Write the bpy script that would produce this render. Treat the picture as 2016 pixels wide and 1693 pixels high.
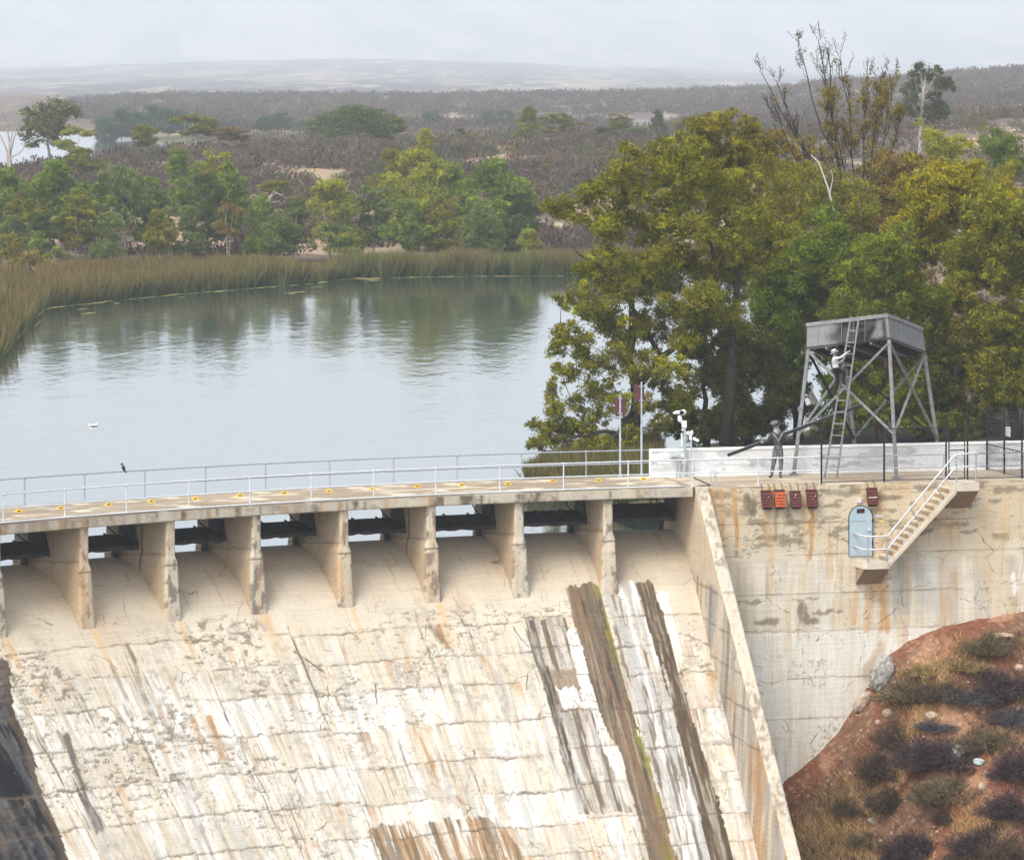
import bpy, bmesh, math, random
import numpy as np
from mathutils import Vector
for _o in list(bpy.data.objects): bpy.data.objects.remove(_o, do_unlink=True)
C = bpy.context.scene
COL = C.collection

# ------------------------------------------------------------------ camera
FPX, PW, PH, HOR, CZ = 9000.0, 2016.0, 1693.0, 110.0, 17.0     # focal length in photo pixels, photo size, horizon row, eye height above the deck
cam = bpy.data.cameras.new('camera'); camo = bpy.data.objects.new('camera', cam); COL.objects.link(camo)
camo.location = (0, 0, CZ); camo.rotation_euler = (math.radians(90), 0, 0)
cam.sensor_width = 36; cam.sensor_fit = 'HORIZONTAL'; cam.lens = FPX / PW * 36
cam.shift_y = -(PH / 2 - HOR) / PW
cam.clip_start = 1; cam.clip_end = 30000
C.camera = camo

# ------------------------------------------------------------------ sky and sun
SUN_EL, SUN_AZ = math.radians(52), math.radians(215)           # azimuth clockwise from +Y (straight ahead): behind the viewer, to the left
W = bpy.data.worlds.new('World'); C.world = W; W.use_nodes = True
wn = W.node_tree.nodes; wl = W.node_tree.links; wn.clear()
sky = wn.new('ShaderNodeTexSky'); sky.sky_type = 'NISHITA'; sky.sun_disc = False
sky.sun_elevation = SUN_EL; sky.sun_rotation = SUN_AZ
sky.air_density = 1.0; sky.dust_density = 1.5; sky.ozone_density = 1.0
hsv = wn.new('ShaderNodeHueSaturation'); hsv.inputs['Saturation'].default_value = 0.36
bg = wn.new('ShaderNodeBackground'); bg.inputs['Strength'].default_value = 0.15
wo = wn.new('ShaderNodeOutputWorld')
wl.new(sky.outputs[0], hsv.inputs['Color']); wl.new(hsv.outputs[0], bg.inputs[0]); wl.new(bg.outputs[0], wo.inputs[0])
sl = bpy.data.lights.new('sun', 'SUN'); sl.energy = 1.5; sl.angle = math.radians(22); sl.color = (1.0, 0.955, 0.89)
so = bpy.data.objects.new('sun', sl); COL.objects.link(so)
_d = Vector((math.sin(SUN_AZ) * math.cos(SUN_EL), math.cos(SUN_AZ) * math.cos(SUN_EL), math.sin(SUN_EL)))
so.rotation_euler = _d.to_track_quat('Z', 'Y').to_euler(); so.location = (-40, 60, 90)
C.view_settings.view_transform = 'Standard'; C.view_settings.look = 'None'
C.view_settings.exposure = 1.24; C.view_settings.gamma = 1.0
cy = C.cycles
cy.use_denoising = True
cy.max_bounces = 5; cy.diffuse_bounces = 3; cy.glossy_bounces = 3; cy.transmission_bounces = 2; cy.volume_bounces = 2; cy.transparent_max_bounces = 4
cy.caustics_reflective = False; cy.caustics_refractive = False

# ------------------------------------------------------------------ helpers
def at(u, y, z=0.0):                       # photo pixel -> the point of the plane z it shows
    k = (CZ - z) / (y - HOR)
    return np.array([(u - PW / 2) * k, FPX * k, z])
def atd(u, y, Y):                          # photo pixel -> the point at distance Y
    return np.array([(u - PW / 2) * Y / FPX, Y, CZ - (y - HOR) * Y / FPX])

def hsh(ix, iy, seed):
    h = (ix.astype(np.int64) * 374761393 + iy.astype(np.int64) * 668265263 + seed * 974711) & 0xffffffff
    h = ((h ^ (h >> 13)) * 1274126177) & 0xffffffff
    h = ((h ^ (h >> 16)) * 2246822519) & 0xffffffff
    return ((h ^ (h >> 15)) & 0xffffff) / float(0x1000000)
def vnoise(x, y, seed=0):
    x = np.asarray(x, float); y = np.asarray(y, float)
    ix = np.floor(x); iy = np.floor(y); fx = x - ix; fy = y - iy
    fx = fx * fx * (3 - 2 * fx); fy = fy * fy * (3 - 2 * fy)
    a = hsh(ix, iy, seed); b = hsh(ix + 1, iy, seed); c = hsh(ix, iy + 1, seed); d = hsh(ix + 1, iy + 1, seed)
    return (a + (b - a) * fx) * (1 - fy) + (c + (d - c) * fx) * fy
def fbm(x, y, seed=0, o=4, g=0.55):
    s = 0.0; a = 1.0; t = 0.0
    for k in range(o):
        s = s + a * vnoise(x * 2 ** k + 17.3 * k, y * 2 ** k + 5.1 * k, seed + k * 31); t += a; a *= g
    return s / t
def sstep(a, b, x):
    t = np.clip((x - a) / (b - a), 0, 1); return t * t * (3 - 2 * t)
def lin(r, g, b):                          # sRGB 0-255 -> linear
    return np.array([((c / 255 + 0.055) / 1.055) ** 2.4 if c > 10 else c / 3294.6 for c in (r, g, b)])

ORG = {}                                   # object name -> world position of its origin
def link(o):
    COL.objects.link(o); return o
def props(o, label=None, cat=None, group=None, kind=None):
    if label: o['label'] = label
    if cat: o['category'] = cat
    if group: o['group'] = group
    if kind: o['kind'] = kind
    return o
def thing(name, label, cat, loc=(0, 0, 0), group=None):
    o = link(bpy.data.objects.new(name, None)); o.location = Vector([float(c) for c in loc]); o.empty_display_size = 0.2
    ORG[o.name] = np.array(loc, float)
    return props(o, label, cat, group)
def mk(name, V, F, mat, parent=None, tint=None, smooth=False, fmat=None, org=None):
    """one mesh object from world-space vertices; F an (M,3)/(M,4) array or a list of index tuples"""
    V = np.asarray(V, float)
    if parent is not None: off = ORG[parent.name]
    elif org is not None: off = np.array(org, float)
    else: off = np.zeros(3)
    me = bpy.data.meshes.new(name)
    Vl = V - off
    if isinstance(F, np.ndarray):
        n = F.shape[1]
        me.vertices.add(len(Vl)); me.vertices.foreach_set('co', Vl.astype(np.float32).ravel())
        me.loops.add(F.size); me.loops.foreach_set('vertex_index', F.astype(np.int32).ravel())
        me.polygons.add(len(F)); me.polygons.foreach_set('loop_start', np.arange(0, F.size, n, dtype=np.int32))
        me.update(calc_edges=True)
    else:
        me.from_pydata(Vl.tolist(), [], [tuple(int(i) for i in f) for f in F]); me.update()
    if tint is not None:
        a = me.color_attributes.new('tint', 'FLOAT_COLOR', 'POINT')
        c = np.ones((len(Vl), 4), np.float32); c[:, :3] = tint; a.data.foreach_set('color', c.ravel())
    for m in (mat if isinstance(mat, (list, tuple)) else [mat]): me.materials.append(m)
    if fmat is not None: me.polygons.foreach_set('material_index', np.asarray(fmat, np.int32))
    if smooth: me.polygons.foreach_set('use_smooth', np.ones(len(me.polygons), bool))
    o = link(bpy.data.objects.new(name, me))
    if parent is not None: o.parent = parent
    else: o.location = Vector(off.tolist())
    ORG[o.name] = off
    return o

class MB:                                  # collects boxes, tubes, prisms and lathes in world space
    def __init__(s): s.v = []; s.f = []; s.n = 0
    def add(s, V, F):
        s.v.append(np.asarray(V, float)); s.f += [tuple(int(i) + s.n for i in f) for f in F]; s.n += len(V); return s
    def prism(s, A, B):                    # two matching loops of points joined by sides and closed by caps
        A = np.asarray(A, float); B = np.asarray(B, float); k = len(A)
        F = [tuple(range(k))[::-1], tuple(range(k, 2 * k))] + [(i, (i + 1) % k, k + (i + 1) % k, k + i) for i in range(k)]
        return s.add(np.vstack([A, B]), F)
    def box(s, c, ax, ay, az):             # centre and three half-axis vectors
        c, ax, ay, az = (np.asarray(q, float) for q in (c, ax, ay, az))
        b = [c - ax - ay - az, c + ax - ay - az, c + ax + ay - az, c - ax + ay - az]
        return s.prism(b, [p + 2 * az for p in b])
    def tube(s, P, r, k=6, cap=True):      # a tube along points, radius one number or one per point
        P = np.asarray(P, float); m = len(P); r = np.broadcast_to(np.asarray(r, float), (m,))
        T = np.gradient(P, axis=0); T /= np.linalg.norm(T, axis=1)[:, None] + 1e-12
        ref = np.array([0, 0, 1.0]) if abs(T[:, 2]).mean() < 0.8 else np.array([1.0, 0.2, 0])
        N = np.cross(T, ref); N /= np.linalg.norm(N, axis=1)[:, None] + 1e-12; Bn = np.cross(T, N)
        a = np.arange(k) * 2 * math.pi / k
        V = (P[:, None, :] + r[:, None, None] * (np.cos(a)[None, :, None] * N[:, None, :] + np.sin(a)[None, :, None] * Bn[:, None, :])).reshape(-1, 3)
        F = [(i * k + j, i * k + (j + 1) % k, (i + 1) * k + (j + 1) % k, (i + 1) * k + j) for i in range(m - 1) for j in range(k)]
        if cap: F += [tuple(range(k))[::-1], tuple(range((m - 1) * k, m * k))]
        return s.add(V, F)
    def ball(s, c, rx, ry, rz, k=10, l=7, R=None):
        th = np.linspace(0, math.pi, l)[1:-1]; ph = np.arange(k) * 2 * math.pi / k
        V = [[0, 0, 1]] + [[math.sin(t) * math.cos(p), math.sin(t) * math.sin(p), math.cos(t)] for t in th for p in ph] + [[0, 0, -1]]
        V = np.array(V) * [rx, ry, rz]
        if R is not None: V = V @ np.asarray(R).T
        n = len(V); F = [(0, 1 + j, 1 + (j + 1) % k) for j in range(k)]
        for i in range(l - 3): F += [(1 + i * k + j, 1 + (i + 1) * k + j, 1 + (i + 1) * k + (j + 1) % k, 1 + i * k + (j + 1) % k) for j in range(k)]
        F += [(n - 1, 1 + (l - 3) * k + (j + 1) % k, 1 + (l - 3) * k + j) for j in range(k)]
        return s.add(V + np.asarray(c, float), F)
    def build(s, name, mat, parent=None, smooth=False, org=None, tint=None):
        V = np.vstack(s.v)
        if parent is None and org is None: org = [V[:, 0].mean(), V[:, 1].mean(), V[:, 2].min()]
        return mk(name, V, s.f, mat, parent, smooth=smooth, org=org, tint=np.broadcast_to(tint, (len(V), 3)) if tint is not None else None)

def grid_faces(a, b):                      # quads of an a x b vertex grid
    i = np.arange(a - 1)[:, None] * b + np.arange(b - 1)[None, :]
    i = i.ravel(); return np.stack([i, i + 1, i + b + 1, i + b], 1)

# ------------------------------------------------------------------ materials
def new_mat(name):
    m = bpy.data.materials.new(name); m.use_nodes = True; nt = m.node_tree; nt.nodes.clear()
    return m, nt
def nd(nt, t, **kw):
    n = nt.nodes.new(t)
    for k, v in kw.items():
        if k.startswith('i_'):
            key = k[2:]; key = int(key) if key.isdigit() else key.replace('_', ' ')
            n.inputs[key].default_value = v
        else: setattr(n, k, v)
    return n
def mixc(nt, fac, a, b, mode='MIX'):
    m = nd(nt, 'ShaderNodeMix', data_type='RGBA', blend_type=mode)
    for sock, v in ((m.inputs[0], fac), (m.inputs[6], a), (m.inputs[7], b)):
        if hasattr(v, 'is_linked') or hasattr(v, 'links'): nt.links.new(v, sock)
        else: sock.default_value = v if not isinstance(v, (tuple, list, np.ndarray)) else (*[float(c) for c in v[:3]], 1)
    return m.outputs[2]
def ramp(nt, fac, lo, hi, a=0.0, b=1.0):
    r = nd(nt, 'ShaderNodeMapRange', interpolation_type='SMOOTHSTEP'); nt.links.new(fac, r.inputs[0])
    r.inputs[1].default_value = lo; r.inputs[2].default_value = hi; r.inputs[3].default_value = a; r.inputs[4].default_value = b
    return r.outputs[0]
def noise(nt, scale, detail=4, rough=0.6, vec=None, stretch=None):
    n = nd(nt, 'ShaderNodeTexNoise'); n.inputs['Scale'].default_value = scale; n.inputs['Detail'].default_value = detail; n.inputs['Roughness'].default_value = rough
    if vec is None: vec = nd(nt, 'ShaderNodeNewGeometry').outputs['Position']
    if stretch is not None:
        mp = nd(nt, 'ShaderNodeMapping'); mp.inputs['Scale'].default_value = stretch; nt.links.new(vec, mp.inputs['Vector']); vec = mp.outputs[0]
    nt.links.new(vec, n.inputs['Vector']); return n.outputs[0]
def finish(nt, col, rough=0.8, metal=0.0, bump=None, bstr=0.2, bdist=0.02, spec=0.5, trans=0.0):
    p = nd(nt, 'ShaderNodeBsdfPrincipled')
    if hasattr(col, 'links'): nt.links.new(col, p.inputs['Base Color'])
    else: p.inputs['Base Color'].default_value = (*[float(c) for c in col[:3]], 1)
    if hasattr(rough, 'links'): nt.links.new(rough, p.inputs['Roughness'])
    else: p.inputs['Roughness'].default_value = rough
    p.inputs['Metallic'].default_value = metal; p.inputs['Specular IOR Level'].default_value = spec
    if bump is not None:
        b = nd(nt, 'ShaderNodeBump'); b.inputs['Strength'].default_value = bstr; b.inputs['Distance'].default_value = bdist
        nt.links.new(bump, b.inputs['Height']); nt.links.new(b.outputs[0], p.inputs['Normal'])
    out = nd(nt, 'ShaderNodeOutputMaterial'); sh = p.outputs[0]
    if trans > 0:
        t = nd(nt, 'ShaderNodeBsdfTranslucent')
        if hasattr(col, 'links'): nt.links.new(col, t.inputs['Color'])
        else: t.inputs['Color'].default_value = (*[float(c) for c in col[:3]], 1)
        mx = nd(nt, 'ShaderNodeMixShader'); mx.inputs[0].default_value = trans
        nt.links.new(sh, mx.inputs[1]); nt.links.new(t.outputs[0], mx.inputs[2]); sh = mx.outputs[0]
    nt.links.new(sh, out.inputs['Surface']); return p
def plain(name, col, rough=0.6, metal=0.0, var=0.25, scale=6.0, bstr=0.1, dirt=None):
    m, nt = new_mat(name); n = noise(nt, scale, 5)
    c = mixc(nt, ramp(nt, n, 0.25, 0.75), np.array(col) * (1 - var), np.minimum(np.array(col) * (1 + var * 0.6), 0.9))
    if dirt is not None:
        n2 = noise(nt, scale * 2.3, 6, 0.7); c = mixc(nt, ramp(nt, n2, 0.56, 0.66), c, dirt)
    finish(nt, c, rough, metal, bump=n, bstr=bstr, spec=0.22); return m
def tinted(name, rough=0.85, fine=14.0, lo=0.86, hi=1.1, bstr=0.35, bdist=0.03, spec=0.12):
    m, nt = new_mat(name)
    a = nd(nt, 'ShaderNodeAttribute', attribute_name='tint').outputs['Color']
    n1 = noise(nt, fine, 6, 0.65); n2 = noise(nt, fine * 0.17, 4, 0.6)
    c = mixc(nt, 1.0, a, mixc(nt, ramp(nt, n1, 0.25, 0.75), (lo,) * 3, (hi,) * 3), 'MULTIPLY')
    c = mixc(nt, 1.0, c, mixc(nt, ramp(nt, n2, 0.3, 0.7), (0.95, 0.94, 0.92), (1.03, 1.02, 1.0)), 'MULTIPLY')
    finish(nt, c, rough, bump=n1, bstr=bstr, bdist=bdist, spec=spec); return m
def leafy(name, trans=0.30, rough=0.6):
    m, nt = new_mat(name)
    a = nd(nt, 'ShaderNodeAttribute', attribute_name='tint').outputs['Color']
    oc = nd(nt, 'ShaderNodeObjectInfo').outputs['Color']
    c = mixc(nt, 1.0, oc, a, 'MULTIPLY')
    finish(nt, c, rough, spec=0.08, trans=trans); return m
M = {}
M['concrete'] = tinted('weathered_concrete', lo=0.80, hi=1.03)
def face_concrete(name):
    m, nt = new_mat(name)
    a = nd(nt, 'ShaderNodeAttribute', attribute_name='tint').outputs['Color']; q = nd(nt, 'ShaderNodeAttribute', attribute_name='suv').outputs['Vector']
    def mul(c, fac, lo, hi): return mixc(nt, 1.0, c, mixc(nt, fac, lo, hi), 'MULTIPLY')
    grain = noise(nt, 14, 6, 0.65)
    c = mul(a, ramp(nt, grain, 0.25, 0.75), (0.84, 0.83, 0.82), (1.0, 1.0, 1.0))
    st = noise(nt, 1.0, 7, 0.68, q, (9, 0.5, 1)); sx = nd(nt, 'ShaderNodeSeparateXYZ'); nt.links.new(q, sx.inputs[0]); lowq = ramp(nt, sx.outputs[1], 2.5, 6.5, 0.25, 1.0); sm = nd(nt, 'ShaderNodeMath', operation='MULTIPLY'); nt.links.new(ramp(nt, st, 0.64, 0.30), sm.inputs[0]); nt.links.new(lowq, sm.inputs[1]); c = mul(c, sm.outputs[0], (1.02, 1.02, 1.02), (0.90, 0.875, 0.83))
    st2 = noise(nt, 1.0, 6, 0.7, q, (3.2, 0.22, 1)); c = mul(c, ramp(nt, st2, 0.56, 0.72), (1, 1, 1), (0.74, 0.64, 0.51))
    bd = noise(nt, 1.0, 3, 0.6, q, (0.5, 16, 1)); c = mul(c, ramp(nt, bd, 0.25, 0.7), (0.90, 0.89, 0.87), (1.02, 1.02, 1.02))
    bz = noise(nt, 0.35, 3, 0.6, q)
    pt = noise(nt, 1.0, 8, 0.72, q, (9, 17, 1)); pm = nd(nt, 'ShaderNodeMath', operation='MULTIPLY'); nt.links.new(ramp(nt, pt, 0.60, 0.66), pm.inputs[0]); nt.links.new(ramp(nt, bz, 0.42, 0.62, 0.12, 1.0), pm.inputs[1])
    c = mixc(nt, pm.outputs[0], c, (0.19, 0.155, 0.115))
    dz = nd(nt, 'ShaderNodeTexNoise'); dz.inputs['Scale'].default_value = 1.6; dz.inputs['Detail'].default_value = 5; nt.links.new(q, dz.inputs['Vector'])
    va = nd(nt, 'ShaderNodeVectorMath', operation='MULTIPLY_ADD'); nt.links.new(dz.outputs['Color'], va.inputs[0]); va.inputs[1].default_value = (0.30, 0.8, 0); nt.links.new(q, va.inputs[2])
    vo = nd(nt, 'ShaderNodeTexVoronoi', feature='DISTANCE_TO_EDGE'); vo.inputs['Scale'].default_value = 0.62; nt.links.new(va.outputs[0], vo.inputs['Vector'])
    mk_ = noise(nt, 0.8, 3, 0.6, q); ce = nd(nt, 'ShaderNodeMath', operation='MULTIPLY'); nt.links.new(ramp(nt, vo.outputs['Distance'], 0.011, 0.002), ce.inputs[0]); nt.links.new(ramp(nt, mk_, 0.50, 0.62), ce.inputs[1])
    c = mixc(nt, ce.outputs[0], c, (0.16, 0.125, 0.085))
    finish(nt, c, 0.85, bump=grain, bstr=0.4, bdist=0.03, spec=0.12); return m
M['face'] = face_concrete('stained_concrete_face')
M['earth'] = tinted('earth_surface', fine=5.0, lo=0.7, hi=1.25, bstr=0.6, bdist=0.15)
M['leaf'] = leafy('foliage')
M['blade'] = leafy('reed_blade', 0.25)
M['twig'] = leafy('dry_twig', 0.1, 0.8)
M['galv'] = plain('galvanised_rail', (0.33, 0.36, 0.40), 0.45, 0.3, 0.22, 9, dirt=(0.42, 0.40, 0.38))
M['rail_white'] = plain('white_painted_rail', (0.55, 0.565, 0.585), 0.5, 0.0, 0.12, 8, dirt=(0.40, 0.30, 0.25))
M['black_metal'] = plain('black_coated_steel', (0.018, 0.02, 0.026), 0.45, 0.2)
M['gate'] = plain('dark_gate_steel', (0.044, 0.040, 0.040), 0.7, 0.1, 0.5, 3, dirt=(0.07, 0.06, 0.055))
M['rubber'] = plain('dark_rubber', (0.02, 0.02, 0.02), 0.7)
M['yellow'] = plain('yellow_paint', (0.78, 0.50, 0.03), 0.5, dirt=(0.45, 0.33, 0.08))
M['rust_red'] = plain('oxide_red_paint', (0.115, 0.035, 0.027), 0.75, 0, 0.3, 7, dirt=(0.06, 0.022, 0.02))
M['rust_orange'] = plain('orange_red_paint', (0.42, 0.085, 0.03), 0.75, 0, 0.25, 7, dirt=(0.25, 0.06, 0.03))
M['dropping'] = plain('white_droppings', (0.75, 0.72, 0.68), 0.9)
M['rust_iron'] = plain('rusty_iron', (0.16, 0.065, 0.03), 0.9, 0, 0.4)
M['door'] = plain('pale_grey_blue_door', (0.36, 0.44, 0.475), 0.5, 0, 0.06, 3)
M['dark_plate'] = plain('dark_brown_plate', (0.045, 0.02, 0.018), 0.7)
M['box_grey'] = plain('grey_box_enamel', (0.48, 0.52, 0.55), 0.5, 0, 0.12)
M['white_plastic'] = plain('white_plastic', (0.60, 0.60, 0.585), 0.4, 0, 0.06)
M['lens'] = plain('dark_lens', (0.01, 0.01, 0.012), 0.15)
M['panel_red'] = plain('brown_red_panel', (0.10, 0.035, 0.035), 0.6)
M['steel_pole'] = plain('grey_steel_pole', (0.42, 0.47, 0.50), 0.45, 0.4, 0.2)
M['tower'] = plain('grey_tower_timber', (0.20, 0.20, 0.20), 0.75, 0, 0.3, 5, dirt=(0.10, 0.10, 0.10))
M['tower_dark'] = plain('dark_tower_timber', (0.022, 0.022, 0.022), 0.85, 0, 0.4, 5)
M['ladder'] = plain('grey_ladder_wood', (0.19, 0.19, 0.19), 0.8, 0, 0.35, 9)
M['pole_dark'] = plain('dark_grey_pole', (0.02, 0.02, 0.02), 0.7, 0, 0.4, 9)
M['sign_white'] = plain('white_sign', (0.72, 0.77, 0.78), 0.4, 0, 0.05)
M['sign_yellow'] = plain('yellow_sign', (0.62, 0.55, 0.22), 0.5, 0, 0.1)
M['bird_white'] = plain('white_feathers', (0.82, 0.80, 0.77), 0.8, 0, 0.06)
M['bird_dark'] = plain('dark_feathers', (0.03, 0.032, 0.04), 0.7)
M['beak'] = plain('orange_beak', (0.6, 0.3, 0.06), 0.5)
M['gum_bark'] = plain('pale_gum_bark', (0.36, 0.31, 0.26), 0.85, 0, 0.4, 3, 0.3, dirt=(0.18, 0.14, 0.11))
M['dark_bark'] = plain('dark_bark', (0.055, 0.042, 0.032), 0.9, 0, 0.4, 3, 0.4)
M['red_bark'] = plain('reddish_bark', (0.22, 0.10, 0.065), 0.9, 0, 0.4, 3, 0.4)
M['grey_rock'] = plain('pale_grey_rock', (0.34, 0.32, 0.28), 0.95, 0, 0.5, 7, 1.0, dirt=(0.13, 0.115, 0.095))
M['pink_rock'] = plain('pinkish_rock', (0.46, 0.34, 0.26), 0.95, 0, 0.3, 4, 0.8)
M['blue_rock'] = plain('pale_blue_rock', (0.42, 0.50, 0.48), 0.9, 0, 0.3, 6, 0.6, dirt=(0.36, 0.30, 0.24))
def grey(name, v, var=0.25, sc=14): return plain(name, (v, v, v), 0.85, 0, var, sc, 0.2)
M['skin'] = grey('grey_skin', 0.26); M['shirt_light'] = grey('pale_shirt', 0.50); M['shirt_grey'] = grey('grey_shirt', 0.055, 0.6)
M['trouser_dark'] = grey('dark_trousers', 0.014, 0.4); M['trouser_grey'] = grey('grey_trousers', 0.12, 0.8, 9); M['boot'] = grey('dark_boots', 0.035)
M['hat_light'] = grey('pale_hat', 0.45); M['hat_band'] = grey('dark_hat_band', 0.02); M['cap_grey'] = grey('grey_cap', 0.12); M['strap'] = grey('pale_straps', 0.24); M['hair'] = grey('dark_hair', 0.02)
HAZE = 0.0002
# ------------------------------------------------------------------ the dam: a curved line s (metres along the deck's downstream edge), n (metres downstream of it), z (metres above the deck)
RAD, TH, S0, PX0, PY0 = 58.7205, 0.757299, 29.5, -18.48589, 166.20626
def ang(s): return TH - np.minimum(s, S0) / RAD
def P(s, n, z):
    s, n, z = np.broadcast_arrays(np.asarray(s, float), np.asarray(n, float), np.asarray(z, float))
    a = ang(s); e = np.maximum(s - S0, 0)
    x = PX0 + RAD * (math.sin(TH) - np.sin(a)) + e * math.cos(TH - S0 / RAD) + n * np.sin(a)
    y = PY0 + RAD * (np.cos(a) - math.cos(TH)) + e * math.sin(TH - S0 / RAD) - n * np.cos(a)
    return np.stack([x, y, z], -1)
def pix(V): return PW / 2 + FPX * V[..., 0] / V[..., 1], HOR + FPX * (CZ - V[..., 2]) / V[..., 1]
def s_at(u, n=0.0):
    S = np.linspace(-20, 60, 8000); return float(np.interp(u, pix(P(S, n, 0))[0], S))
def z_at(y, s, n): return float(CZ - (y - HOR) * P(s, n, 0)[1] / FPX)
def frame(s):                              # unit vectors along the dam and downstream
    a = float(ang(np.array(s))); return np.array([math.cos(a), math.sin(a), 0]), np.array([math.sin(a), -math.cos(a), 0])
UP = np.array([0, 0, 1.0])
def mix(c, k, m): return c + (np.asarray(k) - c) * np.clip(m, 0, 1)[..., None]
def inpoly(u, v, poly):
    r = np.zeros(u.shape, bool); n = len(poly)
    for i in range(n):
        x1, y1 = poly[i]; x2, y2 = poly[(i + 1) % n]
        if y1 == y2: continue
        r ^= ((y1 > v) != (y2 > v)) & (u < (x2 - x1) * (v - y1) / (y2 - y1) + x1)
    return r.astype(float)
def segdist(u, v, pts):
    d = np.full(u.shape, 1e9)
    for (x1, y1), (x2, y2) in zip(pts[:-1], pts[1:]):
        L = (x2 - x1) ** 2 + (y2 - y1) ** 2; t = np.clip(((u - x1) * (x2 - x1) + (v - y1) * (y2 - y1)) / L, 0, 1)
        d = np.minimum(d, np.hypot(u - x1 - t * (x2 - x1), v - y1 - t * (y2 - y1)))
    return d
CREAM = np.array((0.605, 0.542, 0.436)); TAN = np.array((0.44, 0.36, 0.262)); WHITE = np.array((0.735, 0.712, 0.672)); GREY = np.array((0.36, 0.345, 0.325))
SPALL = np.array((0.215, 0.18, 0.135)); RUST = np.array((0.50, 0.275, 0.105)); DARK = np.array((0.055, 0.045, 0.038)); BROWN = np.array((0.125, 0.090, 0.058)); CRACK = np.array((0.10, 0.078, 0.055))
BLUEGREY = np.array((0.42, 0.42, 0.42)); MOSS = np.array((0.215, 0.195, 0.03))

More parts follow.
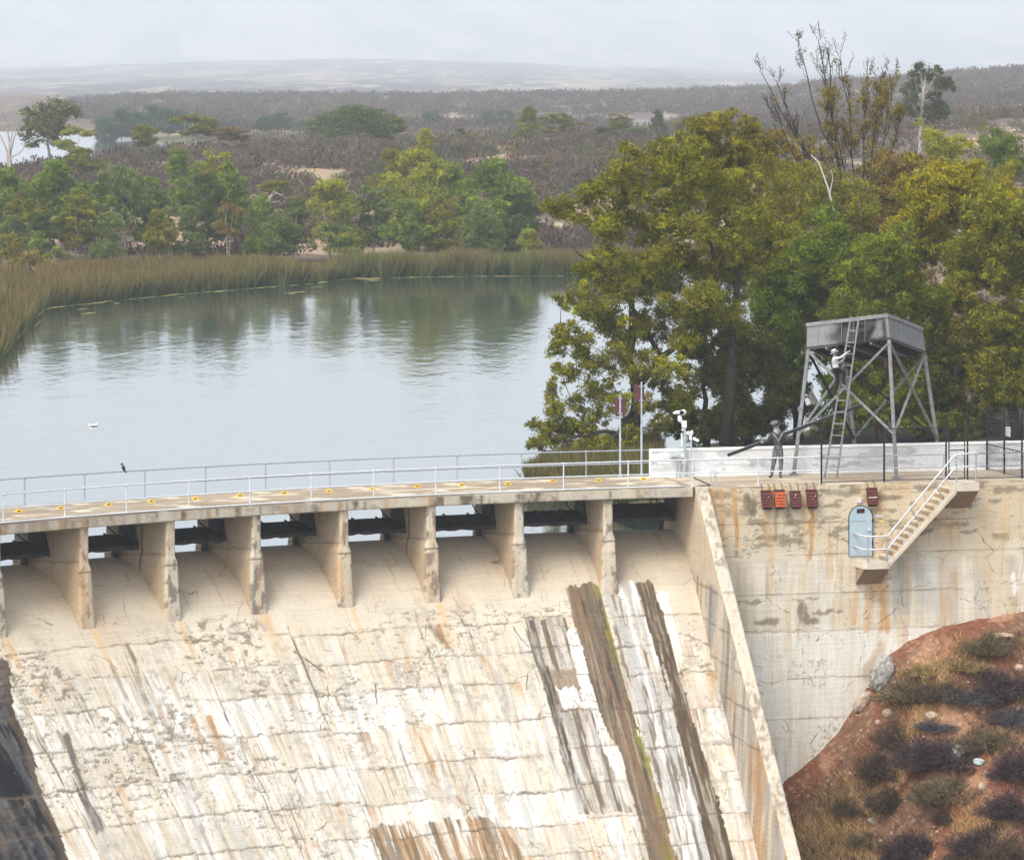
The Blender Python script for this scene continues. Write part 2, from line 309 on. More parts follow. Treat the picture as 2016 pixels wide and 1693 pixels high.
def spill_tint(S, Q, Z, U, V):
    rs = np.random.RandomState(5)
    c = CREAM * (0.90 + 0.20 * fbm(S * 0.6, Q * 0.6, 1))[..., None]
    c = c * (0.955 + 0.09 * vnoise(S * 0.7, Q * 9, 2))[..., None]
    upper_tan = sstep(-4.9, -2.9, Z + 1.2 * (fbm(S * 0.8, Q * 0.5, 3) - 0.5))  # mask for the tan tone, stronger towards the crest
    c = mix(c, TAN * 0.96, upper_tan * 0.85)
    c = mix(c, (0.50, 0.35, 0.22), sstep(0.5, 0.75, fbm(S * 0.7, Q * 0.7, 4)) * 0.35 * sstep(-7, -4, Z))
    joints = [-20, -0.9, 3.6, 7.9, 12.2, 17.75, 22.15, 25.4, 40]
    jt = np.array(joints)
    Sj = S + 0.16 * (fbm(S * 0, Q * 1.7, 7) - 0.5) - 0.03 * np.maximum(Q - 5, 0)
    blk = np.searchsorted(jt, Sj) - 1
    q0, dq = 5.15, 1.50                     # first lift line, then one every 1.5 m of slope
    Qw = Q + 0.55 * (vnoise(Q * 0.5, Q * 0 + 2.2, 87) - 0.5) + 0.26 * (fbm(S * 0.5, Q * 0 + 3, 8) - 0.5) + 0.75 * (vnoise(blk * 1.37 + 0.5, blk * 3.7, 9) - 0.5) + 0.09 * (vnoise(S * 6, Q * 2, 10) - 0.5)
    lift = np.floor((Qw - q0) / dq); fr = (Qw - q0) / dq - lift
    R = rs.rand(40, 12); li = np.clip(lift + 3, 0, 39).astype(int)
    pw = R[li, blk]                         # each pour has its own tone
    c = c * (0.93 + 0.12 * R[(li + 11) % 40, blk])[..., None]
    # lime running down the pours
    st = fbm(S * 2.6 + 0.4 * fbm(S * 2, Q * 0.5, 12), Q * 0.30, 11, 5, 0.62)
    lime = sstep(0.40, 0.68, st + 0.16 * (pw - 0.45)) * sstep(6.4, 9.5, Q + 1.6 * (pw - 0.5))
    lime = np.maximum(lime, 0.9 * (pw > 0.72) * sstep(6.0, 7.4, Q) * sstep(0.3, 0.5, st))
    c = mix(c, WHITE, lime * 0.85)
    gs = sstep(0.50, 0.70, fbm(S * 4.5, Q * 0.35, 13, 5, 0.65)) * sstep(5.0, 7.5, Q)
    c = mix(c, GREY * 1.15, gs * 0.62)
    c = mix(c, (0.34, 0.315, 0.275), sstep(0.50, 0.66, fbm(S * 0.9, Q * 0.8, 18, 5, 0.65)) * sstep(0.42, 0.60, fbm(S * 5, Q * 5, 19, 5, 0.65)) * sstep(3.6, 5.0, Q) * 0.6)
    c = mix(c, DARK * 2.2, sstep(0.60, 0.70, fbm(S * 7, Q * 0.28, 66, 5, 0.65)) * sstep(0.48, 0.62, fbm(S * 0.6, Q * 0.5, 67)) * sstep(5.0, 6.5, Q) * 0.6)
    c = mix(c, (0.45, 0.35, 0.23), sstep(0.52, 0.70, fbm(S * 5.5, Q * 0.30, 17, 5, 0.65)) * sstep(5.2, 7.0, Q) * 0.5)
    # mottled broken surface
    reg = sstep(0.44, 0.58, fbm(S * 0.22 + 3, Q * 0.45, 14, 3)) * sstep(3.9, 5.0, Q) * (0.35 + 0.65 * (1 - sstep(9.0, 13.0, Q))) * np.where(S < 10.5, 1.0, 0.35)
    sp = fbm(S * 3.4, Q * 8.5, 15, 5, 0.62)
    spall = sstep(0.60, 0.635, sp + 0.12 * (reg - 0.55)) * sstep(0.06, 0.4, reg)
    c = mix(c, SPALL * (0.8 + 0.6 * vnoise(S * 5, Q * 5, 16))[..., None], spall * 0.85)
    # drips that start at the lift lines
    dist = fr * dq
    for k, (colr, fq, lo, amp, ln) in enumerate([(RUST, 1.7, 0.60, 0.75, 0.75), (BROWN * 1.6, 2.3, 0.63, 0.75, 0.55), (WHITE, 2.1, 0.50, 0.55, 0.9), (DARK * 2, 3.4, 0.68, 0.75, 0.4)]):
        A = sstep(lo, lo + 0.11, fbm(S * fq, lift * 7.7, 21 + k, 4, 0.65))
        L = ln * (0.3 + 1.5 * vnoise(S * 3.1, lift * 3.3, 31 + k))
        m = A * np.exp(-(dist / L) ** 1.5) * sstep(5.2, 6.2, Q) * (0.45 + 0.55 * vnoise(S * 9, Q * 1.2, 41 + k))
        c = mix(c, colr, m * amp)
    # long named stains
    nu = U + 11 * (fbm(S * 5, Q * 0.35, 51, 5, 0.65) - 0.5) * 2 + 3 * (fbm(S * 6, Q * 6, 50) - 0.5); nv = V + 9 * (fbm(S * 5.5, Q * 0.8, 52) - 0.5) * 2
    fine = fbm(S * 8, Q * 0.45, 53, 4, 0.6); fin2 = fbm(S * 4.0, Q * 0.8, 54, 5, 0.6)
    lm = inpoly(nu, nv, [(1036, 1216), (1113, 1212), (1130, 1260), (1160, 1400), (1190, 1480), (1225, 1560), (1250, 1600), (1190, 1600), (1150, 1600), (1105, 1470), (1085, 1400), (1062, 1315)])
    c = mix(c, GREY * 0.75 + BROWN * 0.5, lm * (0.25 + 0.7 * sstep(0.40, 0.62, fine)))
    c = mix(c, BROWN, lm * sstep(0.5, 0.60, fbm(S * 5, Q * 0.3, 55)) * 0.85)
    lm2 = inpoly(nu, nv, [(1063, 1318), (1140, 1315), (1175, 1395), (1090, 1400)])
    c = mix(c, np.array((0.25, 0.18, 0.12)), lm2 * (0.45 + 0.5 * fin2))
    c = mix(c, WHITE, inpoly(nu, nv, [(1092, 1353), (1134, 1352), (1150, 1392), (1108, 1396)]) * 0.9)
    edge = inpoly(nu, nv, [(1034, 1218), (1050, 1217), (1075, 1310), (1100, 1400), (1125, 1480), (1160, 1600), (1140, 1600), (1104, 1480), (1085, 1400), (1060, 1310)])
    c = mix(c, DARK * 1.3, edge * (0.35 + 0.6 * sstep(0.35, 0.6, fine)))
    wedge = inpoly(nu, nv, [(1113, 1240), (1135, 1240), (1180, 1398), (1176, 1402), (1150, 1395)])
    c = mix(c, WHITE, wedge * 0.8)
    A_ = inpoly(nu, nv, [(1110, 1154), (1178, 1148), (1205, 1262), (1240, 1375), (1262, 1455), (1300, 1570), (1336, 1700), (1282, 1700), (1258, 1600), (1228, 1495), (1186, 1420), (1150, 1290), (1125, 1215)])
    c = mix(c, BROWN * (0.65 + 0.8 * fine)[..., None], A_ * 0.93)
    c = mix(c, DARK * 0.9, A_ * sstep(0.50, 0.62, fbm(S * 7, Q * 0.22, 64, 5, 0.65)) * 0.75); c = mix(c, (0.36, 0.29, 0.21), A_ * sstep(0.58, 0.68, fbm(S * 8, Q * 0.28, 65, 5, 0.65)) * 0.7)
    c = mix(c, np.array((0.24, 0.15, 0.085)), A_ * sstep(0.55, 0.66, fbm(S * 3.2, Q * 0.35, 56)) * 0.6)
    B_ = inpoly(nu, nv, [(1185, 1148), (1255, 1144), (1330, 1400), (1370, 1560), (1400, 1700), (1340, 1700), (1300, 1560), (1262, 1440), (1225, 1300)])
    c = mix(c, GREY * 1.1, B_ * (0.2 + 0.65 * sstep(0.38, 0.62, fine)))
    c = mix(c, BLUEGREY, B_ * sstep(0.52, 0.62, fbm(S * 3.5, Q * 0.25, 57)) * 0.8)
    c = mix(c, WHITE, B_ * sstep(0.50, 0.60, fbm(S * 4.2, Q * 0.3, 58)) * 0.8)
    c = mix(c, BROWN, B_ * sstep(0.57, 0.66, fbm(S * 5.2, Q * 0.4, 59)) * 0.8)
    C_ = inpoly(nu, nv, [(1252, 1146), (1284, 1144), (1320, 1250), (1345, 1345), (1375, 1450), (1412, 1560), (1446, 1700), (1402, 1700), (1368, 1560), (1340, 1450), (1314, 1345), (1286, 1250)])
    c = mix(c, (BROWN * 0.8) * (0.55 + 0.9 * fin2)[..., None], C_ * (0.55 + 0.45 * sstep(0.3, 0.5, fine)))
    c = mix(c, WHITE, inpoly(nu, nv, [(1288, 1160), (1312, 1165), (1345, 1300), (1338, 1330), (1322, 1250)]) * 0.7)
    md = segdist(nu, nv, [(1178, 1158), (1198, 1250), (1232, 1350), (1262, 1460), (1292, 1565), (1310, 1650), (1322, 1700)])
    c = mix(c, MOSS, sstep(11, 3, md + 9 * (fbm(S * 7, Q * 1.6, 60) - 0.45) * 2) * sstep(0.47, 0.58, fbm(S * 6, Q * 1.3, 61)) * 0.85)
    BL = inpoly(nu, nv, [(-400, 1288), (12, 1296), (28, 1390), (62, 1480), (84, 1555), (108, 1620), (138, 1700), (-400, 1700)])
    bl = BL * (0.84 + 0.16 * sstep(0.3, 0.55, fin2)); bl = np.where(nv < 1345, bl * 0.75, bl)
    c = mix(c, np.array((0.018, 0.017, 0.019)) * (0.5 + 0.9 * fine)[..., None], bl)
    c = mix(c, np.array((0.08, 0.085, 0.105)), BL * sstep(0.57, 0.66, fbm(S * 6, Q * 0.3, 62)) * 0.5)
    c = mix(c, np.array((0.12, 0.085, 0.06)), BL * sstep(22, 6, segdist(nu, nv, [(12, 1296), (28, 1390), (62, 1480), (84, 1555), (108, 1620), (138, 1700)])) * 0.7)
    for pts, w, colr, am in [([(128, 1445), (150, 1520), (172, 1580), (196, 1632)], 11, DARK * 1.8, 0.9), ([(68, 1450), (90, 1470)], 16, BROWN * 1.4, 0.6), ([(116, 1445), (124, 1470)], 12, BROWN * 1.4, 0.7),
                             ([(378, 1418), (398, 1470)], 6, RUST * 0.75, 0.9), ([(412, 1415), (440, 1490)], 10, RUST * 0.8, 0.9), ([(850, 1236), (872, 1262)], 9, BROWN * 1.7, 0.9), ([(866, 1234), (884, 1275)], 8, RUST * 0.7, 0.9),
                             ([(812, 1430), (848, 1510)], 7, RUST * 0.85, 0.8), ([(300, 1600), (330, 1690)], 12, WHITE, 0.8), ([(258, 1290), (275, 1350)], 6, np.array((0.3, 0.22, 0.12)), 0.7), ([(248, 1272), (262, 1300)], 7, BROWN * 1.5, 0.8)]:
        d = segdist(nu, nv, pts); c = mix(c, colr, sstep(w, w * 0.35, d + w * 0.9 * (fine - 0.45)) * am * (0.55 + 0.45 * sstep(0.35, 0.55, fin2)))
    bt = inpoly(nu, nv, [(722, 1630), (760, 1622), (960, 1606), (1000, 1640), (1040, 1700), (748, 1700)])
    c = mix(c, RUST * 0.62, bt * sstep(0.42, 0.56, fine) * 0.8); c = mix(c, BROWN * 1.2, bt * sstep(0.52, 0.62, fbm(S * 5, Q * 0.3, 63)) * 0.8)
    # below every pier nose a streak of rust
    for k in range(9):
        d = np.abs(S - PIERS[k] - 0.12 - 0.02 * Q) + 0.12 * (vnoise(S * 3, Q * 2, 70 + k) - 0.5)
        c = mix(c, (0.60, 0.40, 0.20), sstep(0.24, 0.05, d) * sstep(4.1, 4.5, Q) * sstep(6.8, 4.6, Q) * 0.7)
    # cracks: lift lines, upright joints and fine branching cracks
    dl = np.minimum(fr, 1 - fr) * dq
    wd = 0.045 * sstep(0.50, 0.72, fbm(S * 1.3, lift * 5.5 + np.round(fr), 80)) + 0.002; on = sstep(0.22, 0.42, vnoise(S * 0.55, (lift + np.round(fr)) * 9.1, 81))
    ck = sstep(0.045, 0.0, dl - wd) * on * (0.30 + 0.65 * sstep(0.35, 0.6, fbm(S * 2.2, lift * 3.1, 86))) * sstep(4.7, 5.1, Q)
    dj = np.min(np.abs(Sj[..., None] - jt[None, 1:-1]), -1) if S.ndim == 1 else np.abs(S - 99)
    wj = -0.01 + 0.035 * sstep(0.45, 0.7, fbm(S * 0.3, Q * 0.8, 82)); jo = sstep(0.45, 0.6, vnoise(blk * 5.3, Q * 0.42, 83))
    ck = np.maximum(ck, sstep(0.05, 0.0, dj - wj) * jo * sstep(4.3, 4.9, Q))
    fc = fbm(S * 1.1, Q * 0.9, 84, 5, 0.6); fine_ck = sstep(0.012, 0.002, np.abs(fc - 0.5)) * sstep(0.5, 0.62, fbm(S * 0.35, Q * 0.4, 85, 2)) * sstep(3.6, 4.6, Q)
    ck = np.maximum(ck, fine_ck * 0.65)
    c = mix(c, CRACK, ck * 0.85)
    c = mix(c, (0.30, 0.24, 0.16), sstep(0.12, 0.0, dl) * on * 0.14 * sstep(4.7, 5.1, Q))
    return c, np.clip(ck + 0.6 * spall, 0, 1)

def aged(V, A, B, seed, base=CREAM, dirt=0.5, rust=0.3):
    """a weathered concrete tint from two surface coordinates (A across, B down)"""
    c = base * (0.88 + 0.24 * fbm(A * 0.9, B * 0.9, seed))[..., None] * (0.96 + 0.08 * vnoise(A * 1.5, B * 10, seed + 1))[..., None]
    c = mix(c, RUST * 1.1, sstep(0.55, 0.72, fbm(A * 2.5, B * 0.45, seed + 2)) * rust)
    c = mix(c, SPALL, sstep(0.60, 0.66, fbm(A * 2.4, B * 3.2, seed + 3, 5, 0.62)) * dirt)
    c = mix(c, GREY * 0.8, sstep(0.54, 0.74, fbm(A * 3.2, B * 0.5, seed + 4)) * dirt * 0.5)
    return c

DAM = thing('dam', 'curved cream concrete gravity dam with stained gated spillway, piers and door stairs', 'dam', P(14, 0, -4).tolist())
PIERS = [s_at(u) for u in (-6, 167, 337, 506, 678, 850, 1023, 1198)]
dP = (PIERS[-1] - PIERS[0]) / 7; PIERS = [PIERS[0] - 3 * dP, PIERS[0] - 2 * dP, PIERS[0] - dP] + PIERS
CREST_N, CREST_Z, WATER = -3.4, -2.0, -2.42
def spill_profile(step):
    nn = np.linspace(CREST_N, 0.3, 400); zz = CREST_Z - 0.1956 * (nn - CREST_N) ** 1.85
    n2 = np.linspace(0.3, 26, 3000)[1:]; z2 = zz[-1] - (n2 - 0.3) / 0.87
    n = np.concatenate([nn, n2]); z = np.concatenate([zz, z2]); q = np.concatenate([[0], np.cumsum(np.hypot(np.diff(n), np.diff(z)))])
    qq = np.arange(0, 20.5, step); qq = np.concatenate([qq, [22, 25, 30]])
    return qq, np.interp(qq, q, n), np.interp(qq, q, z)
def suv(o, A, B):
    a = o.data.attributes.new('suv', 'FLOAT_VECTOR', 'POINT'); k = np.zeros((len(A), 3), np.float32); k[:, 0] = A; k[:, 1] = B; a.data.foreach_set('vector', k.ravel()); return o
def spillway():
    st = 0.05
    ss = np.concatenate([np.arange(-14, -3.2, 0.2), np.arange(-3.2, 29.75, st)])
    q, n, z = spill_profile(st)
    q = np.concatenate([[-3, -0.5], q]); n = np.concatenate([[-5.0, -4.2], n]); z = np.concatenate([[-6.0, -2.3], z])
    S, Q = np.meshgrid(ss, q); S = S.ravel(); Q = Q.ravel(); Nn = np.repeat(n, len(ss)); Z = np.repeat(z, len(ss))
    V = P(S, Nn, Z); U, Vv = pix(V)
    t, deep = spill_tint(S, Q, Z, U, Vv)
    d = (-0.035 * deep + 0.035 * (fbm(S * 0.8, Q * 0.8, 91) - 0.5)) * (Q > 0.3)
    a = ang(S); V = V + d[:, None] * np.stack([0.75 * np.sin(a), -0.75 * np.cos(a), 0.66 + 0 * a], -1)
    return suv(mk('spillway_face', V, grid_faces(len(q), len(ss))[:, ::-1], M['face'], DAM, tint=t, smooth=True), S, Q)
spillway()

def pier(k, s):
    """a pier from the deck down into the spillway: thin above, thicker and battered below a sloping shoulder"""
    zz = np.concatenate([[-0.30], np.arange(-0.42, -4.8, -0.06)]); ez = np.concatenate([np.linspace(-4.35, -0.12, 70), [0.0]])
    loops = []; A = []
    for z in zz:
        w = np.interp(-z, [0, 1.72, 1.95, 3.2, 4.8], [0.185, 0.195, 0.27, 0.30, 0.40]); nf = np.interp(-z, [0, 1.7, 1.95, 4.4, 5], [0.0, 0.0, 0.06, 0.24, 0.28])
        ch = 0.05
        left = [(-w, e if e < -0.1 else nf - ch) for e in ez[:-1]]
        front = [(-w, nf - ch)] + [(-w + ch + (2 * w - 2 * ch) * i / 7, nf) for i in range(8)] + [(w, nf - ch)]
        right = [(w, e) for e in ez[:-1][::-7]]
        loop = [(-w * 0.8, -4.42)] + left + front + right + [(w * 0.8, -4.42)]
        loops.append(loop)
    L = len(loops[0]); a = np.array(loops)                     # rows, L, 2
    S = s + a[:, :, 0]; Nn = a[:, :, 1]; Z = np.repeat(zz[:, None], L, 1)
    V = P(S, Nn, Z).reshape(-1, 3)
    side = np.arange(L); isfront = ((side >= 1 + len(ez) - 1) & (side < 1 + len(ez) - 1 + 10)).astype(float)[None, :].repeat(len(zz), 0).ravel()
    n_, z_, w_ = Nn.ravel(), Z.ravel(), a[:, :, 0].ravel()
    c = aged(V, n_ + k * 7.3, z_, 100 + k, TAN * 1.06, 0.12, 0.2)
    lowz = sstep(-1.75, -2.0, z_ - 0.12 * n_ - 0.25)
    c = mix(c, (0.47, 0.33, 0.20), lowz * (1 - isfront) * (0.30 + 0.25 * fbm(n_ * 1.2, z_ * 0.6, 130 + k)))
    c = mix(c, (0.16, 0.11, 0.07), (1 - isfront) * sstep(0.06, 0.01, np.abs(z_ + 1.62 - 0.08 * n_ + 0.05 * vnoise(n_ * 3, z_ * 0, 140 + k))) * 0.55)
    c = mix(c, DARK * 1.4, (1 - isfront) * sstep(0.09, 0.03, np.abs(n_ + 1.75 + 0.03 * vnoise(z_ * 3, z_ * 0, 150 + k))) * sstep(-2.6, -2.2, z_) * (0.8 if k % 3 == 2 else 0.15))
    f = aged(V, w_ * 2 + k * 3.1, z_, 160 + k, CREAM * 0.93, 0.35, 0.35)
    f = mix(f, (0.20, 0.175, 0.145), sstep(0.56, 0.61, fbm(w_ * 4 + k * 5.7, z_ * 2.0, 170 + k, 5, 0.62) + (0.05 if k in (3, 6, 8, 10) else -0.03)) * 0.9)
    f = mix(f, RUST * 1.1, sstep(0.48, 0.66, fbm(w_ * 6 + k, z_ * 0.35, 180 + k)) * (0.55 if k in (3, 4, 7) else 0.25))
    f = mix(f, CRACK, sstep(0.05, 0.01, np.abs(z_ + 2.02 + 0.03 * vnoise(w_ * 9, z_ * 0, 190 + k))) * 0.8)
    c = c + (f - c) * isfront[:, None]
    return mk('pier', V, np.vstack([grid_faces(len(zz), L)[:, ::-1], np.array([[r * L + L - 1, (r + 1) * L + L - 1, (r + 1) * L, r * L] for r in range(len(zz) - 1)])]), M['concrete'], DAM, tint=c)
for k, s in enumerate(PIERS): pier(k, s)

DECKW = 5.0
def sweep_deck():
    top = [(n, 0.0) for n in np.linspace(-DECKW, 0.06, 40)] + [(0.10, -0.03)] + [(0.10, z) for z in np.linspace(-0.07, -0.40, 7)]
    loop = top + [(n, -0.40) for n in np.linspace(0.02, -DECKW, 12)] + [(-DECKW, -0.2)]
    ss = np.arange(-14, 29.66, 0.11); L = len(loop); a = np.array(loop)
    S = np.repeat(ss[:, None], L, 1); Nn = np.repeat(a[None, :, 0], len(ss), 0); Z = np.repeat(a[None, :, 1], len(ss), 0)
    V = P(S, Nn, Z).reshape(-1, 3); s, n, z = S.ravel(), Nn.ravel(), Z.ravel()
    c = aged(V, s, n * 1.3, 200, np.array((0.34, 0.275, 0.195)), 0.15, 0.15)
    c = mix(c, np.array((0.24, 0.185, 0.125)), sstep(0.45, 0.65, fbm(s * 0.35, n * 1.8, 205)) * 0.75)
    c = mix(c, np.array((0.60, 0.53, 0.41)), sstep(0.60, 0.66, fbm(s * 0.9, n * 1.6, 206)) * 0.75)
    for k in range(12):
        sc = PIERS[0] + dP * (k + 0.35); c = mix(c, (0.66, 0.60, 0.48), ((np.abs(s - sc) < 0.32) & (np.abs(n + 1.9) < 0.35) & (k % 2 == 0)) * 0.8)
        c = mix(c, (0.68, 0.60, 0.44), ((np.abs(s - sc - 1.3) < 0.3) & (np.abs(n + 4.2) < 0.3)) * 0.8)
    fz = sstep(-0.02, -0.06, z)
    f = aged(V, s, z, 210, CREAM * 0.86, 0.5, 0.3)
    f = mix(f, (0.13, 0.095, 0.07), sstep(0.50, 0.64, fbm(s * 3.0, z * 0.6, 211, 5, 0.65)) * (0.35 + 0.55 * sstep(0.4, 0.6, fbm(s * 0.4, z * 0, 212))))
    f = mix(f, RUST * 0.6, sstep(0.62, 0.72, fbm(s * 2.3, z * 0.4, 213)) * 0.6)
    for sp in PIERS: f = mix(f, (0.09, 0.065, 0.05), sstep(0.09, 0.02, np.abs(s - sp - 0.05) + 0.05 * vnoise(s * 0, z * 14, 214)) * 0.8)
    c = c + (f - c) * fz[:, None]
    F = np.vstack([grid_faces(len(ss), L), np.array([[r * L + L - 1, r * L, (r + 1) * L, (r + 1) * L + L - 1] for r in range(len(ss) - 1)])])
    o = mk('deck_slab', V, F, M['concrete'], DAM, tint=c)
    return o
sweep_deck()

# the gates: each a sloping plate with end plates under the deck
for k, s in enumerate(PIERS[:-1] + [PIERS[-1]]):
    a, b = s + 0.22, (PIERS[k + 1] if k + 1 < len(PIERS) else 29.68) - 0.22
    rr = random.Random(k); dz = rr.uniform(-0.07, 0.05) + (0.16 if k == len(PIERS) - 1 else 0); zf = dz - 1.42 - (0.12 if k == len(PIERS) - 1 else 0)
    g = MB(); m = 26; sA = np.linspace(a, b, m)
    sag = [0.05 * abs(math.sin(i * 0.55 + k)) + rr.uniform(0, 0.02) for i in range(m)]
    for i in range(m - 1):
        p = lambda j, n, z: P(sA[j], n, z)
        A = [p(i, -3.4, dz - 1.10), p(i, -1.95, zf), p(i, -1.93, zf - 0.10 - sag[i]), p(i, -3.4, dz - 1.18)]
        B = [p(i + 1, -3.4, dz - 1.10), p(i + 1, -1.95, zf), p(i + 1, -1.93, zf - 0.10 - sag[i + 1]), p(i + 1, -3.4, dz - 1.18)]
        g.prism(A, B)
    for f in (0.2, 0.5, 0.8):                               # stiffeners on the plate
        sm = a + (b - a) * f; g.prism([P(sm - .03, -3.3, dz - 1.09), P(sm + .03, -3.3, dz - 1.09), P(sm + .03, -3.3, dz - 1.02), P(sm - .03, -3.3, dz - 1.02)], [P(sm - .03, -2.0, zf + .01), P(sm + .03, -2.0, zf + .01), P(sm + .03, -2.0, zf + .05), P(sm - .03, -2.0, zf + .05)])
    gate = g.build('gate', M['gate'], DAM)
    for e, sg in ((a, 1), (b, -1)):
        w = MB(); prof = [(-3.35, dz - 1.05), (-1.95, zf + 0.03), (-2.05, zf + 0.22), (-2.35, -0.43), (-3.0, -0.43), (-3.3, dz - 0.8)]
        w.prism([P(e, n, z) for n, z in prof], [P(e + sg * 0.05, n, z) for n, z in prof]).build('end_plate', M['gate'], gate)
    w = MB(); w.tube([P(b - 0.25, -4.25, -0.4), P(b - 0.24, -4.0, -0.72), P(b - 0.22, -3.65, -0.98), P(b - 0.2, -3.3, dz - 1.08)], 0.03).build('hoist_cable', M['rubber'], gate)
    MB().prism([P(b - 0.30, -3.45, -2.05), P(b - 0.12, -3.45, -2.05), P(b - 0.12, -3.25, -2.05), P(b - 0.30, -3.25, -2.05)], [P(b - 0.22, -3.45, dz - 1.15), P(b - 0.02, -3.45, dz - 1.15), P(b - 0.02, -3.2, dz - 1.15), P(b - 0.22, -3.2, dz - 1.15)]).build('guide_post', M['gate'], gate)

# training wall beside the spillway
def training_wall():
    zz = np.arange(0, -16.2, -0.09); nb = -4.4
    rows = []
    for z in zz:
        nf = 0.12 + 0.92 * abs(z) if z < 0 else 0.12
        nl = np.linspace(nb, nf - 0.03, 90)
        rows.append([(29.68, n) for n in nl] + [(29.71 + 0.46 * i / 6, nf) for i in range(7)] + [(30.2, nf - 0.03), (30.2, nb)])
    a = np.array(rows); L = a.shape[1]
    S, Nn = a[:, :, 0], a[:, :, 1]; Z = np.repeat((zz - np.where(zz == 0, 0.012, 0))[:, None], L, 1)
    V = P(S, Nn, Z).reshape(-1, 3); s, n, z = S.ravel(), Nn.ravel(), Z.ravel()
    isf = np.tile((np.arange(L) >= 90).astype(float), len(zz))
    c = aged(V, n, z, 300, TAN * 1.28, 0.12, 0.2)
    c = mix(c, CREAM * 0.95, sstep(-2.5, -5, z) * 0.6)
    inner = n - (0.3 + 0.87 * (np.abs(z) - 4.2)); inner = np.where(z < -3.2, inner, 3)
    st = fbm(n * 2.2 - z * 0.3, z * 0.25, 305, 5, 0.62)
    low = sstep(-3.55, -3.8, z + 0.12 * n - 0.3)
    c = mix(c, GREY * 0.9, (1 - isf) * low * sstep(0.45, 0.60, st) * 0.75); c = mix(c, BLUEGREY * 0.8, (1 - isf) * low * sstep(0.52, 0.62, fbm(n * 2.0 - z * .3, z * 0.2, 306)) * 0.7)
    c = mix(c, BROWN * 1.8, (1 - isf) * low * sstep(0.58, 0.66, fbm(n * 2.6 - z * .3, z * 0.2, 307)) * 0.7)
    c = mix(c, RUST * 0.9, (1 - isf) * sstep(-6.5, -8.5, z) * sstep(0.52, 0.66, fbm(n * 2.0 - z * .5, z * 0.3, 308)) * 0.7)
    f = aged(V, s * 2, z, 310, CREAM * 0.92, 0.25, 0.2)
    f = mix(f, SPALL, sstep(0.50, 0.60, fbm(s * 5.5, z * 6.5, 311, 4, 0.7)) * sstep(0.42, 0.52, fbm(s * 0.1, z * 0.45 + 2, 312, 2)) * 0.7)
    f = mix(f, CRACK, sstep(0.07, 0.01, np.abs(z + 3.75)) * 0.6)
    c = c + (f - c) * isf[:, None]
    for zc in (-3.72, -5.0, -6.25, -7.5, -8.8): c = mix(c, CRACK, (1 - isf) * sstep(0.06, 0.01, np.abs(z - zc + 0.05 * n + 0.08 * (vnoise(n * 2, n * 0, 320) - .5))) * 0.55)
    F = grid_faces(len(zz), L)[:, ::-1]
    suv(mk('training_wall', V, np.vstack([F, [[0, 89, 96, 98]], [[89, 90, 95, 96]]]), M['face'], DAM, tint=c), n + s * 3, -z)
training_wall()

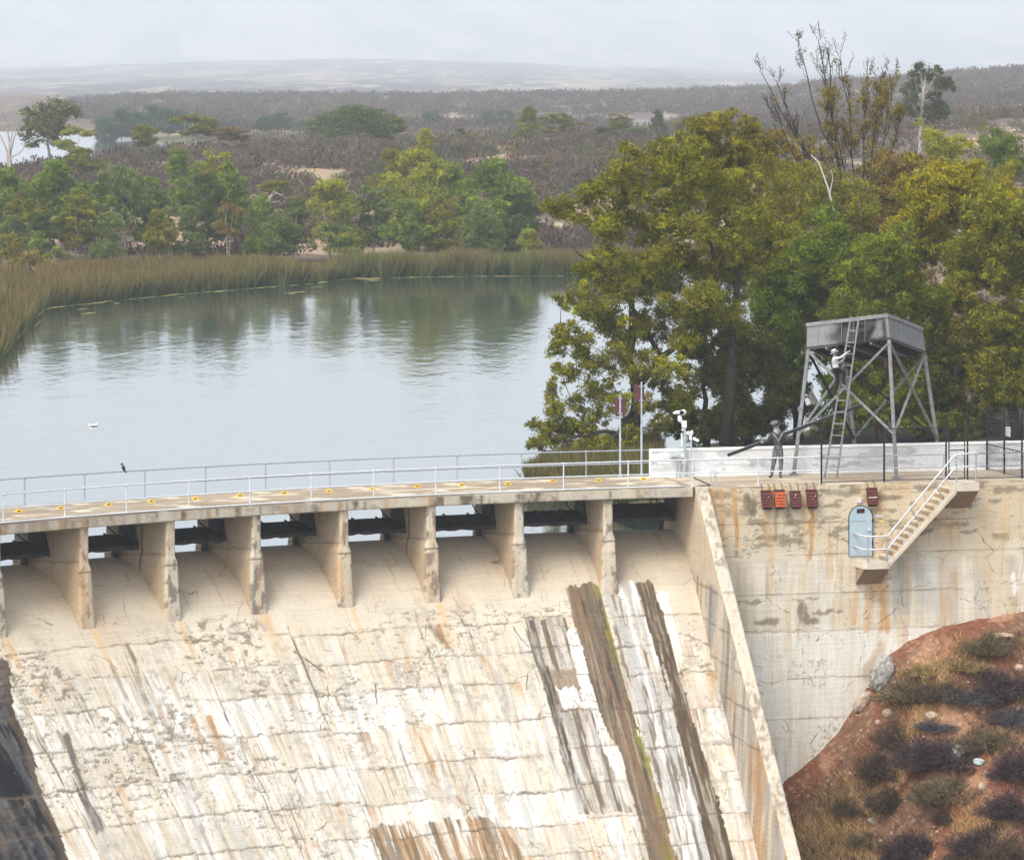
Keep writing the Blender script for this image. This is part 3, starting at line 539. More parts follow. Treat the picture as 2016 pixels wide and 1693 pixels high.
# the abutment: upright face, flat top, upstream back
def wall_tint(S, Z, U, V):
    c = CREAM * (0.88 + 0.24 * fbm(S * 0.7, Z * 0.7, 400))[..., None] * (0.93 + 0.14 * vnoise(S * 0.6, Z * 8, 401))[..., None]
    up = sstep(-2.7, -2.3, Z + 0.15 * (fbm(S, Z * 0, 402) - 0.5))
    c = mix(c, np.array((0.54, 0.46, 0.335)), up * 0.65)
    c = mix(c, SPALL * 0.95, sstep(0.57, 0.64, fbm(S * 1.3, Z * 3.4, 403, 5, 0.62) + 0.05 * sstep(-1.4, -0.5, Z)) * up * 0.75)
    st = fbm(S * 3.2, Z * 0.22, 404, 5, 0.62)
    low = sstep(-2.9, -3.15, Z)
    c = mix(c, WHITE, low * sstep(0.47, 0.60, st) * (0.45 + 0.5 * sstep(-5.6, -6.2, Z)))
    c = mix(c, WHITE * 0.97, sstep(-5.75, -5.9, Z + 0.25 * (fbm(S * 0.9, S * 0, 405) - 0.5)) * (0.62 + 0.4 * fbm(S * 2.5, Z * 0.4, 406)))
    c = mix(c, (0.44, 0.395, 0.33), low * sstep(0.50, 0.64, fbm(S * 2.0, Z * 0.2, 407, 5)) * 0.6 * sstep(-6.2, -5.6, Z))
    c = mix(c, BLUEGREY * 1.1, low * sstep(0.55, 0.64, fbm(S * 1.6, Z * 0.15, 408)) * 0.35 * sstep(-6.0, -5.2, Z))
    c = mix(c, RUST, sstep(0.60, 0.70, fbm(S * 2.6, Z * 0.25, 409)) * 0.45 * (0.4 + 0.6 * sstep(0.3, 0.6, fbm(S * 2, Z, 410))))
    c = mix(c, (0.62, 0.45, 0.26), sstep(0.55, 0.72, fbm(S * 1.7, Z * 0.18, 411)) * 0.35)
    nu = U + 7 * (fbm(S * 3, Z * 3, 412) - 0.5) * 2; nv = V + 7 * (fbm(S * 3, Z * 3, 413) - 0.5) * 2; fn = fbm(S * 6, Z * 1.2, 414)
    for pts, w, colr, am in [([(1418, 962), (1422, 1060)], 7, RUST * 1.1, 0.8), ([(1440, 962), (1444, 985), (1452, 1075)], 7, RUST * 1.05, 0.85), ([(1398, 962), (1408, 1010)], 8, RUST * 1.1, 0.6), ([(1596, 1000), (1598, 1035), (1594, 1100)], 6, RUST * 0.95, 0.9),
                             ([(1555, 1000), (1553, 1030)], 9, (0.22, 0.17, 0.12), 0.7), ([(1527, 1000), (1524, 1060)], 7, (0.22, 0.17, 0.12), 0.6), ([(1475, 985), (1478, 1005)], 17, (0.17, 0.135, 0.10), 0.9),
                             ([(1580, 1190), (1584, 1222), (1605, 1224)], 12, (0.21, 0.175, 0.13), 0.9), ([(1490, 1228), (1530, 1224)], 9, (0.22, 0.18, 0.13), 0.8), ([(1600, 1208), (1655, 1203)], 5, (0.22, 0.18, 0.13), 0.8),
                             ([(1455, 1184), (1492, 1186)], 5, (0.25, 0.21, 0.16), 0.8), ([(1560, 1182), (1612, 1180)], 4, (0.25, 0.21, 0.16), 0.7), ([(1690, 1150), (1680, 1225)], 8, RUST * 1.1, 0.55), ([(1735, 1150), (1742, 1235)], 18, RUST * 1.15, 0.8),
                             ([(1712, 1150), (1708, 1235)], 14, RUST * 1.2, 0.5), ([(1800, 1095), (1830, 1190)], 22, BLUEGREY * 1.05, 0.5), ([(1775, 1110), (1780, 1200)], 16, GREY, 0.45), ([(1735, 975), (1770, 980)], 10, (0.19, 0.15, 0.11), 0.85),
                             ([(1960, 965), (2016, 962)], 9, (0.2, 0.16, 0.12), 0.75), ([(1620, 968), (1690, 972)], 8, (0.2, 0.16, 0.12), 0.7), ([(1994, 1130), (2000, 1165)], 8, WHITE, 0.9), ([(1700, 1330), (1735, 1270)], 14, RUST * 0.8, 0.45)]:
        d = segdist(nu, nv, pts); c = mix(c, colr, sstep(w, w * 0.3, d + w * 1.1 * (fn - 0.45)) * am)
    for k, zc in enumerate((-0.28, -1.55, -2.82, -4.35, -5.82, -7.7, -9.3)):
        d = np.abs(Z - zc - 0.07 * (fbm(S * 0.8, S * 0 + k, 420) - 0.5) - 0.03 * vnoise(S * 7, S * 0, 421 + k)); on = sstep(0.3, 0.45, vnoise(S * 0.4, S * 0 + k * 3.7, 430))
        c = mix(c, CRACK * 1.3, sstep(0.045, 0.01, d) * on * (0.25 + 0.5 * vnoise(S * 2, Z * 0 + k, 435)))
    fc = fbm(S * 0.8, Z * 0.9, 440, 5, 0.6); c = mix(c, CRACK, sstep(0.010, 0.002, np.abs(fc - 0.52)) * sstep(0.5, 0.6, fbm(S * 0.3, Z * 0.4, 441, 2)) * 0.6)
    return np.minimum(c * np.array((1.07, 1.05, 1.0)), 0.78)
def abutment():
    ss = np.arange(30.15, 58.01, 0.055); zz = np.concatenate([np.arange(-0.05, -12.6, -0.055), [-14, -17]])
    S, Z = np.meshgrid(ss, zz); S = S.ravel(); Z = Z.ravel()
    nn = 0.03 - 0.012 * Z + 0.02 * (fbm(S * 0.9, Z * 0.9, 450) - 0.5)
    V = P(S, nn, Z); U, Vv = pix(V); c = wall_tint(S, Z, U, Vv)
    suv(mk('abutment_wall', V, grid_faces(len(zz), len(ss))[:, ::-1], M['face'], DAM, tint=c, smooth=True), S + 50, -Z)
    nt_ = np.concatenate([np.linspace(-4.6, 0.0, 46), [0.035]]); ss = np.arange(29.64, 58.01, 0.1)
    N_, S_ = np.meshgrid(nt_, ss); s, n = S_.ravel(), N_.ravel(); z = np.where(n > 0.02, -0.05, 0.0) - 0.004 * (s < 29.9)
    c = aged(None, s, n * 1.3, 460, np.array((0.43, 0.36, 0.265)), 0.12, 0.15); c = mix(c, (0.27, 0.21, 0.15), sstep(0.45, 0.65, fbm(s * 0.4, n * 2.2, 461)) * 0.65); c = mix(c, (0.60, 0.51, 0.38), sstep(0.58, 0.66, fbm(s * 0.7, n * 2.0, 462)) * 0.7)
    mk('abutment_deck', P(s, n, z), grid_faces(len(ss), len(nt_)), M['concrete'], DAM, tint=c)
    MB().prism([P(30.2, -4.62, -0.02), P(58, -4.62, -0.02), P(58, -4.62, -14), P(30.2, -4.62, -14)], [P(30.2, -5.0, -0.02), P(58, -5.0, -0.02), P(58, -5.0, -14), P(30.2, -5.0, -14)]).build('upstream_face', M['concrete'], DAM, tint=CREAM * 0.8)
abutment()
# ------------------------------------------------------------------ door, stairs (parts of the dam)
sd0, sd1 = s_at(1671.5, 0.05), s_at(1716.5, 0.05); zd0, zd1 = z_at(1091.5, 38, 0), z_at(994, 38, 0); rd = (sd1 - sd0) / 2; sdc = (sd0 + sd1) / 2
def arch(r, zb, zt, k=14): return [(-r, zb)] + [(-r * math.cos(math.pi * i / k), zt - r + r * math.sin(math.pi * i / k)) for i in range(k + 1)] + [(r, zb)]
MB().prism([P(sdc + a, 0.02, z) for a, z in arch(rd + 0.03, zd0 - 0.02, zd1 + 0.03)], [P(sdc + a + .012, 0.10, z) for a, z in arch(rd + 0.03, zd0 - 0.02, zd1 + 0.03)]).build('door_frame', M['black_metal'], DAM)
door = MB().prism([P(sdc + a, 0.05, z) for a, z in arch(rd, zd0, zd1)], [P(sdc + a - 0.01, 0.135, z) for a, z in arch(rd, zd0, zd1)]).build('door', M['door'], DAM)
def wall_box(s, z, w, h, n0, n1, name, mat, parent=None, **kw):
    return MB().prism([P(s - w, n0, z - h), P(s + w, n0, z - h), P(s + w, n0, z + h), P(s - w, n0, z + h)], [P(s - w, n1, z - h), P(s + w, n1, z - h), P(s + w, n1, z + h), P(s - w, n1, z + h)]).build(name, mat, parent, **kw)
wall_box(sdc - 0.02, z_at(1005, sdc, 0), 0.16, 0.085, 0.13, 0.15, 'name_plate', M['dark_plate'], door)
wall_box(sdc - 0.17, z_at(1023.5, sdc, 0), 0.28, 0.02, 0.13, 0.15, 'batten', M['door'], door)
h = MB(); h.box(P(sdc + 0.32, 0.16, z_at(1043, sdc, 0)), [.05, 0, 0], [0, .03, 0], [0, 0, .05]); h.tube([P(sdc + 0.26, 0.19, z_at(1043, sdc, 0)), P(sdc + 0.40, 0.19, z_at(1044, sdc, 0))], 0.018); h.build('handle', M['box_grey'], door)
for zf in (0.25, 0.7):
    hz = zd0 + (zd1 - zd0) * zf; MB().tube([P(sdc + rd - 0.01, 0.15, hz - .06), P(sdc + rd - 0.01, 0.15, hz + .06)], 0.025).build('hinge', M['black_metal'], door)

NS = 1.15
sl0, sl1 = s_at(1707.5, NS) - 0.0, s_at(1752, NS); su0, su1 = s_at(1881, NS), s_at(1928, NS); zl = -3.06; swl = s_at(1680, 0)
def stair_tint(o, seed, base=CREAM):
    me = o.data; V = np.empty(len(me.vertices) * 3, np.float32); me.vertices.foreach_get('co', V); V = V.reshape(-1, 3) + ORG[o.name]
    c = aged(V, V[:, 0] * 1.0 + V[:, 1], V[:, 2], seed, base, 0.2, 0.35)
    a = me.color_attributes.new('tint', 'FLOAT_COLOR', 'POINT'); k = np.ones((len(V), 4), np.float32); k[:, :3] = c; a.data.foreach_set('color', k.ravel()); return o
def subdiv(o, n):
    bm = bmesh.new(); bm.from_mesh(o.data); bmesh.ops.subdivide_edges(bm, edges=[e for e in bm.edges if e.calc_length() > 0.3], cuts=n, use_grid_fill=True); bm.to_mesh(o.data); bm.free(); return o
stairs = MB(); prof = [(sl1 - 0.02, zl)]; NR = 14; zs = np.linspace(zl, -0.0, NR + 1); ts = np.linspace(sl1 - 0.06, su0 - 0.01, NR)
MBs = MB()
for i in range(NR):                                            # one solid tread per riser, each with a worn nosing
    a, b = ts[i], (ts[i + 1] if i + 1 < NR else su0 + 0.02); zt = zs[i + 1] - (0.004 if i == NR - 1 else 0); zb0 = zs[i] - 0.34
    zb1 = zb0 + 0.22
    MBs.prism([P(a, 0.0, zb0), P(a, 0.0, zt), P(b + 0.02, 0.0, zt), P(b + 0.02, 0.0, zb1)], [P(a, NS - 0.05, zb0 + 0.1), P(a, NS - 0.05, zt), P(b + 0.02, NS - 0.05, zt), P(b + 0.02, NS - 0.05, zb1 + 0.1)])
    MBs.prism([P(a - 0.03, 0.0, zt - 0.06), P(a - 0.03, 0.0, zt + .006), P(a + 0.05, 0.0, zt + .006), P(a + 0.05, 0.0, zt - 0.06)], [P(a - 0.03, NS - 0.03, zt - 0.06), P(a - 0.03, NS - 0.03, zt + .006), P(a + 0.05, NS - 0.03, zt + .006), P(a + 0.05, NS - 0.03, zt - 0.06)])
stair_tint(MBs.build('stair_flight', M['concrete'], DAM), 500, CREAM * 1.10)
for i in range(NR - 1):                                        # rust-stained riser faces
    a = ts[i]; MB().prism([P(a - 0.012, 0.03, zs[i] + .01), P(a - 0.012, NS - .1, zs[i] + .01), P(a - 0.012, NS - .1, zs[i + 1] - .065), P(a - 0.012, 0.03, zs[i + 1] - .065)], [P(a + .01, 0.03, zs[i] + .01), P(a + .01, NS - .1, zs[i] + .01), P(a + .01, NS - .1, zs[i + 1] - .065), P(a + .01, 0.03, zs[i + 1] - .065)]).build('riser', M['concrete'], DAM, tint=mix(CREAM * .62, RUST * .75, np.array(0.35 + 0.5 * ((i * 7) % 5) / 5)))
k = MB()                                                      # the sloping side string that closes the flight
k.prism([P(ts[0] - 0.05, NS - 0.1, zl - 0.30), P(su0 + 0.05, NS - 0.1, -0.42), P(su0 + 0.05, NS - 0.1, -0.27), P(ts[0] - 0.05, NS - 0.1, zl - 0.14)], [P(ts[0] - 0.05, NS, zl - 0.30), P(su0 + 0.05, NS, -0.42), P(su0 + 0.05, NS, -0.27), P(ts[0] - 0.05, NS, zl - 0.14)])
stair_tint(subdiv(k.build('stair_string', M['concrete'], DAM), 8), 505, CREAM * 0.98)
def landing(name, pts, zt, zf, zw, seed):
    top = [P(s, n, zt) for s, n in pts]; m = [P(s, n, zf) for s, n in pts]; low = [P(s, min(n, 0.02), zw + (zf - zw) * 0) if n < 0.05 else P(s, 0.02, zw) for s, n in pts]
    o = MB().prism(m, top).build(name, M['concrete'], DAM); subdiv(o, 4); stair_tint(o, seed, CREAM * 1.0)
    q = MB(); front = [(s, n) for s, n in pts if n > 0.5]; s0 = min(p[0] for p in pts); s1 = max(p[0] for p in pts); f0 = min(p[0] for p in front); f1 = max(p[0] for p in front)
    q.prism([P(s0, 0.0, zf + .01), P(s0 + 0.3, 0.0, zw), P(s0 + 0.3, 0.0, zf + .01)], [P(s0 + .31, 0.0, zf + .01), P(s0 + .31, 0.0, zw), P(s0 + .32, 0.0, zf + .01)]) if False else None
    q.prism([P(f0, NS - 0.02, zf + .01), P(f0, 0.0, zf + .01), P(f0, 0.0, zw)], [P(f1, NS - 0.02, zf + .01), P(f1, 0.0, zf + .01), P(f1, 0.0, zw)])
    o2 = q.build('corbel', M['concrete'], DAM); subdiv(o2, 5); stair_tint(o2, seed + 3, np.array((0.36, 0.265, 0.185)))
landing('landing', [(swl, 0.0), (sl0 - 0.12, NS - 0.25), (sl0, NS), (sl1, NS), (sl1, 0.0)], zl, zl - 0.27, z_at(1150, 38, 0), 510)
landing('landing', [(su0 - 0.05, -0.02), (su0 - 0.05, NS), (su1, NS), (su1, -0.02)], 0.012, -0.33, z_at(1001, 41, 0), 520)

# ------------------------------------------------------------------ guardrails
def guardrail(label, s_posts, n, s_end, z0=0.0, hgt=1.05, mat='galv', mids=(0.52,), group='guardrails along the dam', pr=0.028, s_start=None, name='guardrail'):
    g = thing(name, label, 'railing', P(s_posts[len(s_posts) // 2], n, z0).tolist(), group)
    for s in s_posts:
        e, d = frame(s); m = MB(); m.tube([P(s, n, z0 - 0.02), P(s, n, z0 + hgt)], pr, 8); m.box(P(s, n, z0 + 0.01), e * 0.07, d * 0.07, UP * 0.012)
        for z in mids + (hgt,): m.ball(P(s, n, z0 + z), 0.05, 0.05, 0.05, 8, 6)
        m.build('post', M[mat], g)
    st = s_posts[0] if s_start is None else s_start
    for z in mids + (hgt,):
        ss = np.arange(st, s_end, 0.35); ss = np.append(ss, s_end)
        MB().tube(P(ss, n, z0 + z), pr, 8).build('rail', M[mat], g, smooth=True)
    return g
fposts = [s_at(u, -0.08) for u in (6.5, 127.8, 249, 371.7, 492, 613, 736, 858, 984, 1109.6, 1237, 1363.6, 1493, 1616, 1740, 1858)]
fposts = [fposts[0] - 2.68 * k for k in (4, 3, 2, 1)] + fposts
guardrail('pale painted two-bar guardrail along the near edge of the dam deck', fposts, -0.08, fposts[-1] + 0.02, mat='rail_white')
bposts = [s_at(u, -4.9) for u in (48.5, 166.5, 285, 404.5, 523, 648.8, 774.6, 900, 1026.5, 1154)]
bposts = [bposts[0] - 2.7 * k for k in (4, 3, 2, 1)] + bposts
guardrail('grey two-bar guardrail along the far water side of the dam deck', bposts, -4.9, s_at(1282, -4.9))
guardrail('short guardrail at the right end of the deck beyond the stairs', [s_at(2016, -0.08), s_at(2016, -0.08) + 2.7, s_at(2016, -0.08) + 5.4, s_at(2016, -0.08) + 8.1], -0.08, s_at(2016, -0.08) + 10.8, s_start=s_at(1907, -0.08))
MB().tube(P(np.arange(-14, 29.6, 0.4), 0.08, 0.045), 0.036, 6).build('edge_pipe', M['rail_white'], DAM, smooth=True)

hr = thing('stair_handrail', 'pale grey two-bar handrail round the door landing and up the concrete stairs', 'railing', P(sl1, NS, zl).tolist())
nh = NS - 0.06; z_up = [1.06, 0.53]
def z_of(s): return np.interp(s, [ts[0], su0], [zl, 0.0])
for top in (1.02, 0.50):
    pts = [P(swl - 0.05, 0.05, zl + top + 0.06), P(sl0 - 0.1, nh - 0.25, zl + top + 0.01), P(sl0 + 0.05, nh, zl + top), P(sl1 - 0.12, nh, zl + top), P(sl1 - 0.02, nh, zl + top + 0.04)]
    sA = np.linspace(sl1 + 0.1, su0 - 0.12, 8); pts += [P(s, nh, zl + (s - sl1) / (su0 - sl1) * (-zl) + top + 0.10) for s in sA]
    pts += [P(su0 + 0.06, nh, top + 0.10), P(su0 + 0.25, nh, top + 0.13), P(su1 - 0.02, nh, top + 0.13)]
    MB().tube(pts, 0.034, 8).build('rail', M['rail_white'], hr, smooth=True)
    MB().tube([P(su1 - 0.02, nh, top + 0.13), P(su1 - 0.03, 0.5, top + 0.1), P(su1 - 0.05, -0.02, top + 0.06)], 0.030, 8).build('return_rail', M['rail_white'], hr, smooth=True)
for s, z0, t in ((sl0 + 0.05, zl, 1.02), (sl1 - 0.12, zl, 1.02), (su0 + 0.06, 0.01, 1.1), (su1 - 0.12, 0.01, 1.13)): MB().tube([P(s, nh, z0), P(s, nh, z0 + t)], 0.036, 8).build('post', M['galv'], hr)
for fr in (0.32, 0.66):
    s = sl1 + (su0 - sl1) * fr; zt = zl + fr * (-zl) + 1.12; MB().tube([P(s, nh, zt), P(s + 0.42, nh, zt - 0.62)], 0.032, 8).build('strut', M['galv'], hr)

# ------------------------------------------------------------------ chain-link fences
def chain(p0, p1, z0, z1, pitch=0.095, r=0.0052):
    p0, p1 = np.asarray(p0, float), np.asarray(p1, float); L = np.linalg.norm(p1 - p0); h = z1 - z0; d = (p1 - p0) / L; nrm = np.array([d[1], -d[0], 0]); m = MB()
    for sg in (1, -1):
        for k in np.arange(-h, L + h, pitch * 1.414):
            a0, b0 = (k, k + h); lo, hi = max(a0, 0), min(b0, L)
            if hi - lo < 0.02: continue
            za, zb = z0 + (lo - k), z0 + (hi - k)
            if sg < 0: za, zb = z1 - (lo - k), z1 - (hi - k)
            A = p0 + d * lo + UP * za; B = p0 + d * hi + UP * zb; t = (B - A) / np.linalg.norm(B - A); w = np.cross(t, nrm) * r; q = nrm * r
            m.add([A + w, A - w * .5 + q, A - w * .5 - q, B + w, B - w * .5 + q, B - w * .5 - q], [(0, 1, 4, 3), (1, 2, 5, 4), (2, 0, 3, 5)])
    return m
def bar(m, A, B, r=0.02, k=6): m.tube([A, B], r, k)
def fence(label, pts, posts, H=2.12, barbs=0, mid=None, post_h=None, pitch=0.095, wr=0.0052):
    f = thing('chain_link_fence', label, 'fence', pts[0].tolist())
    for p in posts:
        ph = H + 0.05 if post_h is None else post_h; m = MB(); m.tube([p - UP * 0.05, p + UP * ph], 0.040, 8); m.ball(p + UP * ph, 0.05, 0.05, 0.035, 8, 5); m.build('post', M['black_metal'], f)
    for a, b in zip(pts[:-1], pts[1:]):
        chain(a, b, 0.06, H, pitch, wr).build('mesh_panel', M['black_metal'], f)
        m = MB(); bar(m, a + UP * H, b + UP * H, 0.018); m.build('top_wire', M['black_metal'], f); m = MB(); bar(m, a + UP * 0.06, b + UP * 0.06, 0.012); m.build('bottom_wire', M['black_metal'], f)
        if mid: m = MB(); bar(m, a + UP * mid, b + UP * mid, 0.024); m.build('mid_rail', M['black_metal'], f)
        for i in range(barbs):
            m = MB(); z = H + 0.12 + 0.13 * i; bar(m, a + UP * z, b + UP * z, 0.008, 4); L = np.linalg.norm(b - a); d = (b - a) / L
            for t in np.arange(0.08, L, 0.14): m.tube([a + d * t + UP * (z - .035) + d * .02, a + d * t + UP * (z + .035) - d * .02], 0.006, 3)
            m.build('barbed_wire', M['black_metal'], f)
    return f
fu = [P(s_at(u, 0.0), -0.02, 0) for u in (1617.5, 1741, 1863)]
fence('long black chain-link fence above the arched door, left of the stair gate', fu, fu)
fr_ = [P(s_at(u, 0.0), -0.02, 0) for u in (1905, 2040)]
fence('black chain-link fence along the deck edge right of the stair gate', fr_ + [P(s_at(2040, 0) + 6, -0.02, 0)], fr_ + [P(s_at(2040, 0) + 6, -0.02, 0)], 2.12, 3, None, 2.62)
c0, c1 = P(s_at(1943, -4.0), -4.0, 0), P(s_at(2012, -0.1), -0.1, 0)
fence('tall black barbed fence running across the deck with a white notice on it', [c0, (c0 + c1) / 2, c1], [c0, (c0 + c1) / 2, c1], 2.2, 3, 1.06, 2.62, 0.16, 0.0035)
gt = thing('fence_gate', 'narrow black chain-link gate at the top of the concrete stairs', 'gate', P(s_at(1884, 0), -0.02, 0).tolist())
ga, gb = P(s_at(1868.5, 0), -0.02, 0), P(s_at(1899.5, 0), -0.02, 0)
m = MB()
for p in (ga, gb): m.tube([p + UP * 0.05, p + UP * 2.1], 0.028, 6)
for z in (0.06, 1.2, 2.1): bar(m, ga + UP * z, gb + UP * z, 0.024)
m.build('frame', M['black_metal'], gt); chain(ga, gb, 0.06, 2.1).build('mesh_panel', M['black_metal'], gt)
m = MB(); m.box(gb + UP * 1.32 + np.array([0.03, -0.05, 0]), [.06, 0, 0], [0, .03, 0], [0, 0, .035]); m.build('latch', M['galv'], gt)
for u in (1863, 1905):
    p = P(s_at(u, 0.0), -0.02, 0); m = MB(); m.tube([p + UP * 2.1, p + UP * 2.62], 0.036, 6)
    for z in (2.2, 2.33, 2.46, 2.58): bar(m, p + UP * z + (ga - gb) * 0.12, p + UP * z - (ga - gb) * 0.12, 0.01, 4)
    m.build('barbed_bracket', M['black_metal'], gt)
sp = (c0 + c1) / 2 + np.array([0.12, -0.06, 0]); d_ = (c1 - c0) / np.linalg.norm(c1 - c0); zs_ = z_at(849, s_at(1982, -2), -2)
sg = MB(); sg.box(sp + UP * zs_, d_ * 0.32, np.array([d_[1], -d_[0], 0]) * 0.012, UP * 0.20).build('notice', M['sign_white'])
props(sg and C.objects['notice'], 'small blank white notice fixed high on the fence across the deck', 'sign')

# ------------------------------------------------------------------ white parapet on the upstream side
def parapet():
    s0, s1, nf, nb, h = s_at(1283, -4.12), 58.0, -4.12, -4.50, 1.13
    w = thing('parapet_wall', 'long white painted concrete parapet wall behind the tower and fence', 'wall', P(40, -4.3, 0).tolist())
    loop = [(nf + 0.04, -0.02), (nf + 0.04, 0.09), (nf, 0.13)] + [(nf, z) for z in np.arange(0.2, h - 0.1, 0.08)] + [(nf, h - 0.10), (nf + 0.03, h - 0.08), (nf + 0.03, h - 0.02), (nf, h), (nb, h), (nb, -0.02)]
    ss = np.concatenate([[s0], np.arange(s0 + 0.02, s1, 0.08)]); L = len(loop); a = np.array(loop)
    S = np.repeat(ss[:, None], L, 1).ravel(); Nn = np.tile(a[:, 0], len(ss)); Z = np.tile(a[:, 1], len(ss))
    c = np.array((0.72, 0.735, 0.75)) * (0.92 + 0.14 * fbm(S * 0.8, Z * 2, 600))[:, None]
    c = mix(c, np.array((0.44, 0.45, 0.455)), sstep(0.55, 0.68, fbm(S * 0.9, Z * 4.5, 601, 5)) * 0.65 * sstep(0.15, 0.3, Z)); c = mix(c, (0.30, 0.29, 0.28), sstep(0.62, 0.68, fbm(S * 1.3, Z * 5, 602, 5)) * sstep(0.12, 0.3, Z) * 0.6)
    c = mix(c, np.array((0.30, 0.31, 0.32)), sstep(0.05, 0.01, np.abs(Z - 0.62 - 0.05 * fbm(S * 0.5, S * 0, 603))) * sstep(0.45, 0.55, fbm(S * 0.5, S * 0, 604)) * 0.55)
    c = mix(c, np.array((0.83, 0.82, 0.80)), sstep(0.16, 0.1, Z)); c = mix(c, np.array((0.84, 0.83, 0.81)), sstep(h - 0.14, h - 0.06, Z))
    F = np.vstack([grid_faces(len(ss), L)[:, ::-1]]); V = P(S, Nn, Z)
    cap = tuple(range(L))
    mk('wall_body', V, [tuple(f) for f in F.tolist()] + [cap], M['concrete'], w, tint=c)
parapet()

# ------------------------------------------------------------------ louvred boxes hung on the wall
BOXES = [(1500.6, 1520, 966, 1000, 'rust_red', 'first dark red louvred box hung on the dam wall, counted from the spillway side', 2),
         (1524.7, 1547, 965, 999, 'rust_orange', 'bright orange-red louvred box hung between the dark red ones', 1),
         (1556, 1578, 967, 999, 'rust_red', 'dark red louvred box with a column of white droppings, right of the orange one', 5),
         (1588, 1610.5, 964.5, 998, 'rust_red', 'dark red louvred box with scattered droppings above a long rust streak', 6),
         (1707, 1729, 961, 994, 'rust_red', 'single dark red louvred box with a white bar hung above the arched door', 3)]
for i, (u0, u1, y0, y1, mt, lab, nd_) in enumerate(BOXES):
    s = s_at((u0 + u1) / 2 - 3, 0.1); z1, z0 = z_at(y0, s, 0), z_at(y1 - 1, s, 0.1); w = 0.205; e, d = frame(s)
    t = thing('bat_house', lab, 'hanging box', P(s, 0.1, z0).tolist(), 'louvred boxes hung from the dam crest')
    t.name = 'louvred_box'; ORG[t.name] = np.array(P(s, 0.1, z0))
    f = lambda a, n, z: P(s + a, n, z)
    n0, n1 = 0.07, 0.16                      # leans out at the foot
    b = MB(); b.prism([f(-w, n0, z1), f(w, n0, z1), f(w, n0 + .16, z1), f(-w, n0 + .16, z1)][::-1], [f(-w + .03, n1, z0), f(w + .03, n1, z0), f(w + .03, n1 + .15, z0), f(-w + .03, n1 + .15, z0)][::-1]); b.build('body', M[mt], t)
    for k in range(5):
        fz = 0.08 + 0.18 * k; za = z1 + (z0 - z1) * fz; zb = z1 + (z0 - z1) * (fz + 0.15); na = n0 + .16 + (n1 - n0) * fz; nb_ = na + (n1 - n0) * .15; sh = .03 * fz
        MB().prism([f(-w + sh - .01, na - .01, za), f(w + sh + .01, na - .01, za), f(w + sh + .01, na + .012, za), f(-w + sh - .01, na + .012, za)], [f(-w + sh - .01, nb_ - .01, zb), f(w + sh + .01, nb_ - .01, zb), f(w + sh + .01, nb_ + .045, zb), f(-w + sh - .01, nb_ + .045, zb)]).build('slat', M[mt], t)
    MB().prism([f(-w - .015, n0 - .01, z1), f(w + .015, n0 - .01, z1), f(w + .015, n0 + .19, z1 - .01), f(-w - .015, n0 + .19, z1 - .01)], [f(-w - .015, n0 - .01, z1 + .03), f(w + .015, n0 - .01, z1 + .03), f(w + .015, n0 + .19, z1 + .02), f(-w - .015, n0 + .19, z1 + .02)]).build('lid', M['rust_red' if mt == 'rust_red' else 'dark_plate'], t)
    MB().prism([f(-w + .05, n1 + .01, z0 - .07), f(w, n1 + .01, z0 - .07), f(w, n1 + .13, z0 - .07), f(-w + .05, n1 + .13, z0 - .07)], [f(-w + .05, n1 + .01, z0), f(w, n1 + .01, z0), f(w, n1 + .13, z0), f(-w + .05, n1 + .13, z0)]).build('bottom_slot', M['dark_plate'], t)
    for a in (-w * 0.75, w * 0.75): MB().tube([f(a - .02, -0.12, 0.03), f(a - .02, 0.05, 0.03), f(a - .01, 0.08, -0.02), f(a, n0 + .05, z1 + .02)], 0.016, 6).build('hook', M['rust_iron'], t)
    rr = random.Random(30 + i); m = MB()
    for k in range(nd_): m.ball(f(rr.uniform(-.12, .15) if i != 2 else rr.uniform(-.03, .03), n1 + .13, z1 + (z0 - z1) * rr.uniform(0.2, 0.92)), 0.018, 0.012, rr.uniform(0.015, 0.04), 6, 5)
    if i == 4: m.box(f(0.0, n0 + .235, z1 + (z0 - z1) * 0.53), e * 0.17, d * 0.012, UP * 0.014)
    m.build('dropping', M['dropping'], t)
o = wall_box(s_at(1692, 0.1), z_at(983, 38, 0), 0.08, 0.085, 0.02, 0.13, 'junction_box', M['white_plastic']); props(o, 'small off-white junction box on the wall just above the arched door', 'electrical box')
o = thing('warning_sign', 'small faded white and yellow sign on the wall right of the door', 'sign', P(s_at(1732, 0.05), 0.05, z_at(1025, 38, 0)).tolist())
wall_box(s_at(1732, 0.06), z_at(1014, 38, 0), 0.15, 0.05, 0.03, 0.05, 'upper_panel', M['white_plastic'], o); wall_box(s_at(1732, 0.06), z_at(1025, 38, 0), 0.15, 0.10, 0.03, 0.048, 'lower_panel', M['sign_yellow'], o)
wall_box(s_at(1732, 0.06), z_at(1021, 38, 0), 0.13, 0.012, 0.046, 0.056, 'dark_bar', M['dark_plate'], o)

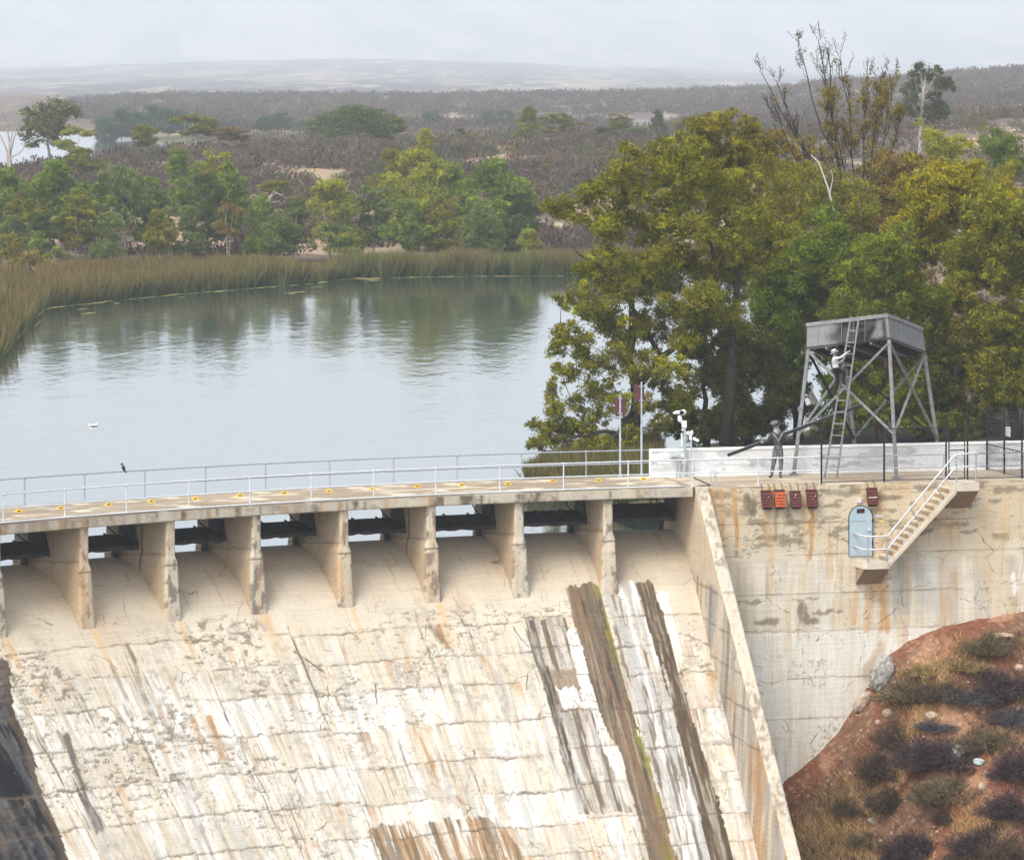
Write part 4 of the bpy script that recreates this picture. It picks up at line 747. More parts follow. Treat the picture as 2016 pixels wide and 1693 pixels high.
# ------------------------------------------------------------------ yellow brackets on the deck
YB = [(37, 1005.5), (119.8, 999.4), (213, 992.9), (297.6, 986.8), (384.8, 981.3), (472, 975.4), (559, 970.4), (647.7, 966.6), (733.5, 962), (822, 957), (909, 954.3), (999.5, 951.7), (1087.7, 947), (1178.4, 945.2), (1267, 942.6)]
BAY = ['first', 'second', 'third', 'fourth', 'fifth', 'sixth', 'seventh', 'eighth']
for i, (u, y) in enumerate(YB):
    p = at(u, y, 0.04); p[2] = 0
    t = thing('lifting_bracket', f"{'left' if i % 2 == 0 else 'right'} yellow lifting bracket on the deck above the {BAY[i // 2]} spillway bay from the left", 'bracket', p.tolist(), 'yellow brackets on the dam deck')
    rr = random.Random(i); a = rr.uniform(-0.3, 0.3) + 0.4; ex = np.array([math.cos(a), math.sin(a), 0]); ey = np.array([-ex[1], ex[0], 0])
    MB().box(p + UP * 0.012, ex * 0.14, ey * 0.12, UP * 0.012).build('base_plate', M['yellow'], t)
    MB().tube([p + ex * 0.10 + UP * 0.02, p + ex * 0.08 + UP * 0.07, p + UP * 0.095, p - ex * 0.08 + UP * 0.07, p - ex * 0.10 + UP * 0.02], 0.024, 6).build('lifting_eye', M['yellow'], t)
    MB().box(p + UP * 0.035, ex * 0.05, ey * 0.05, UP * 0.012).build('bolt', M['dark_plate'], t)

# ------------------------------------------------------------------ poles, camera mast and electrical boxes
def flag_pole(u, yt, yb, y0, y1, u0, u1, label):
    p = P(s_at(u, -4.75), -4.75, 0); p = p - UP * 0.0; Y = p[1]; zt = CZ - (yt - HOR) * Y / FPX
    t = thing('marker_pole', label, 'pole', p.tolist(), 'poles with brown red panels')
    m = MB(); m.tube([p, p + UP * (zt * 0.55)], 0.045, 8); m.tube([p + UP * (zt * 0.55), p + UP * zt], 0.036, 8); m.box(p + UP * 0.01, [.12, 0, 0], [0, .12, 0], [0, 0, .01]); m.build('pole', M['steel_pole'], t)
    z0, z1 = CZ - (y1 - HOR) * Y / FPX, CZ - (y0 - HOR) * Y / FPX; x0, x1 = (u0 - 1008) * Y / FPX, (u1 - 1008) * Y / FPX
    b = MB(); b.box([(x0 + x1) / 2, Y + 0.10, (z0 + z1) / 2], [(x1 - x0) / 2, 0.02, 0], [-0.01, 0.10, 0], [0, 0, (z1 - z0) / 2]); b.build('panel', M['panel_red'], t)
    for z in (z0 + .03, z1 - .03): MB().box(p + UP * z, [.09, 0, 0], [0, .06, 0], [0, 0, .02]).build('clamp', M['galv'], t)
flag_pole(1221, 778, 939, 783, 815, 1211, 1231, 'shorter grey pole with a brown red panel at the far deck edge')
flag_pole(1263, 752, 938, 759, 790, 1249, 1268, 'taller grey pole with a brown red panel beside the white parapet end')
sm = s_at(1348, -3.95); pm = P(sm, -3.95, 0); e, d = frame(sm); Ym = pm[1]; zz_ = lambda y: CZ - (y - HOR) * Ym / FPX; xx_ = lambda u: (u - 1008) * Ym / FPX
t = thing('camera_mast', 'grey mast carrying a white pan-tilt camera in front of the parapet', 'camera mast', pm.tolist())
m = MB(); m.tube([pm, pm + UP * zz_(828)], 0.055, 8); m.box(pm + UP * .012, [.14, 0, 0], [0, .14, 0], [0, 0, .012]); m.build('pole', M['steel_pole'], t)
m = MB(); m.box([xx_(1347), Ym, zz_(835)], [.10, 0, 0], [0, .08, 0], [0, 0, .14]); m.prism([[xx_(1335), Ym - .06, zz_(829)], [xx_(1350), Ym - .06, zz_(829)], [xx_(1350), Ym - .06, zz_(836)], [xx_(1343), Ym - .06, zz_(834)]], [[xx_(1335), Ym + .06, zz_(829)], [xx_(1350), Ym + .06, zz_(829)], [xx_(1350), Ym + .06, zz_(836)], [xx_(1343), Ym + .06, zz_(834)]]); m.build('bracket', M['white_plastic'], t)
m = MB(); m.tube([[xx_(1339), Ym, zz_(829)], [xx_(1338), Ym, zz_(818)]], [0.10, 0.085], 10); m.build('tilt_base', M['white_plastic'], t)
m = MB(); m.tube([[xx_(1325), Ym - .02, zz_(813.5)], [xx_(1332), Ym - .01, zz_(812)], [xx_(1347), Ym, zz_(812)]], [0.04, 0.08, 0.09], 10); m.ball([xx_(1345), Ym, zz_(812)], .13, .11, .125); h_ = m.build('camera_head', M['white_plastic'], t)
m = MB(); m.tube([[xx_(1342), Ym - .14, zz_(811.5)], [xx_(1342), Ym - .17, zz_(811.5)]], 0.085, 12); m.build('lens', M['lens'], h_)
m = MB(); m.ball([xx_(1344), Ym - .04, zz_(846)], .05, .05, .06); m.build('beacon', M['white_plastic'], t)
m = MB(); m.box([xx_(1342), Ym - .07, zz_(865)], [.035, 0, 0], [0, .03, 0], [0, 0, .26]); m.build('conduit_cover', M['white_plastic'], t)
sm2 = s_at(1361, -3.85); pm2 = P(sm2, -3.85, 0); Ym = pm2[1]
t = thing('camera_post', 'thin grey post with a small tilted white camera, right of the mast', 'camera post', pm2.tolist())
MB().tube([pm2, pm2 + UP * zz_(857)], 0.038, 8).build('pole', M['steel_pole'], t)
m = MB(); m.ball([xx_(1355), Ym, zz_(853)], .10, .09, .09); m.ball([xx_(1362), Ym, zz_(852)], .07, .07, .11); m.box([xx_(1359), Ym, zz_(860)], [.05, 0, 0], [0, .05, 0], [0, 0, .12]); m.build('housing', M['white_plastic'], t)
q = np.array([math.cos(-.5), 0, math.sin(-.5)]); qz = np.array([math.sin(.5), 0, math.cos(.5)]); m = MB(); m.box([xx_(1370), Ym - .03, zz_(865)], q * .13, [0, .06, 0], qz * .055); h_ = m.build('camera', M['white_plastic'], t)
for (u0, u1, y0, y1, mt, lab) in [(1320, 1334, 890, 899, 'box_grey', 'flat grey electrical box on the parapet left of the camera mast'), (1341, 1350, 891, 901, 'white_plastic', 'white electrical box on the parapet behind the camera mast'), (1343, 1351, 905, 913, 'box_grey', 'small pale grey box low on the parapet behind the mast')]:
    s = s_at((u0 + u1) / 2, -4.0); p = P(s, -4.05, 0); e, d = frame(s); Yb = p[1]; zc = CZ - ((y0 + y1) / 2 - HOR) * Yb / FPX
    t = thing('electrical_box', lab, 'electrical box', (p + UP * zc).tolist()); hw, hh = (u1 - u0) / 2 * Yb / FPX, (y1 - y0) / 2 * Yb / FPX
    MB().box(p + UP * zc + d * .05, e * hw, d * .07, UP * hh).build('housing', M[mt], t); MB().box(p + UP * (zc - hh * .1) + d * .125, e * hw * .85, d * .008, UP * hh * .75).build('cover', M[mt], t)
m = MB()
for u, y in ((1332, 899), (1339, 899), (1346, 913)):
    s = s_at(u, -4.0); p = P(s, -4.03, 0); z = CZ - (y - HOR) * p[1] / FPX; m.tube([p + UP * z, p + UP * 0.02], 0.022, 6)
props(m.build('conduit', M['steel_pole']), 'three thin grey conduits running down the parapet to the deck', 'conduit')
pts = [at(1354, 935.5), at(1372, 944), at(1395, 954.5), at(1399, 956.5), at(1375, 957)]
props(MB().tube([p + UP * 0.02 for p in pts], 0.022, 6).build('power_cable', M['rubber'], smooth=True), 'black cable lying across the deck near the camera mast', 'cable')
for u, lab in ((1404, 'thicker pair of bent grey standpipes at the deck edge'), (1411.5, 'thin single grey standpipe at the deck edge, right of the pair')):
    p = at(u, 955); m = MB(); w = 0.07 if u < 1408 else 0.0
    for k in ((-w, w) if w else (0,)): m.tube([p + np.array([k, 0, 0]), p + np.array([k * 1.0 + .02, 0, .12]), p + np.array([k * 1.2 - .03, 0, .36]), p + np.array([k - .02, 0, .50])], 0.022, 6)
    t = thing('standpipe', lab, 'pipe', p.tolist()); m.build('pipe', M['steel_pole'], t); MB().box(p + UP * .53, [.09 if w else .06, 0, 0], [0, .05, 0], [0, 0, .04]).build('cap', M['box_grey'], t)

# ------------------------------------------------------------------ the timber tank tower
def tank_col(A, B, seed, dark=False):
    c = np.full(A.shape + (3,), 0.19) * (0.85 + 0.3 * fbm(A * 3, B * 3, seed))[..., None]; c = c * (0.97 + 0.06 * (np.floor(B * 5) % 2))[..., None]
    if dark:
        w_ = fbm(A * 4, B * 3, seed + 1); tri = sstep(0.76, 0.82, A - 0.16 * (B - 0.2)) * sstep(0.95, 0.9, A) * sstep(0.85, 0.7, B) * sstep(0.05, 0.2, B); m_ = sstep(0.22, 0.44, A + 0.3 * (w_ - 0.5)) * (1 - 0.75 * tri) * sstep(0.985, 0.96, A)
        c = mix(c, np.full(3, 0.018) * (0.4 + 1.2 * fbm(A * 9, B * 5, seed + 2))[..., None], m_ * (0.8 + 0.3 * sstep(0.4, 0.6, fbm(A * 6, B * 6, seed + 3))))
    return c
M['tank'] = tinted('grey_tank_cladding', fine=9)
def tower():
    X = lambda u, Y, y: np.array([(u - 1008) * Y / FPX, Y, CZ - (y - HOR) * Y / FPX])
    L, F, R = X(1588, 185.8, 688), X(1752, 184.4, 669), X(1823, 188.4, 696); B = L + R - F
    FL, FR, BR, BL = np.array([11.42, 185.35, 0]), np.array([15.45, 183.75, 0]), np.array([17.75, 188.3, -0.4]), np.array([14.4, 190.0, -0.4])
    t = thing('tank_tower', 'grey timber tower with a low square tank on four splayed legs', 'tower', ((FL + FR + BR + BL) / 4).tolist())
    n = np.cross(F - L, R - F); n /= np.linalg.norm(n); cen = (L + R) / 2; H = 1.09
    lo = [L, F, R, B]; hi = [cen + (p - cen) * 0.965 + n * H for p in lo]
    side = np.linspace(0, 1, 40); up = np.linspace(0, 1, 16)
    tank = None
    for i in range(4):
        a, b = lo[i], lo[(i + 1) % 4]; ah, bh = hi[i], hi[(i + 1) % 4]; A, Bv = np.meshgrid(side, up); A = A.ravel(); Bv = Bv.ravel()
        V = (a + (b - a) * A[:, None]) * (1 - Bv[:, None]) + (ah + (bh - ah) * A[:, None]) * Bv[:, None]
        inn = V - np.cross(b - a, n) / np.linalg.norm(np.cross(b - a, n)) * 0.05; k = len(V); Fc = grid_faces(16, 40)
        o = mk('tank_panel', np.vstack([V, inn]), np.vstack([Fc, Fc[:, ::-1] + k]), M['tank'], t, tint=np.vstack([tank_col(A, Bv, 700 + i * 9, i == 0)] * 2))
        m = MB(); out = np.cross(b - a, n) / np.linalg.norm(np.cross(b - a, n))
        for f in np.linspace(0.14, 0.86, 6): m.box((a + (b - a) * f) * .5 + (ah + (bh - ah) * f) * .5 + out * .015, (b - a) / np.linalg.norm(b - a) * .009, out * .009, (ah - a) * .44)
        m.build('batten', M['tower'], o)
        m = MB(); m.box((ah + bh) / 2 - n * .08 + out * .02, (bh - ah) * .505, out * .03, n * .075); m.build('rim', M['tower'], t)
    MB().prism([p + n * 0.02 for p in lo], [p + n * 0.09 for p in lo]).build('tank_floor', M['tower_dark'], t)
    MB().prism([cen + (p - cen) * .96 - n * 0.03 for p in hi], [cen + (p - cen) * .96 for p in hi]).build('tank_cover', M['tower'], t)
    for f in np.linspace(0.1, 0.9, 7):
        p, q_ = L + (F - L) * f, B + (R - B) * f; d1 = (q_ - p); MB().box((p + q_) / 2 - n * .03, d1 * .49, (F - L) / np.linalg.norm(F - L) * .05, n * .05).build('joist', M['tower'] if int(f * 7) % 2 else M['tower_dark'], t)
    feet = [FL, FR, BR, BL]; tops = [cen + (p - cen) * 0.97 for p in lo]
    def beam(m, a, b, r): 
        d1 = (b - a) / np.linalg.norm(b - a); u_ = np.cross(d1, [0.2, 1, 0]); u_ /= np.linalg.norm(u_); m.box((a + b) / 2, u_ * r, np.cross(d1, u_) * r, (b - a) / 2)
    for a, b in zip(feet, tops): m = MB(); beam(m, a, b, 0.070); m.box(a + UP * 0.03, [.16, 0, 0], [0, .16, 0], [0, 0, .035]); m.build('leg', M['tower'], t)
    for i in range(4):
        j = (i + 1) % 4; ai = feet[i] + (tops[i] - feet[i]) * 0.32; aj = feet[j] + (tops[j] - feet[j]) * 0.32; ti = feet[i] + (tops[i] - feet[i]) * 0.985; tj = feet[j] + (tops[j] - feet[j]) * 0.985
        off = np.array([0.0, -0.06, 0]) if i < 2 else np.array([0.0, 0.06, 0])
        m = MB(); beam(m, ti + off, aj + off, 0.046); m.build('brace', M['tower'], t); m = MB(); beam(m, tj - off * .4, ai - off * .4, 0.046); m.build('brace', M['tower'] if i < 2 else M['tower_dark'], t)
    # ladder leaning on the tank's nearest side
    lb, lt = np.array([12.82, 183.95, 0]), X(1683, 184.55, 624)
    ld = thing('wooden_ladder', 'long grey wooden ladder leaning from the deck against the tank', 'ladder', lb.tolist()); ax = np.array([1.0, -0.42, 0]); ax /= np.linalg.norm(ax)
    for sg_ in (-1, 1): m = MB(); beam(m, lb + ax * .26 * sg_, lt + ax * .17 * sg_, 0.036); m.build('rail', M['ladder'], ld)
    for f in np.arange(0.05, 0.99, 0.072): p = lb + (lt - lb) * f; w = .26 - .09 * f; m = MB(); beam(m, p - ax * w, p + ax * w, 0.026); m.build('rung', M['ladder'], ld)
    return lb, lt, ax
LB, LT, LAX = tower()
# ------------------------------------------------------------------ people
def skin_body(name, J, Es, root, mats, parent, extra=None, sub=2):
    names = list(J); me = bpy.data.meshes.new(name); off = ORG[parent.name]
    me.from_pydata([tuple(np.asarray(J[k][0], float) - off) for k in names], [(names.index(a), names.index(b)) for a, b, _ in Es], [])
    o = link(bpy.data.objects.new(name, me)); o.modifiers.new('skin', 'SKIN')
    for i, k in enumerate(names):
        sv = me.skin_vertices[0].data[i]; r = J[k][1]; sv.radius = (r, r) if not isinstance(r, tuple) else r; sv.use_root = (k == root)
    sm_ = o.modifiers.new('sub', 'SUBSURF'); sm_.levels = sub; sm_.render_levels = sub
    dg = bpy.context.evaluated_depsgraph_get(); ev = bpy.data.meshes.new_from_object(o.evaluated_get(dg)); V = np.empty(len(ev.vertices) * 3, np.float32); ev.vertices.foreach_get('co', V); V = V.reshape(-1, 3) + off
    F = [tuple(p.vertices) for p in ev.polygons]; bpy.data.objects.remove(o, do_unlink=True)
    segs = [(np.asarray(J[a][0], float), np.asarray(J[b][0], float), m_) for a, b, m_ in Es]; keys = list(mats); fm = []
    for f in F:
        c = V[list(f)].mean(0); best = None
        for a, b, m_ in segs:
            t = np.clip(np.dot(c - a, b - a) / np.dot(b - a, b - a), 0, 1); d_ = np.linalg.norm(c - a - (b - a) * t)
            if best is None or d_ < best[0]: best = (d_, m_)
        fm.append(keys.index(best[1]))
    if extra:
        for mb, mk_ in extra:
            n0 = len(V); V = np.vstack([V] + mb.v); F += [tuple(i + n0 for i in f) for f in mb.f]; fm += [keys.index(mk_)] * len(mb.f)
    ob = mk(name, V, F, [M[mats[k]] for k in keys], parent, smooth=True, fmat=fm); return ob
def hand(palm, along, curl, side, s=1.0):
    """palm and five bent fingers that close round a bar: along = towards the fingertips, curl = the way they bend, side = across the knuckles"""
    m = MB(); palm, along, curl, side = (np.asarray(q, float) for q in (palm, along, curl, side))
    m.ball(palm, 0.045 * s, 0.045 * s, 0.045 * s, 8, 6)
    for i, l in enumerate((0.9, 1.0, 0.95, 0.75)):
        b = palm + side * (i - 1.5) * 0.021 * s + along * 0.03 * s; m.tube([b, b + along * 0.038 * l * s + curl * 0.006 * s, b + along * 0.055 * l * s + curl * 0.035 * l * s, b + along * 0.035 * l * s + curl * 0.058 * l * s], [0.0105 * s, 0.010 * s, 0.009 * s, 0.008 * s], 6)
    b = palm - side * 0.038 * s; m.tube([b, b - side * 0.02 * s + along * 0.03 * s + curl * 0.02 * s, b + along * 0.045 * s + curl * 0.05 * s], [0.013 * s, 0.012 * s, 0.010 * s], 6)
    return m
def lathe_hat(c, up, prof, k=20, squash=1.0, fwd=(1, 0, 0)):
    up = np.asarray(up, float); up /= np.linalg.norm(up); f = np.asarray(fwd, float); f = f - up * np.dot(f, up); f /= np.linalg.norm(f); r_ = np.cross(up, f); m = MB(); a = np.arange(k) * 2 * math.pi / k
    V = np.concatenate([c + up * z + r * (np.cos(a)[:, None] * f + np.sin(a)[:, None] * r_ * squash) for r, z in prof]); n = len(prof)
    return m.add(V, [(i * k + j, i * k + (j + 1) % k, (i + 1) * k + (j + 1) % k, (i + 1) * k + j) for i in range(n - 1) for j in range(k)] + [tuple(range((n - 1) * k, n * k)), tuple(range(k))[::-1]])

def standing_man():
    Y0 = 184.15; K = Y0 / FPX; w = lambda u, y, d=0.0: np.array([(u - 1008) * K, Y0 + d, CZ - (y - HOR) * K])
    sc = 1.28; t = thing('person', 'person in grey cap and braces seen from behind, holding a long pole', 'person', w(1528, 941).tolist())
    t.location.z = 0; ORG[t.name] = np.array([w(1528, 941)[0], Y0, 0.0])
    J = {'pelvis': (w(1531.5, 887), 0.185), 'waist': (w(1532, 876), 0.165), 'chest': (w(1531, 864, .02), 0.215), 'upper': (w(1530.5, 854, .03), 0.17), 'neck': (w(1528.5, 846.5, .05), 0.075), 'head': (w(1527.5, 838, .06), (0.125, 0.135)), 'crown': (w(1526.5, 833.5, .06), 0.10),
         'ls': (w(1519.5, 856.5, .02), 0.105), 'le': (w(1512, 868.5, .06), 0.075), 'lw': (w(1504.5, 872.5, .26), 0.05), 'lp': (w(1501.8, 872, .31), 0.045),
         'rs': (w(1543, 856, .02), 0.105), 're': (w(1549.5, 869.5, .0), 0.078), 'rw': (w(1545.5, 862.5, .26), 0.05), 'rp': (w(1544.5, 859.5, .31), 0.045),
         'lh': (w(1527, 890), 0.145), 'lk': (w(1523, 912, .04), 0.098), 'lc': (w(1521, 922, .0), 0.09), 'la': (w(1519, 937, -.02), 0.058), 'lt': (w(1515, 940.2, .18), 0.046),
         'rh': (w(1536.5, 890), 0.145), 'rk': (w(1538, 912, .04), 0.098), 'rc': (w(1537, 922, .0), 0.088), 'ra': (w(1536, 937, -.02), 0.058), 'rt': (w(1538.5, 940.2, .2), 0.046)}
    E_ = [('pelvis', 'waist', 'trouser'), ('waist', 'chest', 'shirt'), ('chest', 'upper', 'shirt'), ('upper', 'neck', 'skin'), ('neck', 'head', 'skin'), ('head', 'crown', 'hair'), ('upper', 'ls', 'shirt'), ('ls', 'le', 'shirt'), ('le', 'lw', 'shirt'), ('lw', 'lp', 'skin'),
          ('upper', 'rs', 'shirt'), ('rs', 're', 'shirt'), ('re', 'rw', 'shirt'), ('rw', 'rp', 'skin'), ('pelvis', 'lh', 'trouser'), ('lh', 'lk', 'trouser'), ('lk', 'lc', 'trouser'), ('lc', 'la', 'trouser'), ('la', 'lt', 'boot'), ('pelvis', 'rh', 'trouser'), ('rh', 'rk', 'trouser'), ('rk', 'rc', 'trouser'), ('rc', 'ra', 'trouser'), ('ra', 'rt', 'boot')]
    pd = np.array([math.cos(-0.0), 0, 0]); A = w(1433, 898, .36); B = w(1706, 797, .50); pd = (B - A) / np.linalg.norm(B - A); face = np.cross(pd, [0, 1, 0])
    up_ = np.array([-pd[2], 0, pd[0]])
    ex = [(hand(J['lp'][0] + np.array([0, .02, 0]), [0, 1, 0], up_, pd, sc), 'skin'), (hand(J['rp'][0] + np.array([0, .02, 0]), [0, 1, 0], up_, pd, sc), 'skin')]
    hc = J['head'][0]; fm_ = MB(); fm_.ball(hc + np.array([-.05, .135, -.015]), .022, .035, .028, 8, 6)                       # nose
    for q in (-.115, .115): fm_.ball(hc + np.array([q, -.0, -.02]), .018, .035, .045, 8, 6)
    ex.append((fm_, 'skin')); em = MB()
    for q in (-.085, -.0): em.ball(hc + np.array([q, .118, .02]), .014, .014, .012, 6, 5)
    em.ball(hc + np.array([-.045, .118, -.07]), .035, .014, .009, 8, 5); ex.append((em, 'hair'))
    skin_body('body', J, E_, 'pelvis', {'trouser': 'trouser_grey', 'shirt': 'shirt_grey', 'skin': 'skin', 'boot': 'boot', 'hair': 'hair'}, t, ex)
    # flat cap tilted back, its peak forward
    upv = np.array([-0.28, -0.25, 1.0]); c = J['crown'][0] + np.array([-.02, -.02, -.03]); fw = np.array([-0.4, 1, 0])
    cap = lathe_hat(c, upv, [(0.145, -0.03), (0.155, 0.0), (0.175, 0.05), (0.165, 0.09), (0.11, 0.12), (0.02, 0.13)], fwd=fw).build('cap', M['cap_grey'], t, smooth=True)
    m = lathe_hat(c, upv, [(0.150, -0.045), (0.162, -0.02), (0.160, 0.005)], fwd=fw); m.build('cap_band', M['hat_band'], cap, smooth=True)
    f2 = fw / np.linalg.norm(fw); r2 = np.array([f2[1], -f2[0], 0]); MB().prism([c + f2 * .12 + r2 * -.11 + UP * .0, c + f2 * .12 + r2 * .11, c + f2 * .25 + r2 * .07 - UP * .05, c + f2 * .25 - r2 * .07 - UP * .05], [c + f2 * .12 - r2 * .11 + UP * .02, c + f2 * .12 + r2 * .11 + UP * .02, c + f2 * .25 + r2 * .07 - UP * .03, c + f2 * .25 - r2 * .07 - UP * .03]).build('cap_peak', M['cap_grey'], cap)
    yb = -0.235
    for pts in ([w(1522.5, 853, -.13), w(1526, 859, -.20), w(1531.5, 866, -.215), w(1535.5, 874, -.165)], [w(1540, 853, -.13), w(1537, 859, -.20), w(1532.5, 866, -.222), w(1530.5, 869, -.215)]): MB().tube(pts, 0.024, 5).build('brace_strap', M['strap'], t, smooth=True)
    q = thing('long_pole', 'long dark pole held slanting by the standing person', 'pole', A.tolist())
    q.location = Vector(A.tolist()); m = MB(); m.box((A + B) / 2, (B - A) / 2, np.array([0, .055, 0]), up_ * .062); m.build('shaft', M['pole_dark'], q)
    m = MB(); m.box((A + B) / 2 + up_ * .066, (B - A) / 2 * .985, np.array([0, .05, 0]), up_ * .006); m.build('edge_strip', M['tower'], q)
standing_man()

def climbing_man():
    Y0 = 184.2; K = Y0 / FPX; w = lambda u, y, d=0.0: np.array([(u - 1008) * K, Y0 + d, CZ - (y - HOR) * K])
    t = thing('person', 'person in pale hat, white shirt and dark trousers climbing the ladder', 'person', w(1648, 777).tolist()); sc = 0.95
    J = {'pelvis': (w(1646.5, 729.5), 0.145), 'waist': (w(1646, 723), 0.135), 'chest': (w(1643.2, 713, .0), 0.16), 'upper': (w(1641.8, 706.5, .0), 0.125), 'neck': (w(1642.5, 701.5), 0.058), 'head': (w(1644, 696.5), (0.095, 0.10)), 'crown': (w(1643.2, 693.2), 0.085),
         'as': (w(1643, 706, -.15), 0.075), 'ae': (w(1655.5, 703, -.18), 0.055), 'aw': (w(1668.5, 693.5, -.02), 0.038), 'ap': (w(1672.5, 692, .02), 0.034),
         'bs': (w(1643.5, 707, .14), 0.075), 'be': (w(1652.5, 715.5, .20), 0.055), 'bw': (w(1660, 709.5, .15), 0.038), 'bp': (w(1661.8, 706.5, .16), 0.034),
         'rh': (w(1647.5, 730.5, -.09), 0.115), 'rk': (w(1661, 731.5, -.12), 0.088), 'rc': (w(1661.5, 741, -.1), 0.072), 'ra': (w(1659.5, 752, -.05), 0.048), 'rt': (w(1664.8, 756.2, .02), 0.042), 'rl': (w(1657, 756, -.05), 0.04),
         'lh': (w(1647, 731, .09), 0.115), 'lk': (w(1649, 752, .08), 0.085), 'lc': (w(1646, 762, .07), 0.070), 'la': (w(1643.5, 774, .06), 0.046), 'lt': (w(1650.5, 777.2, .08), 0.042)}
    E_ = [('pelvis', 'waist', 'trouser'), ('waist', 'chest', 'shirt'), ('chest', 'upper', 'shirt'), ('upper', 'neck', 'skin'), ('neck', 'head', 'skin'), ('head', 'crown', 'hair'), ('upper', 'as', 'shirt'), ('as', 'ae', 'shirt'), ('ae', 'aw', 'shirt'), ('aw', 'ap', 'skin'), ('upper', 'bs', 'shirt'), ('bs', 'be', 'shirt'), ('be', 'bw', 'shirt'), ('bw', 'bp', 'skin'),
          ('pelvis', 'rh', 'trouser'), ('rh', 'rk', 'trouser'), ('rk', 'rc', 'trouser'), ('rc', 'ra', 'trouser'), ('ra', 'rt', 'boot'), ('ra', 'rl', 'boot'), ('pelvis', 'lh', 'trouser'), ('lh', 'lk', 'trouser'), ('lk', 'lc', 'trouser'), ('lc', 'la', 'trouser'), ('la', 'lt', 'boot')]
    lr = (LT - LB) / np.linalg.norm(LT - LB); along = np.array([0.6, 0.8, 0.1])
    ex = [(hand(J['ap'][0], [0.75, .6, .2], [-0.3, 1, 0], lr, sc), 'skin'), (hand(J['bp'][0], [0.75, .5, .3], [0.4, .8, 0], lr, sc), 'skin')]
    hc = J['head'][0]; fm_ = MB(); fm_.ball(hc + np.array([.10, 0, -.005]), .03, .02, .022, 8, 6); fm_.ball(hc + np.array([.07, 0, -.07]), .035, .035, .03, 8, 6)
    for q in (-.088, .088): fm_.ball(hc + np.array([-.01, q, -.01]), .026, .014, .034, 8, 6)
    ex.append((fm_, 'skin')); em = MB()
    for q in (-.035, .035): em.ball(hc + np.array([.085, q, .02]), .010, .011, .009, 6, 5)
    em.ball(hc + np.array([.09, 0, -.05]), .012, .028, .006, 8, 5); ex.append((em, 'hair'))
    skin_body('body', J, E_, 'pelvis', {'trouser': 'trouser_dark', 'shirt': 'shirt_light', 'skin': 'skin', 'boot': 'boot', 'hair': 'hair'}, t, ex)
    upv = np.array([-0.42, 0, 1.0]); c = J['crown'][0] + np.array([-.01, 0, .0]); h_ = lathe_hat(c, upv, [(0.19, -0.012), (0.195, 0.0), (0.115, 0.012), (0.112, 0.06), (0.10, 0.11), (0.06, 0.125), (0.02, 0.11)], fwd=(1, 0, 0.4)).build('hat', M['hat_light'], t, smooth=True)
    lathe_hat(c, upv, [(0.119, 0.012), (0.117, 0.045)]).build('hat_band', M['hat_band'], h_)
    for q in (-.07, .07): MB().tube([w(1641, 705, q), w(1639.2, 712, q * 1.1), w(1642.6, 723, q)], 0.016, 5).build('brace_strap', M['hat_band'], t)
climbing_man()

# ------------------------------------------------------------------ birds
def pelican(p, flip, label, s=1.0):
    p = np.asarray(p, float); x = np.array([flip, 0.15, 0]); x /= np.linalg.norm(x); y = np.array([-x[1], x[0], 0]); R = np.stack([x, y, UP], 1); t = thing('pelican', label, 'bird', p.tolist(), 'white birds afloat on the lake')
    b = MB(); b.ball(p + UP * .14 * s, .42 * s, .20 * s, .19 * s, 14, 9, R); b.tube([p + (x * -.34 + UP * .18) * s, p + (x * -.5 + UP * .24) * s], [.10 * s, .02], 8); b.tube([p + (x * .28 + UP * .22) * s, p + (x * .40 + UP * .34) * s, p + (x * .34 + UP * .46) * s, p + (x * .38 + UP * .50) * s], [.10 * s, .06 * s, .05 * s, .06 * s], 8); b.ball(p + (x * .40 + UP * .50) * s, .09 * s, .065 * s, .065 * s, 10, 7, R)
    b.build('body', M['bird_white'], t, smooth=True); MB().tube([p + (x * .46 + UP * .50) * s, p + (x * .60 + UP * .40) * s, p + (x * .66 + UP * .30) * s], [.035 * s, .025 * s, .008], 6).build('beak', M['beak'], t)
    for q in (-1, 1): MB().ball(p + (y * q * .16 + x * -.08 + UP * .20) * s, .32 * s, .06 * s, .11 * s, 10, 7, R).build('wing', M['bird_white'], t, smooth=True)
pelican(at(178.5, 839.5, WATER), -1, 'left one of two white birds floating on the lake', 0.28)
pelican(at(187, 839, WATER), 1, 'right one of two white birds floating on the lake, slightly larger', 0.33)
sb = s_at(242, -4.9); p = P(sb, -4.9, 1.08); t = thing('blackbird', 'small dark bird perched on the far guardrail', 'bird', p.tolist())
b = MB(); b.tube([p + [.06, 0, .02], p + [.03, 0, .10], p + [-.02, 0, .19]], [.03, .075, .055], 10); b.ball(p + [-.035, -.01, .255], .05, .045, .048, 10, 7); b.tube([p + [.04, 0, .04], p + [.13, 0, -.09]], [.035, .015], 6); b.build('body', M['bird_dark'], t, smooth=True)
MB().tube([p + [-.08, -.01, .26], p + [-.125, -.015, .25]], [.014, .003], 6).build('beak', M['bird_dark'], t)
for q in (-.045, .045): MB().ball(p + [.025, q, .12], .035, .015, .08, 8, 6).build('wing', M['bird_dark'], t, smooth=True)
for q in (-.02, .02): MB().tube([p + [.01, q, .05], p + [.0, q, -.02]], 0.008, 5).build('leg', M['bird_dark'], t)
